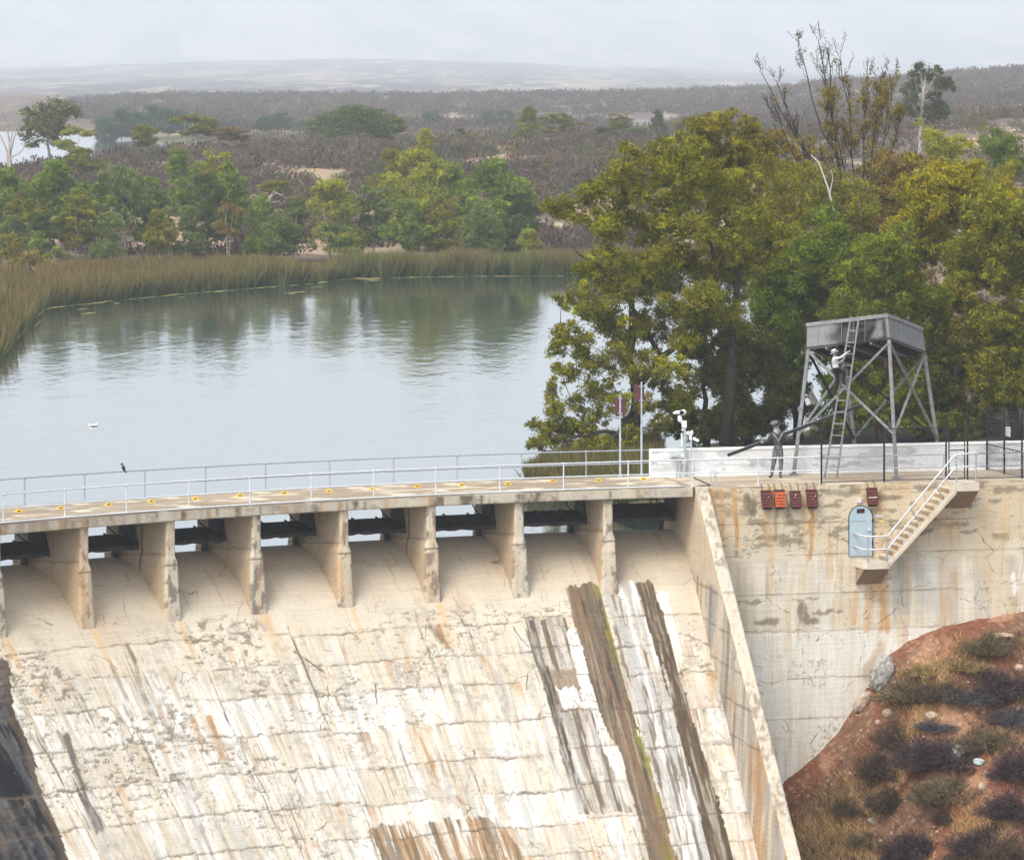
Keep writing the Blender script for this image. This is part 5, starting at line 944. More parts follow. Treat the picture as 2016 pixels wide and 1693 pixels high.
# ------------------------------------------------------------------ lake and land beyond the dam
_SC = 10.0
PROFILES = {   # photo column -> (distance, height above the deck) along that line of sight
 -700: [(170, -7), (280, -7), (292, -2.7), (330, -2.2), (400, -1.6), (470, 0.2), (600, 1.8), (690, -1), (730, -6), (1120, -6), (1150, -2.3), (1700, -2), (2500, -3)],
 0: [(170, -7), (283, -7), (292, -2.7), (330, -2.3), (400, -1.8), (470, 0.0), (600, 1.9), (680, -1), (720, -6), (1140, -6), (1180, -2.3), (1500, -2), (1900, -2.2), (2500, -4)],
 90: [(170, -7), (340, -7), (352, -2.7), (380, -2.3), (420, -1.7), (470, 0.4), (610, 2.3), (680, -1), (720, -6), (1140, -6), (1180, -2.3), (1500, -2), (1900, -2), (2500, -4)],
 300: [(170, -7), (358, -7), (369, -2.7), (400, -2.3), (425, -1.7), (470, 0.6), (650, 3.6), (720, -1), (760, -6), (915, -6), (932, -2.7), (1080, -2.3), (1200, -1.6), (1800, 0.8), (2200, -3)],
 480: [(170, -7), (370, -7), (381, -2.7), (405, -2.3), (430, -1.5), (475, 0.7), (650, 4.2), (720, 1), (800, -1.6), (1000, -1.2), (1150, -1.2), (1500, -1.2), (1800, 1.0), (2200, -3)],
 700: [(170, -7), (388, -7), (399, -2.7), (420, -2.2), (440, -1.3), (480, 0.9), (650, 4.4), (740, 2), (900, -1.2), (1050, -1), (1150, -1), (1400, -2), (1800, 1.2), (2200, -3)],
 1000: [(170, -7), (393, -7), (404, -2.7), (425, -2.2), (445, -1.2), (480, 0.8), (560, 3.2), (660, 4.6), (760, 3), (900, -.6), (1100, -1), (1400, -2), (1800, 1.2), (2200, -3)],
 1130: [(170, -7), (185, -6), (393, -7), (404, -2.7), (425, -2.2), (445, -1.0), (480, 1.0), (560, 3.0), (700, 4.4), (850, 2), (1100, -1), (1400, -1.8), (1800, 1.6), (2300, -3)],
 1170: [(170, -6), (190, -2.9), (205, -2.3), (226, -2.5), (238, -7), (393, -7), (404, -2.7), (445, -1.0), (480, 1.0), (560, 3.2), (700, 4.6), (850, 2), (1100, -1), (1400, -1.6), (1800, 1.8), (2300, -3)],
 1260: [(170, -5), (186, -2.0), (222, -2.2), (229, -2.7), (240, -7), (393, -7), (404, -2.7), (445, -0.8), (480, 1.0), (560, 3.5), (700, 4.6), (850, 2), (1100, -1.5), (1400, -2.6), (1800, 2.2), (2300, -2)],
 1500: [(170, -4), (186, -1.7), (226, -2.0), (236, -2.7), (248, -7), (385, -7), (398, -2.7), (440, -0.4), (500, 2.0), (700, 4.5), (900, 2), (1100, 0), (1400, 0), (1850, 4), (2300, -1)],
 1680: [(170, -4), (186, -1.6), (250, -1.9), (290, -2.0), (330, -2.1), (400, -1.2), (500, 2.4), (640, 5.0), (800, 4.0), (1100, 1.5), (1400, 2.5), (1850, 7.0), (2300, -1)],
 2016: [(170, -3), (186, -1.5), (260, -1.2), (330, 0.2), (430, 2.5), (520, 5.2), (700, 7.6), (830, 6.0), (1100, 4.2), (1400, 6.0), (1850, 11.2), (2300, -1)],
 2900: [(170, -2), (186, 0), (260, 1), (400, 4), (520, 7), (700, 9.6), (830, 8), (1100, 7), (1400, 9), (1850, 17), (2300, 0)],
}
BENCH = ([-900, 0, 300, 600, 900, 1100, 1350, 1650, 2200, 3000], [131, 135, 124, 117, 122, 128, 134, 152, 150, 140])
def land(u, Y):
    """height of the land at photo column u (a direction) and distance Y"""
    cols = sorted(PROFILES); Yl = np.log(Y); H = []
    for c in cols:
        p = np.array(PROFILES[c]); cr = np.interp(c, *BENCH); zc = CZ - (cr - HOR) * 7600 / FPX
        p = np.vstack([p, [(2900, -9), (5200, zc * .35 - 8), (7600, zc), (8200, zc - 10), (9000, -14), (10500, 25), (13000, 170 + 60 * math.sin(c * .0013 + .6)), (17000, 480 + 90 * math.sin(c * .0021))]])
        H.append(np.interp(Yl, np.log(p[:, 0]), p[:, 1]))
    H = np.array(H); k = np.clip(np.searchsorted(cols, u) - 1, 0, len(cols) - 2); ca = np.array(cols, float); t = np.clip((u - ca[k]) / (ca[k + 1] - ca[k]), 0, 1); t = t * t * (3 - 2 * t)
    i = np.arange(len(Y)) if H.ndim == 2 else 0
    return H[k, i] * (1 - t) + H[k + 1, i] * t
def ground(X, Y):
    X, Y = np.atleast_1d(np.asarray(X, float)), np.atleast_1d(np.asarray(Y, float)); u = PW / 2 + FPX * X / Y
    z = land(u, Y)
    a = np.interp(Y, [170, 300, 440, 600, 1500, 2500, 7600, 10500, 16000], [0.1, 0.15, 0.25, 0.6, 0.9, 2.0, 8, 40, 110]); s = np.interp(Y, [170, 600, 1800, 7600, 16000], [18, 35, 90, 330, 1300])
    sh = sstep(-2.9, -1.5, z)
    z = z + a * (fbm(X / s, Y / s, 900, 5) - 0.5) * 2 * sh
    return z
def gz(X, Y): return float(ground(X, Y)[0])

def clearing(X, Y): return sstep(0.575, 0.61, fbm(X / 12, Y / 42, 982, 4, .6)) * (Y > 430) * sstep(1300, 1000, Y)
def hill_tint(X, Y, Z):
    v = fbm(X / 3.2, Y / 7, 910, 5, 0.6); w = fbm(X / 30, Y / 60, 911, 4)
    c = np.array((0.20, 0.135, 0.088)) * (0.75 + 0.5 * v)[..., None]
    c = mix(c, (0.40, 0.32, 0.20), sstep(0.56, 0.66, fbm(X / 5 * np.interp(Y, [600, 1800], [1, .6]), Y / np.interp(Y, [600, 1800], [14, 48]), 912)))
    scrub = sstep(0.40, 0.52, v * 0.5 + w * 0.55)
    c = mix(c, np.array((0.085, 0.062, 0.05)) * (0.7 + 0.7 * fbm(X / 2, Y / 4, 913))[..., None], scrub * np.interp(Y, [300, 500, 4000], [0.5, 0.85, 0.8]))
    c = mix(c, np.array((0.085, 0.115, 0.045)) * (0.7 + 0.6 * fbm(X / 3, Y / 8, 917))[..., None], sstep(-1.25, -2.0, Z) * sstep(880, 930, Y) * sstep(1160, 1100, Y) * 0.9)
    c = mix(c, np.array((0.36, 0.255, 0.16)) * (0.75 + 0.5 * fbm(X / 1.5, Y / 4, 919))[..., None], clearing(X, Y) * 0.85)
    far = sstep(2400, 3000, Y)
    f = np.array((0.22, 0.18, 0.14)) * (0.7 + 0.6 * fbm(X / 20, Y / 300, 914, 5))[..., None]
    f = mix(f, (0.035, 0.036, 0.04), sstep(0.38, 0.53, 0.55 * fbm(X / 75, Y / 900, 915, 6, 0.62) + 0.45 * fbm(X / 11, Y / 160, 918, 4, 0.6)) * 0.92)
    f = mix(f, (0.55, 0.46, 0.34), sstep(0.60, 0.68, fbm(X / 16, Y / 260, 916, 5, 0.66)) * 0.5 * (0.3 + 0.7 * (1 - sstep(5200, 6400, Y))))
    mt = sstep(0.40, 0.62, fbm(X / 120 + Y / 1500, Y / 900, 920, 6, .68)); mtc = np.array((0.11, 0.105, 0.10)) + (np.array((0.30, 0.26, 0.215)) - np.array((0.11, 0.105, 0.10))) * mt[..., None]; f = f + (mtc - f) * sstep(8400, 9400, Y)[..., None]
    c = c + (f - c) * far[..., None]
    c = mix(c, np.array((0.075, 0.058, 0.035)), sstep(340, 300, Y) * 0.9)
    c = mix(c, (0.13, 0.13, 0.045), sstep(-1.9, -2.4, Z) * 0.8 * (Y < 1300))
    return c
def land_mesh(name, Ys, us, label=None):
    U, Yg = np.meshgrid(us, Ys); U, Yg = U.ravel(), Yg.ravel(); X = (U - PW / 2) * Yg / FPX; Z = ground(X, Yg)
    o = mk(name, np.stack([X, Yg, Z], 1), grid_faces(len(Ys), len(us)), M['earth'], None, tint=hill_tint(X, Yg, Z), smooth=True); o['kind'] = 'structure'; return o
us = np.arange(-1500, 3600, 11.0)
land_mesh('lake_shore_ground', np.geomspace(190.5, 1250, 420), us)
land_mesh('far_hills', np.geomspace(1250, 17000, 380), np.arange(-500, 2600, 5.0))

m, nt = new_mat('lake_water')
geo = nd(nt, 'ShaderNodeNewGeometry').outputs['Position']
n1 = noise(nt, 1.0, 3, 0.55, geo, (0.9, 0.30, 1)); n2 = noise(nt, 1.0, 4, 0.6, geo, (0.10, 0.035, 1)); n3 = noise(nt, 1.0, 2, 0.5, geo, (3.2, 1.3, 1))
ad = nd(nt, 'ShaderNodeMath', operation='MULTIPLY_ADD'); nt.links.new(n3, ad.inputs[0]); ad.inputs[1].default_value = 0.22; nt.links.new(n1, ad.inputs[2])
cm = nd(nt, 'ShaderNodeMath', operation='MULTIPLY'); nt.links.new(ad.outputs[0], cm.inputs[0]); nt.links.new(ramp(nt, n2, 0.35, 0.65, 0.35, 1.0), cm.inputs[1])
bp = nd(nt, 'ShaderNodeBump'); bp.inputs['Strength'].default_value = 0.35; bp.inputs['Distance'].default_value = 0.10; nt.links.new(cm.outputs[0], bp.inputs['Height'])
pb = nd(nt, 'ShaderNodeBsdfPrincipled'); pb.inputs['Base Color'].default_value = (0.030, 0.042, 0.036, 1); pb.inputs['Roughness'].default_value = 0.06; pb.inputs['IOR'].default_value = 1.95; nt.links.new(bp.outputs[0], pb.inputs['Normal'])
mo = nd(nt, 'ShaderNodeOutputMaterial'); nt.links.new(pb.outputs[0], mo.inputs['Surface']); M['water'] = m
sw = np.arange(-14, 58, 1.0); near = P(sw, -3.75, WATER); ew = near[-1] + np.array([200, 60, 0.]); ww = near[0] + np.array([-160, -60, 0.])
line = np.vstack([[ww], near, [ew]]); back = line.copy(); back[:, 1] = 1500; back[:, 0] = np.linspace(-700, 700, len(line))
rows = [line + (back - line) * t for t in np.linspace(0, 1, 30) ** 2]; Vw = np.vstack(rows); Vw[:, 2] = WATER
wo_ = mk('water', Vw, grid_faces(30, len(line))[:, ::-1], M['water']); wo_['kind'] = 'structure'
bm_ = bmesh.new(); bm_.from_mesh(wo_.data); bmesh.ops.recalc_face_normals(bm_, faces=bm_.faces)
if sum(f.normal.z for f in bm_.faces) < 0: bmesh.ops.reverse_faces(bm_, faces=bm_.faces)
bm_.to_mesh(wo_.data); bm_.free()

# the red earth slope below the abutment
_gl = [(1380, 1740), (1440, 1660), (1500, 1590), (1545, 1535), (1600, 1492), (1650, 1440), (1700, 1362), (1745, 1292), (1790, 1262), (1850, 1236), (1930, 1218), (2016, 1204), (2120, 1185), (2300, 1165)]
GLS = [s_at(u, 0.12) for u, y in _gl]; GLZ = [z_at(y, s, 0.2) for (u, y), s in zip(_gl, GLS)]
def slope_z(s, n):
    z0 = np.interp(s, GLS, GLZ)
    z = z0 - np.maximum(n - 0.1, 0) * 0.60 - 0.014 * np.maximum(n, 0) ** 2 * 0.0
    z = z + (0.55 * (fbm(s * 0.32, n * 0.32, 950, 4) - 0.5) * 2 + 0.16 * (fbm(s * 1.6, n * 1.6, 951, 4) - 0.5) * 2) * sstep(0.3, 2.5, n) + 0.16 * (fbm(s * 2.6, n * 2.6, 952, 4, .65) - 0.5)
    return z
def red_slope():
    ss = np.arange(30.1, 66, 0.09); nn = np.concatenate([np.arange(-0.15, 24, 0.09), np.arange(24, 60, 1.0)])
    N_, S_ = np.meshgrid(nn, ss); s, n = S_.ravel(), N_.ravel(); z = slope_z(s, n); V = P(s, n, z)
    c = np.array((0.195, 0.080, 0.042)) * (0.60 + 0.6 * fbm(s * 1.3, n * 1.3, 960, 5))[..., None]
    c = mix(c, (0.40, 0.235, 0.14), sstep(0.52, 0.66, fbm(s * 0.8, n * 0.8, 961, 5)) * 0.55); c = mix(c, (0.17, 0.105, 0.065), sstep(0.50, 0.62, fbm(s * 0.45 + 3, n * 0.45, 962, 4)) * 0.6)
    c = mix(c, (0.55, 0.42, 0.30), sstep(0.62, 0.72, fbm(s * 9, n * 9, 963, 4, 0.75)) * 0.35)
    F = grid_faces(len(ss), len(nn)); o = mk('hillside', V, F, M['earth'], None, tint=c, smooth=True); o['kind'] = 'structure'
red_slope()
# ------------------------------------------------------------------ trees
def unit(v): return v / (np.linalg.norm(v, axis=-1, keepdims=True) + 1e-9)
def leaf_cloud(rng, cen, rad, n, ll, lw, droop=0.5, sub=9, flat=0.8, yel=0.5):
    """leaf-sized quads gathered in small tufts round each cluster centre; returns vertices, quads and a tint per vertex"""
    cen = np.asarray(cen, float); rad = np.asarray(rad, float); w = rad ** 2 / (rad ** 2).sum()
    ci = rng.choice(len(cen), n, p=w)
    tuft = unit(rng.normal(size=(len(cen), sub, 3))) * (0.25 + 0.75 * rng.rand(len(cen), sub, 1) ** 0.6); tuft[:, :, 2] *= flat
    ti = rng.randint(0, sub, n); tr = 0.22 + 0.26 * rng.rand(len(cen), sub)
    off = unit(rng.normal(size=(n, 3))) * (rng.rand(n, 1) ** 0.5) * tr[ci, ti][:, None]; off[:, 2] *= flat
    p = cen[ci] + rad[ci][:, None] * (tuft[ci, ti] + off); loose = rng.rand(n) < .16; q0 = unit(rng.normal(size=(n, 3))) * rng.rand(n, 1) ** .42 * 1.12; q0[:, 2] *= flat; p = np.where(loose[:, None], cen[ci] + rad[ci][:, None] * q0, p)
    d = unit(rng.normal(size=(n, 3)) * [1, 1, 0.75] + np.array([0, 0, -droop])); s = unit(np.cross(d, rng.normal(size=(n, 3))))
    L = ll * (0.6 + 0.8 * rng.rand(n, 1)); Wd = lw * (0.7 + 0.6 * rng.rand(n, 1))
    V = np.stack([p - d * L * .5, p + s * Wd * .5, p + d * L * .5, p - s * Wd * .5], 1).reshape(-1, 3)
    F = np.arange(4 * n).reshape(n, 4)
    tv = 0.62 + 0.76 * rng.rand(len(cen), sub); hue = rng.rand(len(cen), sub); cv = 0.85 + 0.3 * rng.rand(len(cen))
    b = (tv[ci, ti] * cv[ci] * (0.75 + 0.5 * rng.rand(n)))[:, None]; h = hue[ci, ti][:, None]
    young = sstep(0.55, 0.9, h) * yel; old = sstep(0.35, 0.1, h) * 0.5
    t = b * (np.array([1, 1, 1.0]) + young * np.array([0.75, 0.58, -0.3]) + old * np.array([0.35, -0.12, -0.1]))
    return V, F, np.repeat(np.clip(t, 0.1, 3), 4, 0)
def limb_set(rng, base, tips, tr, H, trunks=1, spread=0.0, thin=0.02, sides=6, wig=0.05, fork=0.3):
    m = MB(); base = np.asarray(base, float); stems = []
    for k in range(trunks):
        a = rng.rand() * 6.28; top = base + np.array([math.cos(a) * spread * H, math.sin(a) * spread * H, H * rng.uniform(.62, .8)]); b0 = base + np.array([math.cos(a), math.sin(a), 0]) * tr * (0.9 if trunks > 1 else 0)
        t = np.linspace(0, 1, 9)[:, None]; pts = b0 + (top - b0) * t + np.array([1, 1, 0]) * rng.normal(size=(9, 3)) * wig * H * 0.25 * t * (1 - t) * 4
        rr = tr / math.sqrt(trunks) * (1 - 0.72 * t[:, 0]); rr[0] *= 1.25; m.tube(pts, rr, sides); stems.append((pts, rr))
    N_ = [p for pts, rr in stems for p in pts[2:]]; NR_ = [r for pts, rr in stems for r in rr[2:]]
    T = np.array([np.asarray(t, float) for t in tips]).reshape(-1, 3); dist = np.array([min(np.linalg.norm(t - p) for p in N_) for t in T]) if len(T) else []
    for ti_ in np.argsort(dist):                               # every limb forks off the nearest lower part of what has grown so far
        tip = T[ti_]; A = np.array(N_); cost = np.linalg.norm(A - tip, axis=1) + 1.2 * np.maximum(0, A[:, 2] - tip[2] + .04 * H) + rng.rand(len(A)) * .05 * H
        i = int(np.argmin(cost)); s = A[i]; L = np.linalg.norm(tip - s)
        if L < .15: continue
        u = np.linspace(0, 1, 6)[:, None]; midp = (s + tip) / 2 + np.array([0, 0, 1]) * L * rng.uniform(-.05, .18) + rng.normal(size=3) * L * .10
        q = (1 - u) ** 2 * s + 2 * u * (1 - u) * midp + u ** 2 * tip; r0 = max(thin, min(NR_[i] * .72, .02 + .022 * L)); qr = np.linspace(r0, max(thin * .8, r0 * .35), 6); m.tube(q, qr, 5 if r0 > .06 else 4, cap=False)
        N_ += list(q[2:]); NR_ += list(qr[2:])
    return m
def crown_points(rng, H, Wd, shape, ncl, base=0.3):
    P_ = []; R_ = []
    while len(P_) < ncl:
        t = rng.rand(); a = rng.rand() * 6.283; r = rng.rand() ** 0.45
        prof = {'round': math.sin(math.pi * min(1, .12 + .88 * t)) ** 0.6 * (1 - .12 * t), 'cone': (1 - t) ** .8 * .9 + .08, 'column': .65 + .35 * math.sin(math.pi * t), 'umbrella': (0.35 + .65 * t ** .5) if t < .8 else 1 - (t - .8) * 2.2, 'gum': .55 + .5 * math.sin(math.pi * t), 'bush': math.sqrt(max(0, 1 - t * t))}[shape]
        if shape == 'umbrella' and rng.rand() < .35 and t < .5: continue
        z = H * (base + (1 - base) * t * .95); rad = Wd * .5 * prof * r
        P_.append([math.cos(a) * rad, math.sin(a) * rad, z]); R_.append(Wd * rng.uniform(.12, .20) * (1.25 if shape == 'gum' else 1.0))
    return np.array(P_), np.array(R_)
def add_tree(name, label, cat, loc, trunk_mb, cloud, bark, colour, group=None):
    t = thing(name, label, cat, loc, group); off = np.asarray(loc, float)
    for i in range(len(trunk_mb.v)): trunk_mb.v[i] = trunk_mb.v[i] + off
    trunk_mb.build('trunk', M[bark], t, smooth=True)
    if cloud is not None:
        V, F, c = cloud; o = mk('crown', V + off, F, M['leaf'], t, tint=c); o.color = (*colour, 1)
    return t
def copy_tree(proto, loc, rz, sc, label, colour, group, name=None, sz=None):
    t = proto.copy(); COL.objects.link(t); t.location = Vector([float(q) for q in loc]); t.rotation_euler = (0, 0, rz); t.scale = (sc, sc, sz or sc)
    t['label'] = label
    if group: t['group'] = group
    for ch in list(proto.children):
        c = ch.copy(); COL.objects.link(c); c.parent = t
        if c.name.startswith('crown'): c.color = (*colour, 1)
    ORG[t.name] = np.asarray(loc, float); return t
OLIVE, GREEN, LIME, BLUE, BROWN_, DARKG, GUM = (.165, .172, .014), (.130, .190, .026), (.225, .245, .024), (.125, .168, .046), (.165, .128, .034), (.070, .100, .020), (.115, .125, .045)

# prototypes for the shore and the ridge beyond, all about 10 m tall, used by copies of any size
PROTO = {}
def proto(key, seed, shape, Wd, base, ncl, n, ll, lw, bark='gum_bark', trunks=1, tr=.16, flat=.85, sub=16, droop=.95, spread=.0, H=10.0):
    rng = np.random.RandomState(seed); cp, cr = crown_points(rng, H, Wd, shape, ncl, base); PROTO[key] = (lambda loc, lab, col, g, nm: add_tree(nm, lab, 'tree', loc, limb_set(np.random.RandomState(seed + 1), (0, 0, 0), cp, tr, H, trunks, spread), leaf_cloud(np.random.RandomState(seed + 2), cp, cr, n, ll, lw, droop, sub, flat), bark, col, g), {})
proto('round1', 11, 'round', 6.4, .26, 46, 16000, .40, .11, trunks=2, spread=.08)
proto('round2', 12, 'round', 6.0, .24, 52, 16000, .40, .11, trunks=3, spread=.12)
proto('round3', 13, 'bush', 7.2, .16, 44, 16000, .40, .12, trunks=3, spread=.16)
proto('column1', 14, 'column', 4.0, .24, 42, 13000, .40, .10, tr=.13)
proto('column2', 15, 'column', 4.6, .28, 40, 13000, .40, .10, tr=.13, trunks=2, spread=.06)
proto('cone1', 16, 'cone', 5.0, .10, 44, 12000, .38, .10, tr=.14)
proto('gum1', 17, 'gum', 6.6, .36, 22, 7500, .42, .16, tr=.2, sub=14, flat=.9, spread=.03)
proto('gum2', 18, 'gum', 4.6, .46, 14, 4500, .42, .15, tr=.15, trunks=2, spread=.07, flat=.7)
proto('umbrella1', 19, 'gum', 6.0, .48, 30, 13000, .42, .15, tr=.16, trunks=2, spread=.09, flat=.65)
proto('umbrella2', 20, 'round', 15.0, .20, 60, 20000, .46, .17, bark='gum_bark', tr=.3, trunks=4, spread=.32, flat=.6)
FIRST = {}
def place(key, u, yt, yb, Y, label, colour, group, name='lakeside_tree', wd=None, yaw=None):
    """stand a tree so that it spans photo rows yt..yb at distance Y (yb only sets its height: it stands on the ground)"""
    x = (u - PW / 2) * Y / FPX; g = gz(x, Y) - 0.1; h = CZ - (yt - HOR) * Y / FPX - g; sc = max(h, 1.0) / 10.0; rz = (u * 1.7 + yt) % 6.28 if yaw is None else yaw
    sw_ = sc if wd is None else wd * Y / FPX / {'round1': 6.4, 'round2': 6.0, 'round3': 7.2, 'column1': 4.0, 'column2': 4.6, 'cone1': 5.0, 'gum1': 6.6, 'gum2': 4.6, 'umbrella1': 6.0, 'umbrella2': 15.0}[key]
    if key not in FIRST:
        t = PROTO[key][0]((x, Y, g), label, colour, group, name); FIRST[key] = t; t.rotation_euler = (0, 0, rz); t.scale = (sw_, sw_, sc); return t
    t = copy_tree(FIRST[key], (x, Y, g), rz, sw_, label, colour, group, sz=sc); t.name = name; ORG[t.name] = np.array([x, Y, g]); return t
G1, G2, G3 = 'trees along the far reed shore', 'trees on the crest of the low hill', 'hazy trees on the far shore'
SHORE = [('round1', 12, 340, 442, 120, GREEN, 'bushy green tree cut by the left edge of the picture above the reeds'), ('column2', 52, 395, 438, 80, OLIVE, 'slim olive tree second from the left edge behind the tall reeds'), ('round2', 112, 322, 446, 125, GREEN, 'broad bright green tree below the large pale-trunked gum at left'),
 ('column1', 150, 385, 436, 85, OLIVE, 'narrow olive tree right of the broad green one at left'), ('column2', 186, 362, 440, 90, GREEN, 'mid-green tree with thin pale stems left of the blue-green one'), ('round3', 214, 425, 434, 80, BLUE, 'low blue-green tree crouching at the reeds near the left'), ('gum1', 246, 332, 442, 95, BLUE, 'blue-green open-crowned tree with dark trunk on the left shore'), ('column1', 292, 350, 444, 70, GREEN, 'slender green tree just right of the blue-green open crown'),
 ('round2', 312, 420, 436, 75, OLIVE, 'low olive tree at the reeds below the thin umbrella gum'), ('column2', 362, 296, 462, 70, GREEN, 'tall narrow green tree standing a little up the slope'), ('round1', 404, 350, 442, 100, DARKG, 'dark green full-leaved tree among pale slender stems'), ('cone1', 372, 410, 438, 80, BLUE, 'low pointed dark tree before the tall narrow green one'),
 ('column1', 424, 300, 470, 65, LIME, 'yellowish-green tree on the slope above the dark full one'), ('column2', 458, 322, 448, 75, GREEN, 'tall green tree left of the bare grey bush'), ('gum2', 450, 400, 436, 60, BROWN_, 'thin brownish tree with white trunk at the reeds'), ('round3', 512, 395, 438, 70, GREEN, 'small rounded green tree below the bare grey bush'), ('round1', 545, 430, 436, 90, BLUE, 'low spreading blue-green tree at the reed edge in mid shore'),
 ('column2', 576, 394, 437, 70, BLUE, 'leafy blue-green tree with a pale broken trunk'), ('round3', 655, 362, 440, 125, LIME, 'round yellow-green tree standing alone in mid shore'), ('gum2', 668, 440, 434, 70, BLUE, 'small grey-green gum with short white trunk'), ('column1', 735, 368, 444, 70, BLUE, 'tall thin grey-green tree left of the large green group'), ('round2', 770, 300, 466, 85, OLIVE, 'olive tree on the slope behind the large green group'),
 ('cone1', 838, 258, 520, 70, LIME, 'pointed yellow-green tree rising above the large green group'), ('round1', 826, 305, 450, 150, LIME, 'largest light green tree of the right-hand shore group'), ('round2', 800, 400, 438, 105, GREEN, 'dense green tree low in the right-hand shore group'), ('round3', 884, 330, 456, 110, GREEN, 'rounded green tree right of the largest light green one'), ('column2', 872, 420, 438, 80, OLIVE, 'dull olive tree at the reeds under the right-hand group'),
 ('round2', 968, 320, 450, 150, GREEN, 'wide green tree at the right end of the shore group'), ('round1', 948, 410, 437, 100, BLUE, 'blue-green tree in front of the wide green one'), ('column1', 1028, 352, 452, 80, GREEN, 'green tree at the far right of the shore group'), ('cone1', 1022, 428, 438, 75, DARKG, 'low dark green tree below the far right shore tree'), ('round3', 1042, 458, 434, 60, LIME, 'small yellowish bush-like tree by the reeds left of the big olive tree'),
 ('gum2', 335, 400, 440, 50, BLUE, 'thin grey-green tree half hidden behind the shore row at left'), ('column1', 90, 420, 432, 60, DARKG, 'dark green young tree behind the yellow reeds at left'), ('round2', 30, 430, 431, 80, BLUE, 'blue-green low tree behind the reeds at the left edge')]
for key, u, yt, Y, wd, col, lab in SHORE: place(key, u, yt - 6, 0, Y - 16 * (Y < 460), lab, tuple(q * 1.08 for q in col), G1, wd=wd * .97)
CREST = [('round3', 545, 356, 486, 92, OLIVE, 'olive dome-shaped bush behind the bare grey bush'), ('round3', 612, 300, 600, 46, GREEN, 'small green bush alone on the scrubby hillside in the middle'), ('round2', 744, 262, 650, 60, DARKG, 'dark green bush on the crest left of the pointed yellow-green tree'), ('round3', 1075, 330, 560, 40, OLIVE, 'low olive bush on the slope left of the big olive crown'), ('round3', 560, 276, 660, 60, DARKG, 'low dark bush on the crest left of the wide spreading tree'), ('round3', 480, 268, 655, 40, BROWN_, 'low brownish bush right of the round-headed crest tree'), ('gum1', 96, 196, 600, 125, GUM, 'large dark gum with pale trunk on the left of the hill crest'), ('gum2', 146, 245, 590, 70, LIME, 'yellow-green gum leaning against the large dark one'), ('round2', 160, 292, 560, 100, OLIVE, 'low olive tree under the large dark gum'), ('umbrella1', 285, 248, 610, 48, OLIVE, 'thin tall-stemmed tree with a small flat crown on the crest'), ('gum2', 372, 222, 640, 70, OLIVE, 'sparse airy gum on the crest right of the thin flat-crowned one'), ('umbrella1', 412, 232, 645, 42, OLIVE, 'small airy gum beside the sparse one on the crest'),
 ('umbrella1', 456, 252, 640, 64, BROWN_, 'brownish round-headed tree with two bare stems on the crest'), ('umbrella2', 696, 214, 690, 185, DARKG, 'wide dark spreading tree on the crest in the middle'), ('gum2', 775, 228, 690, 50, OLIVE, 'narrow olive tree at the right edge of the wide dark one'), ('cone1', 906, 252, 720, 38, DARKG, 'small dark pointed tree on the crest above the light green group'), ('round1', 937, 262, 720, 32, LIME, 'tiny yellowish tree beside the small dark pointed one'), ('cone1', 1041, 208, 690, 62, OLIVE, 'tall olive cone-shaped tree on the crest'), ('cone1', 1009, 288, 600, 30, LIME, 'slim yellowish young tree on the slope below the tall cone'),
 ('column2', 1094, 222, 700, 66, OLIVE, 'olive tree with bare lower stems right of the tall cone'), ('gum2', 1140, 238, 690, 46, BROWN_, 'pale brownish thin tree behind the left edge of the big olive tree'), ('round2', 1185, 250, 680, 50, DARKG, 'dark bush-like tree just above the top left of the big olive tree'), ('column1', 1222, 222, 720, 50, OLIVE, 'olive narrow tree above the big olive crown, left of the dark pointed one'), ('cone1', 1296, 216, 740, 42, DARKG, 'dark pointed tree peeping over the big olive crown'), ('round3', 1260, 252, 700, 60, GREEN, 'small green rounded tree peeping over the big olive crown'), ('column2', 1345, 230, 740, 46, OLIVE, 'thin olive tree peeping over the right of the big crown')]
for key, u, yt, Y, wd, col, lab in CREST: place(key, u, yt, 0, Y, lab, col, G2, name='ridge_tree', wd=wd)
FAR = [('round1', 207, 232, 1040, 50), ('round2', 236, 215, 1050, 58), ('round3', 268, 222, 1060, 60), ('round1', 300, 208, 1070, 58), ('round2', 330, 214, 1050, 60), ('column2', 358, 216, 1060, 52), ('round3', 384, 232, 1040, 50), ('column1', 432, 236, 1090, 40), ('round2', 520, 230, 1060, 56), ('round1', 552, 222, 1070, 58), ('round3', 598, 240, 1080, 46), ('column1', 850, 216, 1150, 34), ('round3', 874, 250, 1130, 60), ('round1', 958, 220, 1150, 44), ('column2', 1000, 216, 1160, 46), ('column1', 1076, 226, 1150, 34), ('round2', 1120, 232, 1150, 40), ('round3', 476, 262, 1080, 46)]
FARL = ['first of the hazy blue-green trees on the far shore from the left', 'tall hazy tree second in the far left grove', 'rounded hazy tree in the middle of the far left grove', 'tallest hazy tree of the far left grove', 'broad hazy tree right of the tallest in the far left grove', 'upright hazy tree near the right of the far left grove', 'last low hazy tree at the right end of the far left grove', 'single slim hazy tree between the two far groves', 'left hazy tree of the far pair behind the hill', 'right hazy tree of the far pair behind the hill', 'low hazy tree just right of the far pair', 'slim hazy blue tree right of the wide dark crest tree', 'low wide hazy tree behind the small dark pointed one', 'hazy blue tree left of the tall olive cone', 'upright hazy tree touching the left of the tall olive cone', 'hazy tree between the olive cone and the bare-stemmed one', 'hazy tree right of the bare-stemmed olive one', 'small hazy tree low between the far groves']
for (key, u, yt, Y, wd), lab in zip(FAR, FARL): place(key, u, yt, 0, Y, lab, (.06, .105, .05), G3, name='distant_tree', wd=wd)

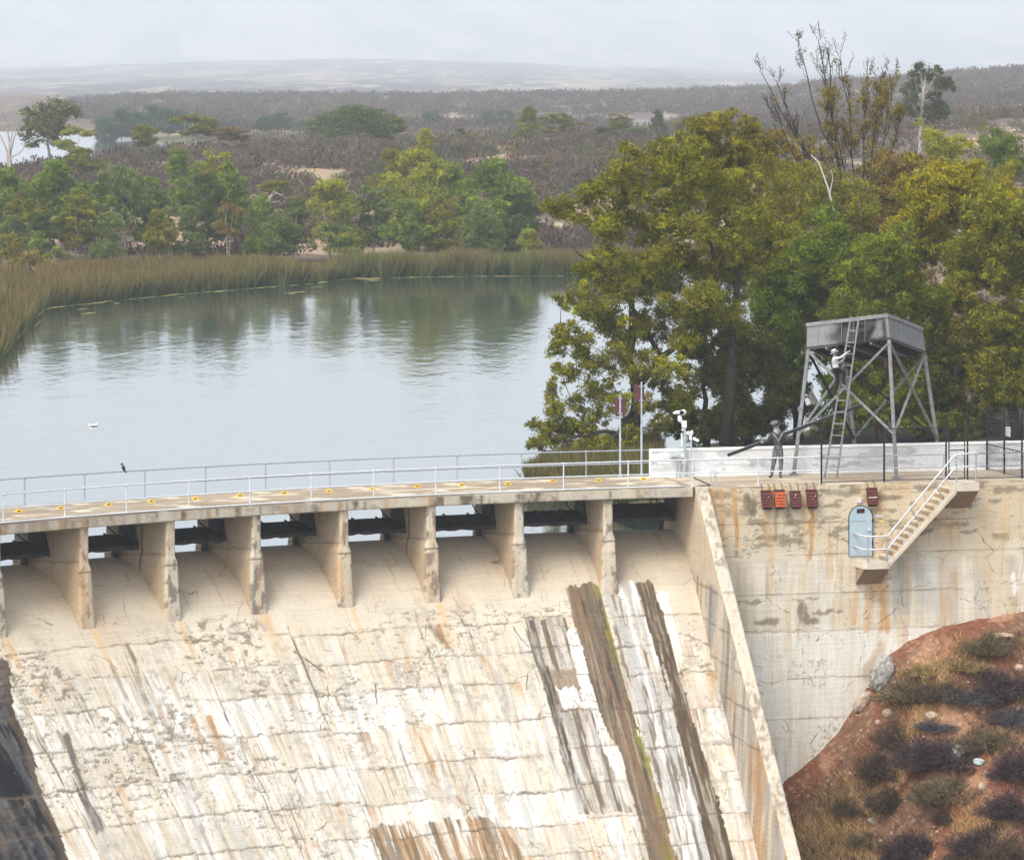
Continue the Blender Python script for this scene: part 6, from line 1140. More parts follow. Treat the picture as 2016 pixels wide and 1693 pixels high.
# the near wood behind the parapet: each tree with its own crown, given as clumps (photo column, row, radius in photo pixels)
def wood_tree(label, u0, yb, Y, clumps, n, colour, trunk_r, seed, ll=.22, lw=.058, bark='dark_bark', depth=2.4, droop=.55, H=None, trunks=1, name='eucalyptus_tree', extra=None, yel=.6, sub=10, spread=.06):
    rng = np.random.RandomState(seed); k = Y / FPX; x0 = (u0 - PW / 2) * k; g = gz(x0, Y) - .15
    cp = []; cr = []
    r0 = np.random.RandomState(seed + 500); nz = lambda: float(np.clip(r0.normal(), -.95, .95)); clumps = [(u, y, r * 1.0) for u, y, r in clumps] + [(u + nz() * r * .95, y + nz() * r * .8, r * .66) for u, y, r in clumps] + [(u + nz() * r * 1.1, y + nz() * r * .95, r * .38) for u, y, r in clumps]; n = int(n * 2.1); sub = 16
    for u, y, r in clumps:
        cp.append([(u - u0) * k, rng.uniform(-1, 1) * depth, CZ - (y - HOR) * k - g]); cr.append(r * k)
    cp = np.array(cp); cr = np.array(cr); top = cp[:, 2].max(); m = limb_set(rng, (0, 0, 0), cp, trunk_r, H or top * .95, trunks, spread, thin=.018)
    for c, r in zip(cp, cr):                          # twigs inside every clump
        for _ in range(3):
            e = c + unit(rng.normal(size=3)) * r * rng.uniform(.6, 1.0); m.tube([c - [0, 0, r * .3], (c + e) / 2 + [0, 0, r * .1], e], [.028, .018, .008], 3, cap=False)
    if extra: extra(m, k, u0, g, Y)
    colour = tuple(q * 1.05 for q in colour)
    return add_tree(name, label, 'tree', (x0, Y, g), m, leaf_cloud(rng, cp, cr, n, ll, lw, droop, sub, .8, yel), bark, colour, 'trees of the wood behind the parapet')
def fill(seed, u, y0, y1, w, n, r0, r1, shape=1.0):
    rng = np.random.RandomState(seed); o = []
    for _ in range(n):
        t = rng.rand() ** .9; ww = w * (1 - abs(2 * t - 1) ** 2.2 * .55 * shape); o.append((u + rng.uniform(-.5, .5) * ww, y0 + (y1 - y0) * t, rng.uniform(r0, r1)))
    return o
big = [(1300, 300, 42), (1340, 320, 45), (1240, 318, 40), (1205, 350, 36), (1270, 370, 46), (1330, 385, 50), (1390, 350, 46), (1440, 370, 46), (1150, 400, 38), (1110, 415, 28), (1180, 430, 34), (1095, 400, 22), (1225, 440, 44), (1290, 450, 52), (1360, 450, 54), (1430, 440, 50), (1480, 430, 44), (1200, 500, 40), (1250, 530, 44), (1160, 545, 42), (1215, 575, 46), (1280, 560, 50), (1340, 540, 54), (1410, 530, 54), (1470, 510, 46), (1520, 470, 40),
       (1140, 595, 34), (1185, 625, 42), (1240, 640, 46), (1300, 640, 48), (1360, 630, 50), (1420, 610, 46), (1120, 640, 22), (1100, 660, 20), (1095, 690, 22), (1110, 720, 20), (1145, 670, 26), (1160, 710, 36), (1210, 710, 44), (1260, 720, 42), (1320, 720, 36), (1125, 740, 20), (1092, 775, 18), (1088, 800, 20), (1100, 825, 26), (1068, 845, 24), (1058, 862, 20), (1085, 862, 24), (1110, 868, 22), (1130, 800, 24), (1165, 775, 30), (1120, 850, 24), (1150, 850, 26), (1180, 815, 28), (1215, 790, 30), (1270, 790, 26), (1075, 905, 16), (1100, 910, 15), (1145, 885, 22), (1190, 870, 24), (1240, 850, 26), (1300, 830, 26), (1340, 790, 26), (1225, 395, 36), (1380, 580, 44), (1310, 500, 46)]
def big_limbs(m, k, u0, g, Y):
    q = lambda u, y, d=0: np.array([(u - u0) * k, d, CZ - (y - HOR) * k - g])
    for pts, r0, r1 in [([q(1244, 860), q(1190, 845, -1), q(1130, 855, -1.5), (q(1085, 850, -1.6))], .14, .03), ([q(1250, 800), q(1215, 850, -1), q(1180, 880, -1.4), q(1140, 905, -1.5)], .10, .02), ([q(1255, 760), q(1310, 700, .6), q(1380, 650, .8), q(1450, 600, .6)], .22, .05), ([q(1300, 700), q(1230, 580, -.6), q(1180, 520, -1), q(1140, 500, -1.2), q(1110, 465, -1.2)], .12, .03), ([q(1350, 690), q(1420, 600, .5), q(1400, 480, 0), q(1300, 400, -.5)], .16, .03), ([q(1430, 880, 1), q(1440, 760, 1), (q(1445, 640, 1)), q(1460, 520, .8)], .34, .10)]: m.tube(pts, np.linspace(r0, r1, len(pts)), 6)
wood_tree('biggest spreading olive tree at the left of the wood, overhanging the water', 1246, 930, 216, big, 62000, OLIVE, .42, 40, extra=big_limbs, H=12, ll=.22, lw=.058)
wood_tree('olive-brown tree rising behind the biggest one', 1440, 900, 236, fill(41, 1430, 235, 560, 240, 34, 26, 44) + [(1380, 262, 24), (1425, 232, 20), (1480, 255, 24), (1395, 240, 16)], 26000, (.17, .155, .016), .26, 41, H=13)
wood_tree('dense green tree in the middle of the wood behind the pole carrier', 1575, 880, 226, fill(42, 1590, 440, 840, 210, 50, 28, 46) + [(1560, 470, 30), (1620, 430, 30), (1540, 560, 36)], 42000, (.12, .165, .018), .26, 42, trunks=2)
wood_tree('olive tree with a leaning white dead stem, left of the bare one', 1600, 880, 246, fill(43, 1590, 340, 640, 260, 40, 28, 46), 32000, (.165, .165, .014), .26, 43, bark='gum_bark')
wood_tree('bright green tree standing directly behind the tank tower', 1745, 880, 221, fill(44, 1735, 470, 820, 200, 46, 26, 44) + [(1720, 490, 30), (1770, 500, 30)], 40000, (.135, .175, .016), .24, 44, trunks=2, bark='red_bark')
wood_tree('reddish-brown thin-leaved tree at the upper right of the wood', 1775, 870, 250, fill(45, 1775, 298, 560, 165, 32, 24, 38), 22000, BROWN_, .2, 45, bark='gum_bark')
wood_tree('yellow-green tree at the right of the wood with lime tips', 1880, 870, 229, fill(46, 1880, 345, 660, 230, 48, 28, 46) + [(1870, 365, 32), (1915, 380, 34), (1835, 400, 32)], 42000, (.23, .215, .012), .28, 46, trunks=2)
wood_tree('olive tree cut by the right edge of the picture', 2000, 870, 219, fill(47, 1995, 380, 800, 220, 52, 28, 46), 44000, (.145, .155, .014), .3, 47)
wood_tree('dark low tree filling the wood right of the tank tower', 1880, 870, 222, fill(48, 1890, 620, 850, 220, 36, 28, 42), 30000, (.10, .112, .014), .22, 48, bark='red_bark')
wood_tree('dark low tree filling the wood left of the tank tower', 1470, 880, 224, fill(49, 1480, 600, 850, 150, 30, 24, 38), 24000, (.105, .122, .014), .26, 49)
wood_tree('small yellow-topped tree right of the tall white gum', 1850, 870, 300, fill(50, 1855, 255, 420, 90, 18, 18, 28), 12000, LIME, .16, 50, bark='gum_bark')
wood_tree('mid-green tree with pale forking limbs at the upper right edge', 1985, 870, 320, fill(51, 1985, 275, 470, 150, 30, 22, 34), 22000, (.12, .165, .03), .22, 51, bark='gum_bark', trunks=3, spread=.14)
wood_tree('olive tree deep in the wood under the bare branches', 1690, 880, 262, fill(52, 1685, 400, 620, 200, 34, 26, 42), 26000, (.155, .155, .015), .24, 52, bark='gum_bark')
wood_tree('brown-green tree between the bare tree and the reddish one', 1510, 880, 256, fill(53, 1515, 265, 460, 170, 28, 24, 38), 20000, (.18, .135, .02), .22, 53)
wood_tree('yellow-green tree at the top right corner of the wood', 1930, 870, 270, fill(54, 1930, 330, 520, 150, 28, 24, 38), 20000, (.2, .19, .013), .22, 54, bark='gum_bark')

wood_tree('dark low tree between the second trunk and the pole carrier', 1390, 880, 221, fill(55, 1392, 620, 870, 130, 24, 22, 34), 18000, (.11, .125, .014), .2, 55)
def bare_tree():
    rng = np.random.RandomState(77); Y = 252.0; k = Y / FPX; u0 = 1690; x0 = (u0 - PW / 2) * k; g = gz(x0, Y) - .1; q = lambda u, y, d=0.: np.array([(u - u0) * k, d, CZ - (y - HOR) * k - g]); m = MB(); tips = []
    m.tube([np.zeros(3), q(1688, 640), q(1670, 540)], [.24, .18, .14], 7); m.tube([np.array([.06, .06, 0]), q(1716, 560, .4), q(1702, 410, .4)], [.22, .15, .10], 7)
    def br(pts, r, depth=0):
        pts = [np.asarray(p, float) for p in pts]; P_ = []
        for a, b in zip(pts[:-1], pts[1:]): P_ += [a + (b - a) * t for t in (0, .33, .66)]
        P_.append(pts[-1]); P_ = np.array(P_); P_[1:-1] += rng.normal(size=(len(P_) - 2, 3)) * .06; m.tube(P_, np.linspace(r * .75, .012 if depth else .022, len(P_)), 5 if r > .05 else 4, cap=False); tips.append((P_[-1], depth))
        if depth < 2:
            for _ in range(12 if depth == 0 else 5):
                i = rng.randint(len(P_) // 4, len(P_)); s = P_[min(i, len(P_) - 1)]; d = unit(P_[-1] - P_[0]) * rng.uniform(.5, 1) + rng.normal(size=3) * [.36, .45, .18] + [0, 0, .55]; L = (2.9 if depth == 0 else 1.2) * rng.uniform(.5, 1.1) * (1 - .75 * i / len(P_)); e = s + unit(d) * L; br([s, (s + e) / 2 + [0, 0, -.08 * L], e], max(.014, r * .26), depth + 1)
    for pts, r in [([q(1670, 540), q(1640, 400), q(1590, 310), q(1530, 165)], .10), ([q(1660, 420), q(1600, 330), q(1555, 250), q(1500, 145), ], .08), ([q(1668, 430), q(1640, 300), q(1600, 190, .5), q(1572, 90, .5)], .09), ([q(1680, 480), q(1650, 300, .5), q(1632, 180, .3), q(1612, 82, .2)], .09), ([q(1670, 400), q(1640, 230, -.6), q(1628, 95, -.8)], .07), ([q(1688, 420, .4), q(1680, 260, .6), q(1656, 115, .8)], .07), ([q(1702, 410, .4), q(1720, 280, .8), q(1735, 170, 1)], .08), ([q(1710, 420, .4), q(1745, 360, .2), q(1768, 250, 0)], .09), ([q(1700, 400, .4), q(1700, 280, -.4), q(1706, 150, -.6)], .07), ([q(1655, 450), q(1590, 380, -.5), q(1540, 250, -1), q(1515, 215, -1)], .07), ([q(1715, 400, .4), q(1740, 270, -.5), q(1752, 160, -.6)], .06)]: br(pts, r)
    cen = []; rad = []
    for p, d in tips:
        u_ = p[0] / k + u0; hi = p[2] > q(0, 150)[2]
        if rng.rand() < (0.05 if (hi or u_ < 1590) else .5): cen.append(p); rad.append(rng.uniform(.16, .42))
    add_tree('bare_branched_tree', 'tall half-bare tree with long upright branches rising above the wood', 'tree', (x0, Y, g), m, leaf_cloud(rng, cen, rad, 9000, .22, .05, .4, 8, 1.2, .7), 'dark_bark', (.19, .155, .03), 'trees of the wood behind the parapet')
bare_tree()
def white_stem():
    Y = 238.; k = Y / FPX; q = lambda u, y, d=0.: np.array([(u - PW / 2) * k, Y + d, CZ - (y - HOR) * k]); g = gz(q(1655, 0)[0], Y); t = thing('dead_stem', 'thin leaning white dead stem standing in the middle of the wood', 'dead tree', [q(1668, 0)[0], Y, g], None)
    b = np.array([q(1672, 0)[0], Y, g]); MB().tube([b, q(1662, 560), q(1645, 430), q(1630, 370), q(1612, 320), q(1596, 305)], [.10, .09, .06, .05, .035, .015], 6).build('trunk', M['white_stem'], t, smooth=True); MB().tube([q(1633, 385), q(1640, 350), q(1636, 335)], [.03, .02, .01], 4).build('branch', M['white_stem'], t)
M['white_stem'] = plain('bleached_dead_wood', (.55, .52, .46), .9, 0, .2, 4)
white_stem()
def tall_gum():
    rng = np.random.RandomState(88); Y = 520.; k = Y / FPX; u0 = 1811; x0 = (u0 - PW / 2) * k; g = gz(x0, Y) - .2; q = lambda u, y, d=0.: np.array([(u - u0) * k, d, CZ - (y - HOR) * k - g]); m = MB(); m.tube([np.zeros(3), q(1812, 270), q(1815, 230), q(1818, 190), q(1822, 150)], [.30, .26, .2, .13, .06], 7)
    cl = [(1790, 180, 14), (1782, 215, 14), (1800, 150, 10), (1870, 170, 12), (1862, 215, 12), (1815, 135, 14), (1828, 150, 12), (1842, 140, 10), (1850, 165, 14), (1862, 160, 10), (1800, 175, 14), (1790, 195, 13), (1838, 185, 12), (1850, 205, 14), (1830, 215, 14), (1806, 215, 12), (1795, 225, 10), (1846, 228, 12), (1822, 235, 10)]; cp = np.array([q(u, y, rng.uniform(-1.5, 1.5)) for u, y, r in cl]); cr = np.array([r * k * 1.3 for _, _, r in cl])
    for c in cp: s = q(1813 + rng.uniform(-1, 4), min(270, 150 + (HOR + 60 - 0) * rng.uniform(.2, .6))); m.tube([s, (s + c) / 2 + [0, 0, -.3], c], [.09, .06, .025], 5, cap=False)
    add_tree('tall_gum_tree', 'tall white-trunked gum standing alone against the ridge at upper right', 'tree', (x0, Y, g), m, leaf_cloud(rng, cp, cr, 11000, .36, .11, .4, 12, .9, .3), 'gum_bark', (.085, .10, .045), 'trees of the wood behind the parapet')
tall_gum()
def grey_bare(name, label, u0, Y, pts_list, mat):
    rng = np.random.RandomState(int(u0)); k = Y / FPX; x0 = (u0 - PW / 2) * k; g = gz(x0, Y) - .1; q = lambda u, y: np.array([x0 + (u - u0) * k, Y + rng.uniform(-1, 1), CZ - (y - HOR) * k]); m = MB()
    for pts in pts_list: m.tube([[x0, Y, g]] + [q(*p) for p in pts], np.linspace(.14, .03, len(pts) + 1) * Y / 500, 4, cap=False)
    t = thing(name, label, 'dead tree', (x0, Y, g)); m.build('branches', M[mat], t, smooth=True)
grey_bare('bare_tree', 'leafless grey tree at the far left against the upper water', 18, 585, [[(14, 300), (2, 270), (-8, 255)], [(20, 290), (24, 255), (22, 228)], [(18, 280), (10, 240), (4, 215)], [(24, 310), (40, 300), (52, 282)], [(20, 300), (32, 262), (36, 235)]], 'gum_bark')
grey_bare('bare_bush', 'leafless grey arching bush between the shore trees in mid shore', 530, 470, [[(520, 395), (500, 384), (488, 392)], [(530, 390), (545, 380), (566, 392)], [(528, 392), (528, 380), (515, 382)], [(534, 400), (550, 396), (556, 410)], [(524, 400), (505, 400), (495, 412)], [(531, 388), (538, 378), (552, 384)], [(529, 410), (512, 392), (498, 398)]], 'gum_bark')

# ------------------------------------------------------------------ reeds, scrub and shore debris
def blades(name, X, Y, Z, H, Wd, rng, base_c, tip_c, mat='blade', lean=.18, kind='stuff', bend=0.0):
    n = len(X); a = rng.rand(n) * 6.28; w = np.stack([np.cos(a) * Wd, np.sin(a) * Wd * .4, np.zeros(n)], 1) * .5; b = np.stack([X, Y, Z], 1); d = np.stack([rng.normal(size=n) * lean, rng.normal(size=n) * lean, np.ones(n)], 1)
    mid = b + d * (H * .6)[:, None]; tip = b + d * H[:, None] * np.array([1 + bend, 1 + bend, 1 - .12 * bend]); V = np.stack([b - w, b + w, mid + w * .8, mid - w * .8, tip], 1).reshape(-1, 3); i = np.arange(n)[:, None] * 5
    F = np.vstack([i + np.array([[0, 1, 2, 3]]), ]); F2 = i + np.array([[3, 2, 4]]); v = (.40 + 1.2 * rng.rand(n))[:, None]
    c = np.stack([base_c * v, base_c * v, (base_c * .45 + tip_c * .55) * v, (base_c * .45 + tip_c * .55) * v, tip_c * v], 1).reshape(-1, 3)
    me = mk(name, V, [tuple(f) for f in F.tolist()] + [tuple(f) for f in F2.tolist()], M[mat], None, tint=c); me['kind'] = kind; return me
rng = np.random.RandomState(5)
def shore_Y(u): return np.interp(u, [-700, 0, 90, 300, 480, 600, 700, 900, 1130, 1400], [292, 292, 352, 369, 381, 389, 399, 403, 404, 398])
n = 82000; u = rng.uniform(-120, 1330, n); dep = np.interp(u, [-120, 0, 60, 90, 300, 500, 590, 700, 1100, 1330], [92, 90, 46, 36, 32, 19, 9, 7, 9, 10]); t = rng.rand(n) ** 1.1; Yr = shore_Y(u) + 0.3 + t * dep + 3.0 * (fbm(u / 40, u * 0, 970) - .5) * 2; Xr = (u - PW / 2) * Yr / FPX
zr = np.maximum(ground(Xr, Yr), WATER - .05); hh = (1.2 + 0.95 * rng.rand(n)) * (.55 + .9 * fbm(Xr / 1.6, Yr / 3, 971, 4, .65)) * np.interp(u, [560, 620, 700], [1, .72, 1]); patch = sstep(.42, .6, fbm(Xr / 6, Yr / 14, 972))[:, None]; lft = np.interp(u, [0, 350, 640], [1, .9, 0])[:, None]
bc = np.array((.075, .112, .040)) * (1 - patch * .3); tc = np.array((.165, .12, .04)) * (1 - .6 * patch) + np.array((.135, .155, .04)) * .6 * patch; tc = tc * (1 - .55 * lft) + np.array((.185, .10, .036)) * .55 * lft
blades('reeds', Xr, Yr, zr, hh, .05 + .06 * rng.rand(n), rng, bc, tc, lean=.22)
n = 26000; u = rng.uniform(1040, 1300, n); Yr = rng.uniform(196, 223, n); Yr = np.where(u < 1180, 206 + (Yr - 206) * np.clip((u - 1010) / 150, .15, 1), Yr); Xr = (u - PW / 2) * Yr / FPX; zr = np.maximum(ground(Xr, Yr), WATER - .05); hh = (.6 + .9 * rng.rand(n)) * np.interp(u, [1040, 1160, 1300], [.7, .9, .8]) * (.6 + .8 * fbm(Xr * 1.2, Yr * .5, 973))
blades('reeds', Xr, Yr, zr, hh, .045 + .03 * rng.rand(n), rng, np.array((.07, .085, .03)) * np.ones((n, 1)), np.array((.13, .11, .035)) * np.ones((n, 1)), lean=.22)
# yellow-green bushes at the far left behind the reeds
# low scrub on the hill, as one ground cover
def scrub(name, n, u0, u1, Y0, Y1, size, per, seed, dark=1.0, ll=.5):
    rng = np.random.RandomState(seed); u = rng.uniform(u0, u1, n * 2); Y = Y0 + (Y1 - Y0) * rng.rand(n * 2) ** 1.1; X = (u - PW / 2) * Y / FPX; z = ground(X, Y); keep = (z > WATER + .7) & (fbm(X / 5, Y / 13, 980) > .37) & ((clearing(X, Y) < .3) | (rng.rand(len(X)) < .06)); X, Y, z = X[keep][:n], Y[keep][:n], z[keep][:n]; n = len(X)
    r = size * (.35 + 1.1 * rng.rand(n) ** 1.6); N_ = n * per; i = np.repeat(np.arange(n), per); d = unit(rng.normal(size=(N_, 3))); d[:, 2] = np.abs(d[:, 2]); rr = rng.rand(N_, 1) ** .45
    p = np.stack([X, Y, z], 1)[i] + d * rr * r[i][:, None] * [1.15, 1.15, .95]; dd = unit(d + rng.normal(size=(N_, 3)) * .6 + [0, 0, .4]); s = unit(np.cross(dd, rng.normal(size=(N_, 3)))); L = ll * r[i][:, None] * (.5 + .7 * rng.rand(N_, 1)); w = L * .34
    V = np.stack([p - dd * L * .5, p + s * w * .5, p + dd * L * .5, p - s * w * .5], 1).reshape(-1, 3); hue = np.clip(.45 * rng.rand(n) + 1.25 * (fbm(X / 14, Y / 45, 981, 3) - .5) + .30, 0, 1)[i][:, None]; b = ((.6 + .8 * rng.rand(n))[i] * (.7 + .6 * rng.rand(N_)))[:, None] * dark
    c = b * np.where(hue < .45, np.array([[.105, .068, .058]]), np.where(hue < .72, np.array([[.095, .085, .05]]), np.where(hue < .9, np.array([[.14, .092, .055]]), np.array([[.08, .10, .04]]))))
    o = mk(name, V, np.arange(4 * N_).reshape(N_, 4), M['leaf'], None, tint=np.repeat(c, 4, 0)); o['kind'] = 'stuff'; return o
scrub('scrub', 5200, -150, 1300, 425, 735, 1.3, 60, 31, 1.0, .42)
scrub('scrub', 1300, 1150, 2250, 330, 900, 1.4, 50, 32, .9, .42)
scrub('scrub', 2600, 380, 2300, 760, 1150, 1.7, 36, 34, .9, .45)
scrub('scrub', 12000, -200, 2300, 1120, 1950, 2.0, 30, 33, .8, .5)
def debris():
    rng = np.random.RandomState(9); V = []; F = []
    for k in range(150):
        u = rng.uniform(40, 1120); Yd = shore_Y(u) - rng.uniform(.2, 1.6) - (rng.rand() < .18) * rng.uniform(0, 14) * (u < 420 or 560 < u < 760); L = rng.uniform(.6, 2.6); du = 9 * L; pts = []
        for t in np.linspace(0, 1, 6):
            uu = u + du * (t - .5) * 2; Yy = Yd + (shore_Y(uu) - shore_Y(u)) * .9 + rng.normal() * .12; pts.append([(uu - PW / 2) * Yy / FPX, Yy, WATER + .02])
        pts = np.array(pts); w = np.array([.05, .3, .4, .4, .3, .05])[:, None] * np.array([[0, 1, 0]]) * rng.uniform(.5, 1.3); b = len(V) * 0 + sum(len(q) for q in V); V.append(np.vstack([pts - w, pts + w])); F += [(b + i, b + i + 1, b + 7 + i, b + 6 + i) for i in range(5)]
    o = mk('floating_reed_debris', np.vstack(V), F, M['straw']); o['kind'] = 'stuff'
M['straw'] = plain('yellow_straw', (.36, .30, .09), .9, 0, .4, 2); debris()
def rush_clump(u, Y, label, colour, h, w, n, seed):
    rng = np.random.RandomState(seed); x = (u - PW / 2) * Y / FPX; g = gz(x, Y); t = thing('shore_bush', label, 'bush', (x, Y, g)); cp, cr = crown_points(rng, h, w, 'bush', 16, .15); V, F, c = leaf_cloud(rng, cp, cr, n, .4, .09, -.3, 8, .9)
    o = mk('crown', V + [x, Y, g], F, M['leaf'], t, tint=c); o.color = (*colour, 1); m = limb_set(rng, (x, Y, g), cp + [x, Y, g], .05, h, 3, .2); m.build('stems', M['dark_bark'], t)
rush_clump(20, 402, 'yellow-green bush at the back of the reeds by the left edge', (.22, .20, .03), 2.9, 3.6, 2600, 1); rush_clump(88, 404, 'bright green bush behind the reeds, right of the yellow one', (.15, .20, .04), 3.1, 3.6, 2600, 2); rush_clump(60, 400, 'low yellowish bush between the yellow and bright green ones', (.21, .17, .04), 2.0, 4.2, 2400, 3)
# ------------------------------------------------------------------ shrubs, rocks and dry grass of the red slope
def slope_at(u, y):
    """the point of the red slope that photo pixel (u, y) shows"""
    S, N_ = np.meshgrid(np.arange(30.2, 60, .12), np.arange(0, 34, .12)); s, n = S.ravel(), N_.ravel(); V = P(s, n, slope_z(s, n)); a, b = pix(V); i = np.argmin((a - u) ** 2 + (b - y) ** 2); return s[i], n[i], V[i]
def shrub_mesh(seed, n, ll, lw, stems=26):
    rng = np.random.RandomState(seed); m = MB(); tips = []
    for k in range(stems):
        b0 = np.append(rng.normal(size=2) * [.42, .30], 0); d = unit(rng.normal(size=3) * [1, 1, .5] + [0, 0, .75]); L = rng.uniform(.35, .95) * (1 - .3 * np.linalg.norm(b0)); e = b0 + d * L; mid = (b0 + e) * .5 + rng.normal(size=3) * .06; m.tube([b0 * .4, mid, e], [.022, .014, .005], 3, cap=False)
        for _ in range(4): b = mid + (e - mid) * rng.rand(); f = b + unit(d + rng.normal(size=3) * .8) * rng.uniform(.2, .45); m.tube([b, f], [.009, .004], 3, cap=False); tips.append(f)
        tips.append(e)
    i = rng.randint(0, len(tips), n); T = np.array(tips); p = T[i] * np.stack([1 - .35 * rng.rand(n), 1 - .35 * rng.rand(n), rng.rand(n) ** .5], 1) + rng.normal(size=(n, 3)) * .085; p[:, 2] = np.abs(p[:, 2]) * .92; d = unit(unit(p + [0, 0, .1]) + rng.normal(size=(n, 3)) * .55); s = unit(np.cross(d, rng.normal(size=(n, 3)))); L = ll * (.5 + rng.rand(n, 1)); w = lw * (.6 + .8 * rng.rand(n, 1))
    V = np.stack([p - d * L * .5, p + s * w * .5, p + d * L * .5, p - s * w * .5], 1).reshape(-1, 3); v = (.45 + 1.1 * rng.rand(n, 1)) * (1 + .35 * (vnoise(p[:, 0] * 4, p[:, 2] * 4 + seed, seed)[:, None] - .5)); c = v * (np.array([1, 1, 1.]) + rng.normal(size=(n, 3)) * .10)
    return m, V, np.arange(4 * n).reshape(n, 4), np.repeat(np.clip(c, .05, 3), 4, 0)
PURP, DBR, OLV, STRAW_, GREYB = (.085, .056, .055), (.125, .085, .055), (.18, .14, .075), (.38, .27, .12), (.11, .105, .11)
SHRUBS = [(1975, 1335, 80, 52, PURP, 0, 'dark purple-grey shrub at the right edge, upper of the slope'), (1905, 1360, 60, 30, GREYB, 1, 'low blue-grey dead brush left of the dark shrub at the right edge'), (1795, 1350, 58, 44, OLV, 2, 'dull brown shrub below the bare red strip near the wall'), (1850, 1352, 52, 42, DBR, 3, 'dark brown shrub between the dull brown one and the grey brush'), (1945, 1258, 62, 44, OLV, 0, 'tawny shrub near the top right of the slope'), (1840, 1420, 40, 24, GREYB, 1, 'small grey dead shrub in mid slope'),
 (1765, 1435, 48, 52, DBR, 2, 'upright brown shrub beside the pale rocks of the left slope'), (1838, 1470, 85, 66, PURP, 3, 'largest dark purple shrub in the middle of the slope'), (1730, 1495, 52, 60, DBR, 0, 'brown shrub left of the largest dark one'), (1935, 1440, 62, 52, OLV, 1, 'olive-brown shrub right of the largest dark one'), (2000, 1490, 62, 72, PURP, 2, 'dark shrub cut by the right edge at mid height'), (1860, 1545, 70, 48, OLV, 3, 'tawny-brown shrub below the pale blue rock'), (1745, 1560, 60, 48, DBR, 0, 'round brown shrub in the lower left of the slope'), (1675, 1580, 42, 34, DBR, 1, 'small dark shrub among the yellow grass'),
 (1985, 1575, 62, 58, PURP, 2, 'dark shrub below the one cut by the right edge'), (1800, 1650, 68, 50, PURP, 3, 'dark purple shrub near the bottom in the middle'), (1930, 1640, 72, 62, PURP, 0, 'large dark shrub near the bottom right'), (2000, 1660, 52, 48, DBR, 1, 'brown shrub in the bottom right corner'), (1860, 1600, 32, 24, DBR, 2, 'small brown shrub above the lowest purple one'), (1700, 1640, 38, 30, OLV, 3, 'low tawny shrub near the bottom left of the slope'), (1905, 1300, 46, 24, STRAW_, 1, 'straw-coloured dry bush on the upper slope'), (1820, 1310, 42, 22, STRAW_, 2, 'straw-coloured dry bush left of the upper one'),
 (1765, 1680, 46, 30, PURP, 0, 'dark shrub at the bottom edge left of centre'), (1880, 1690, 60, 38, DBR, 3, 'brown shrub at the bottom edge'), (1995, 1400, 46, 36, GREYB, 3, 'grey twiggy shrub at the right edge under the top dark one')]
SP = {}
for u, y, w, h, col, k, lab in SHRUBS:
    s, n, p = slope_at(u, y + h * .55); p = p - UP * .06; sc = w * p[1] / FPX * .92; sh = h * p[1] / FPX * 1.2
    if k not in SP:
        m_, V, F, c = shrub_mesh(60 + k, 9000, .17, .018, 40); t = thing('dry_shrub', lab, 'shrub', p.tolist(), 'dry shrubs on the red slope')
        for i in range(len(m_.v)): m_.v[i] = m_.v[i] + p
        m_.build('stems', M['dry_bark'] if 'dry_bark' in M else M['dark_bark'], t); o = mk('crown', V + p, F, M['leaf'], t, tint=c); o.color = (*col, 1); SP[k] = t
    else: t = copy_tree(SP[k], p, (u * 1.3) % 6.28, sc, lab, col, 'dry shrubs on the red slope')
    t.scale = (sc, sc, sh); t.rotation_euler = (0, 0, (u * 1.3) % 6.28)
def rock(u, y, rx, ry, label, mat, seed, tilt=.3, name='rock', emb=.35):
    s, n, p = slope_at(u, y + ry * .4); k = p[1] / FPX; rx, rz = rx * k, ry * k; bm = bmesh.new(); bmesh.ops.create_icosphere(bm, subdivisions=4, radius=1.0); V = np.array([v.co[:] for v in bm.verts]); F = [tuple(v.index for v in f.verts) for f in bm.faces]; bm.free()
    d = .72 + .55 * fbm(V[:, 0] * 1.5 + seed, V[:, 1] * 1.5 + V[:, 2] * 1.9, 990 + seed, 4); V = V * d[:, None] + .16 * (fbm(V[:, 0] * 6 + V[:, 2] * 5, V[:, 1] * 6 + seed, 991)[:, None] - .5); V = V * [rx, rx * .7, rz]; ct, st_ = math.cos(tilt), math.sin(tilt); V = np.stack([V[:, 0] * ct + V[:, 2] * st_, V[:, 1], -V[:, 0] * st_ + V[:, 2] * ct], 1); c = p + UP * (rz * (1 - emb) * .9)
    o = mk(name, V + c, F, M[mat], None, org=p.tolist(), smooth=False); props(o, label, 'rock', 'rocks on the red slope')
rock(1733, 1335, 22, 38, 'large pale grey boulder leaning against the dam wall', 'grey_rock', 1, .35, 'boulder', .2)
rock(1702, 1385, 13, 24, 'smooth pinkish slab of rock below the large grey boulder', 'pink_rock', 2, .55)
rock(1886, 1488, 13, 20, 'pale blue-white rock standing among the dark shrubs', 'blue_rock', 3, .15)
rock(1928, 1502, 12, 8, 'low pale rock right of the blue-white one', 'blue_rock', 4, .1)
rock(1748, 1408, 9, 10, 'tan rock beside the upright brown shrub', 'pink_rock', 5)
rock(1724, 1424, 6, 6, 'small tan stone on the bare red strip', 'pink_rock', 6)
rock(1768, 1450, 9, 12, 'pale leaning stone left of the largest dark shrub', 'pink_rock', 7, .5)
rock(2008, 1318, 9, 9, 'pinkish rock at the right edge below the tawny shrub', 'pink_rock', 8)
rock(1835, 1412, 13, 8, 'flat pale rock in the middle of the slope', 'pink_rock', 9, .1)
rock(1975, 1250, 24, 6, 'flat bleached ledge of rock near the top right', 'pink_rock', 10, .05)
rock(1966, 1600, 9, 8, 'small tan rock under the dark shrubs at right', 'pink_rock', 11)
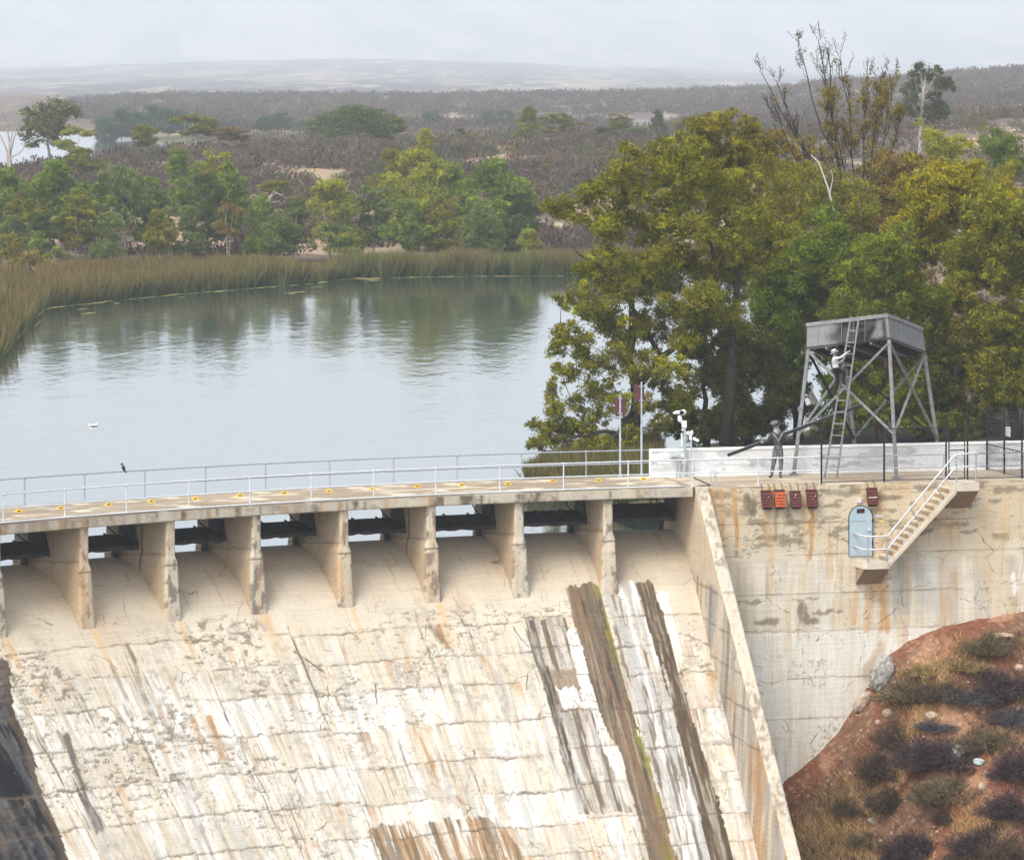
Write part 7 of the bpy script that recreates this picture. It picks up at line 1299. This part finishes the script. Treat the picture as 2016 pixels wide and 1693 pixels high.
rock(1935, 1550, 8, 8, 'small reddish rock near the blue-white one', 'pink_rock', 12)
rock(1822, 1676, 6, 6, 'small pale stone near the bottom edge', 'grey_rock', 13)
rock(1720, 1618, 9, 7, 'pale grey stone in the yellow grass', 'grey_rock', 14)
def stones():
    rng = np.random.RandomState(3); V = []; F = []; b = 0; n = 4200; s = rng.uniform(30.6, 50, n); q = rng.rand(n) ** .8 * 20; z = slope_z(s, q); Pn = P(s, q, z); keep = (fbm(s * .5, q * .5, 995) > .42)
    for p in Pn[keep]:
        r = .022 + .10 * rng.rand() ** 4; v = rng.normal(size=(6, 3)); v = np.array([[1, 0, 0], [-1, 0, 0], [0, 1, 0], [0, -1, 0], [0, 0, 1], [0, 0, -.6]]) * r * rng.uniform(.6, 1.3, (6, 1)) + p; V.append(v); F += [(b + i, b + j, b + k) for i, j, k in ((0, 2, 4), (2, 1, 4), (1, 3, 4), (3, 0, 4), (2, 0, 5), (1, 2, 5), (3, 1, 5), (0, 3, 5))]; b += 6
    o = mk('gravel', np.vstack(V), F, M['pink_rock']); o['kind'] = 'stuff'
stones()
def dry_grass():
    rng = np.random.RandomState(4); n = 46000; s = rng.uniform(30.4, 50, n * 3); q = rng.rand(n * 3) * 20; V = P(s, q, 0 * s + slope_z(s, q)); a, b = pix(V)
    g = fbm(s * .55, q * .55, 996, 4) + .15 * np.exp(-((a - 1660) / 70) ** 2 - ((b - 1620) / 90) ** 2) + .22 * np.exp(-((a - 1930) / 90) ** 2 - ((b - 1250) / 28) ** 2) + .16 * np.exp(-((a - 1790) / 60) ** 2 - ((b - 1320) / 30) ** 2) - .22 * (q < 1.6) - .16 * np.exp(-((a - 1680) / 60) ** 2 - ((b - 1430) / 60) ** 2); keep = g + .10 * (rng.rand(n * 3) - .5) > .56; V = V[keep][:n]; k = len(V)
    col = np.array((.50, .34, .14)) * (1 - .35 * rng.rand(k, 1)); blades('dry_grass', V[:, 0], V[:, 1], V[:, 2] - .02, .18 + .32 * rng.rand(k), .014 + .012 * rng.rand(k), rng, col * .8, col * 1.15, mat='twig', lean=.5, bend=.2)
dry_grass()

def dry_brush():
    rng = np.random.RandomState(14); n = 42000; s = rng.uniform(30.8, 50, n * 4); q = 1.2 + rng.rand(n * 4) * 19; V = P(s, q, 0 * s + slope_z(s, q)); g = fbm(s * .8, q * .8, 997, 5, .6); keep = g + .10 * (rng.rand(n * 4) - .5) > .53; V = V[keep][:n]; k = len(V)
    col = np.where(rng.rand(k, 1) < .6, np.array([[.085, .045, .036]]), np.array([[.20, .14, .085]])) * (.6 + .8 * rng.rand(k, 1)); blades('dry_brush', V[:, 0], V[:, 1], V[:, 2] - .02, .15 + .45 * rng.rand(k) ** 1.5, .012 + .014 * rng.rand(k), rng, col, col * 1.2, mat='twig', lean=1.1, bend=.1)
dry_brush()
# ------------------------------------------------------------------ the hazy air over the lake
m, nt = new_mat('haze_air'); v = nd(nt, 'ShaderNodeVolumePrincipled'); v.inputs['Color'].default_value = (0.89, 0.94, 0.99, 1); v.inputs['Density'].default_value = HAZE; v.inputs['Anisotropy'].default_value = 0.2
mo = nd(nt, 'ShaderNodeOutputMaterial'); nt.links.new(v.outputs[0], mo.inputs['Volume'])
hz = MB().box([0, 8700, 380], [4600, 0, 0], [0, 8900, 0], [0, 0, 430]).build('haze', m); hz['kind'] = 'stuff'
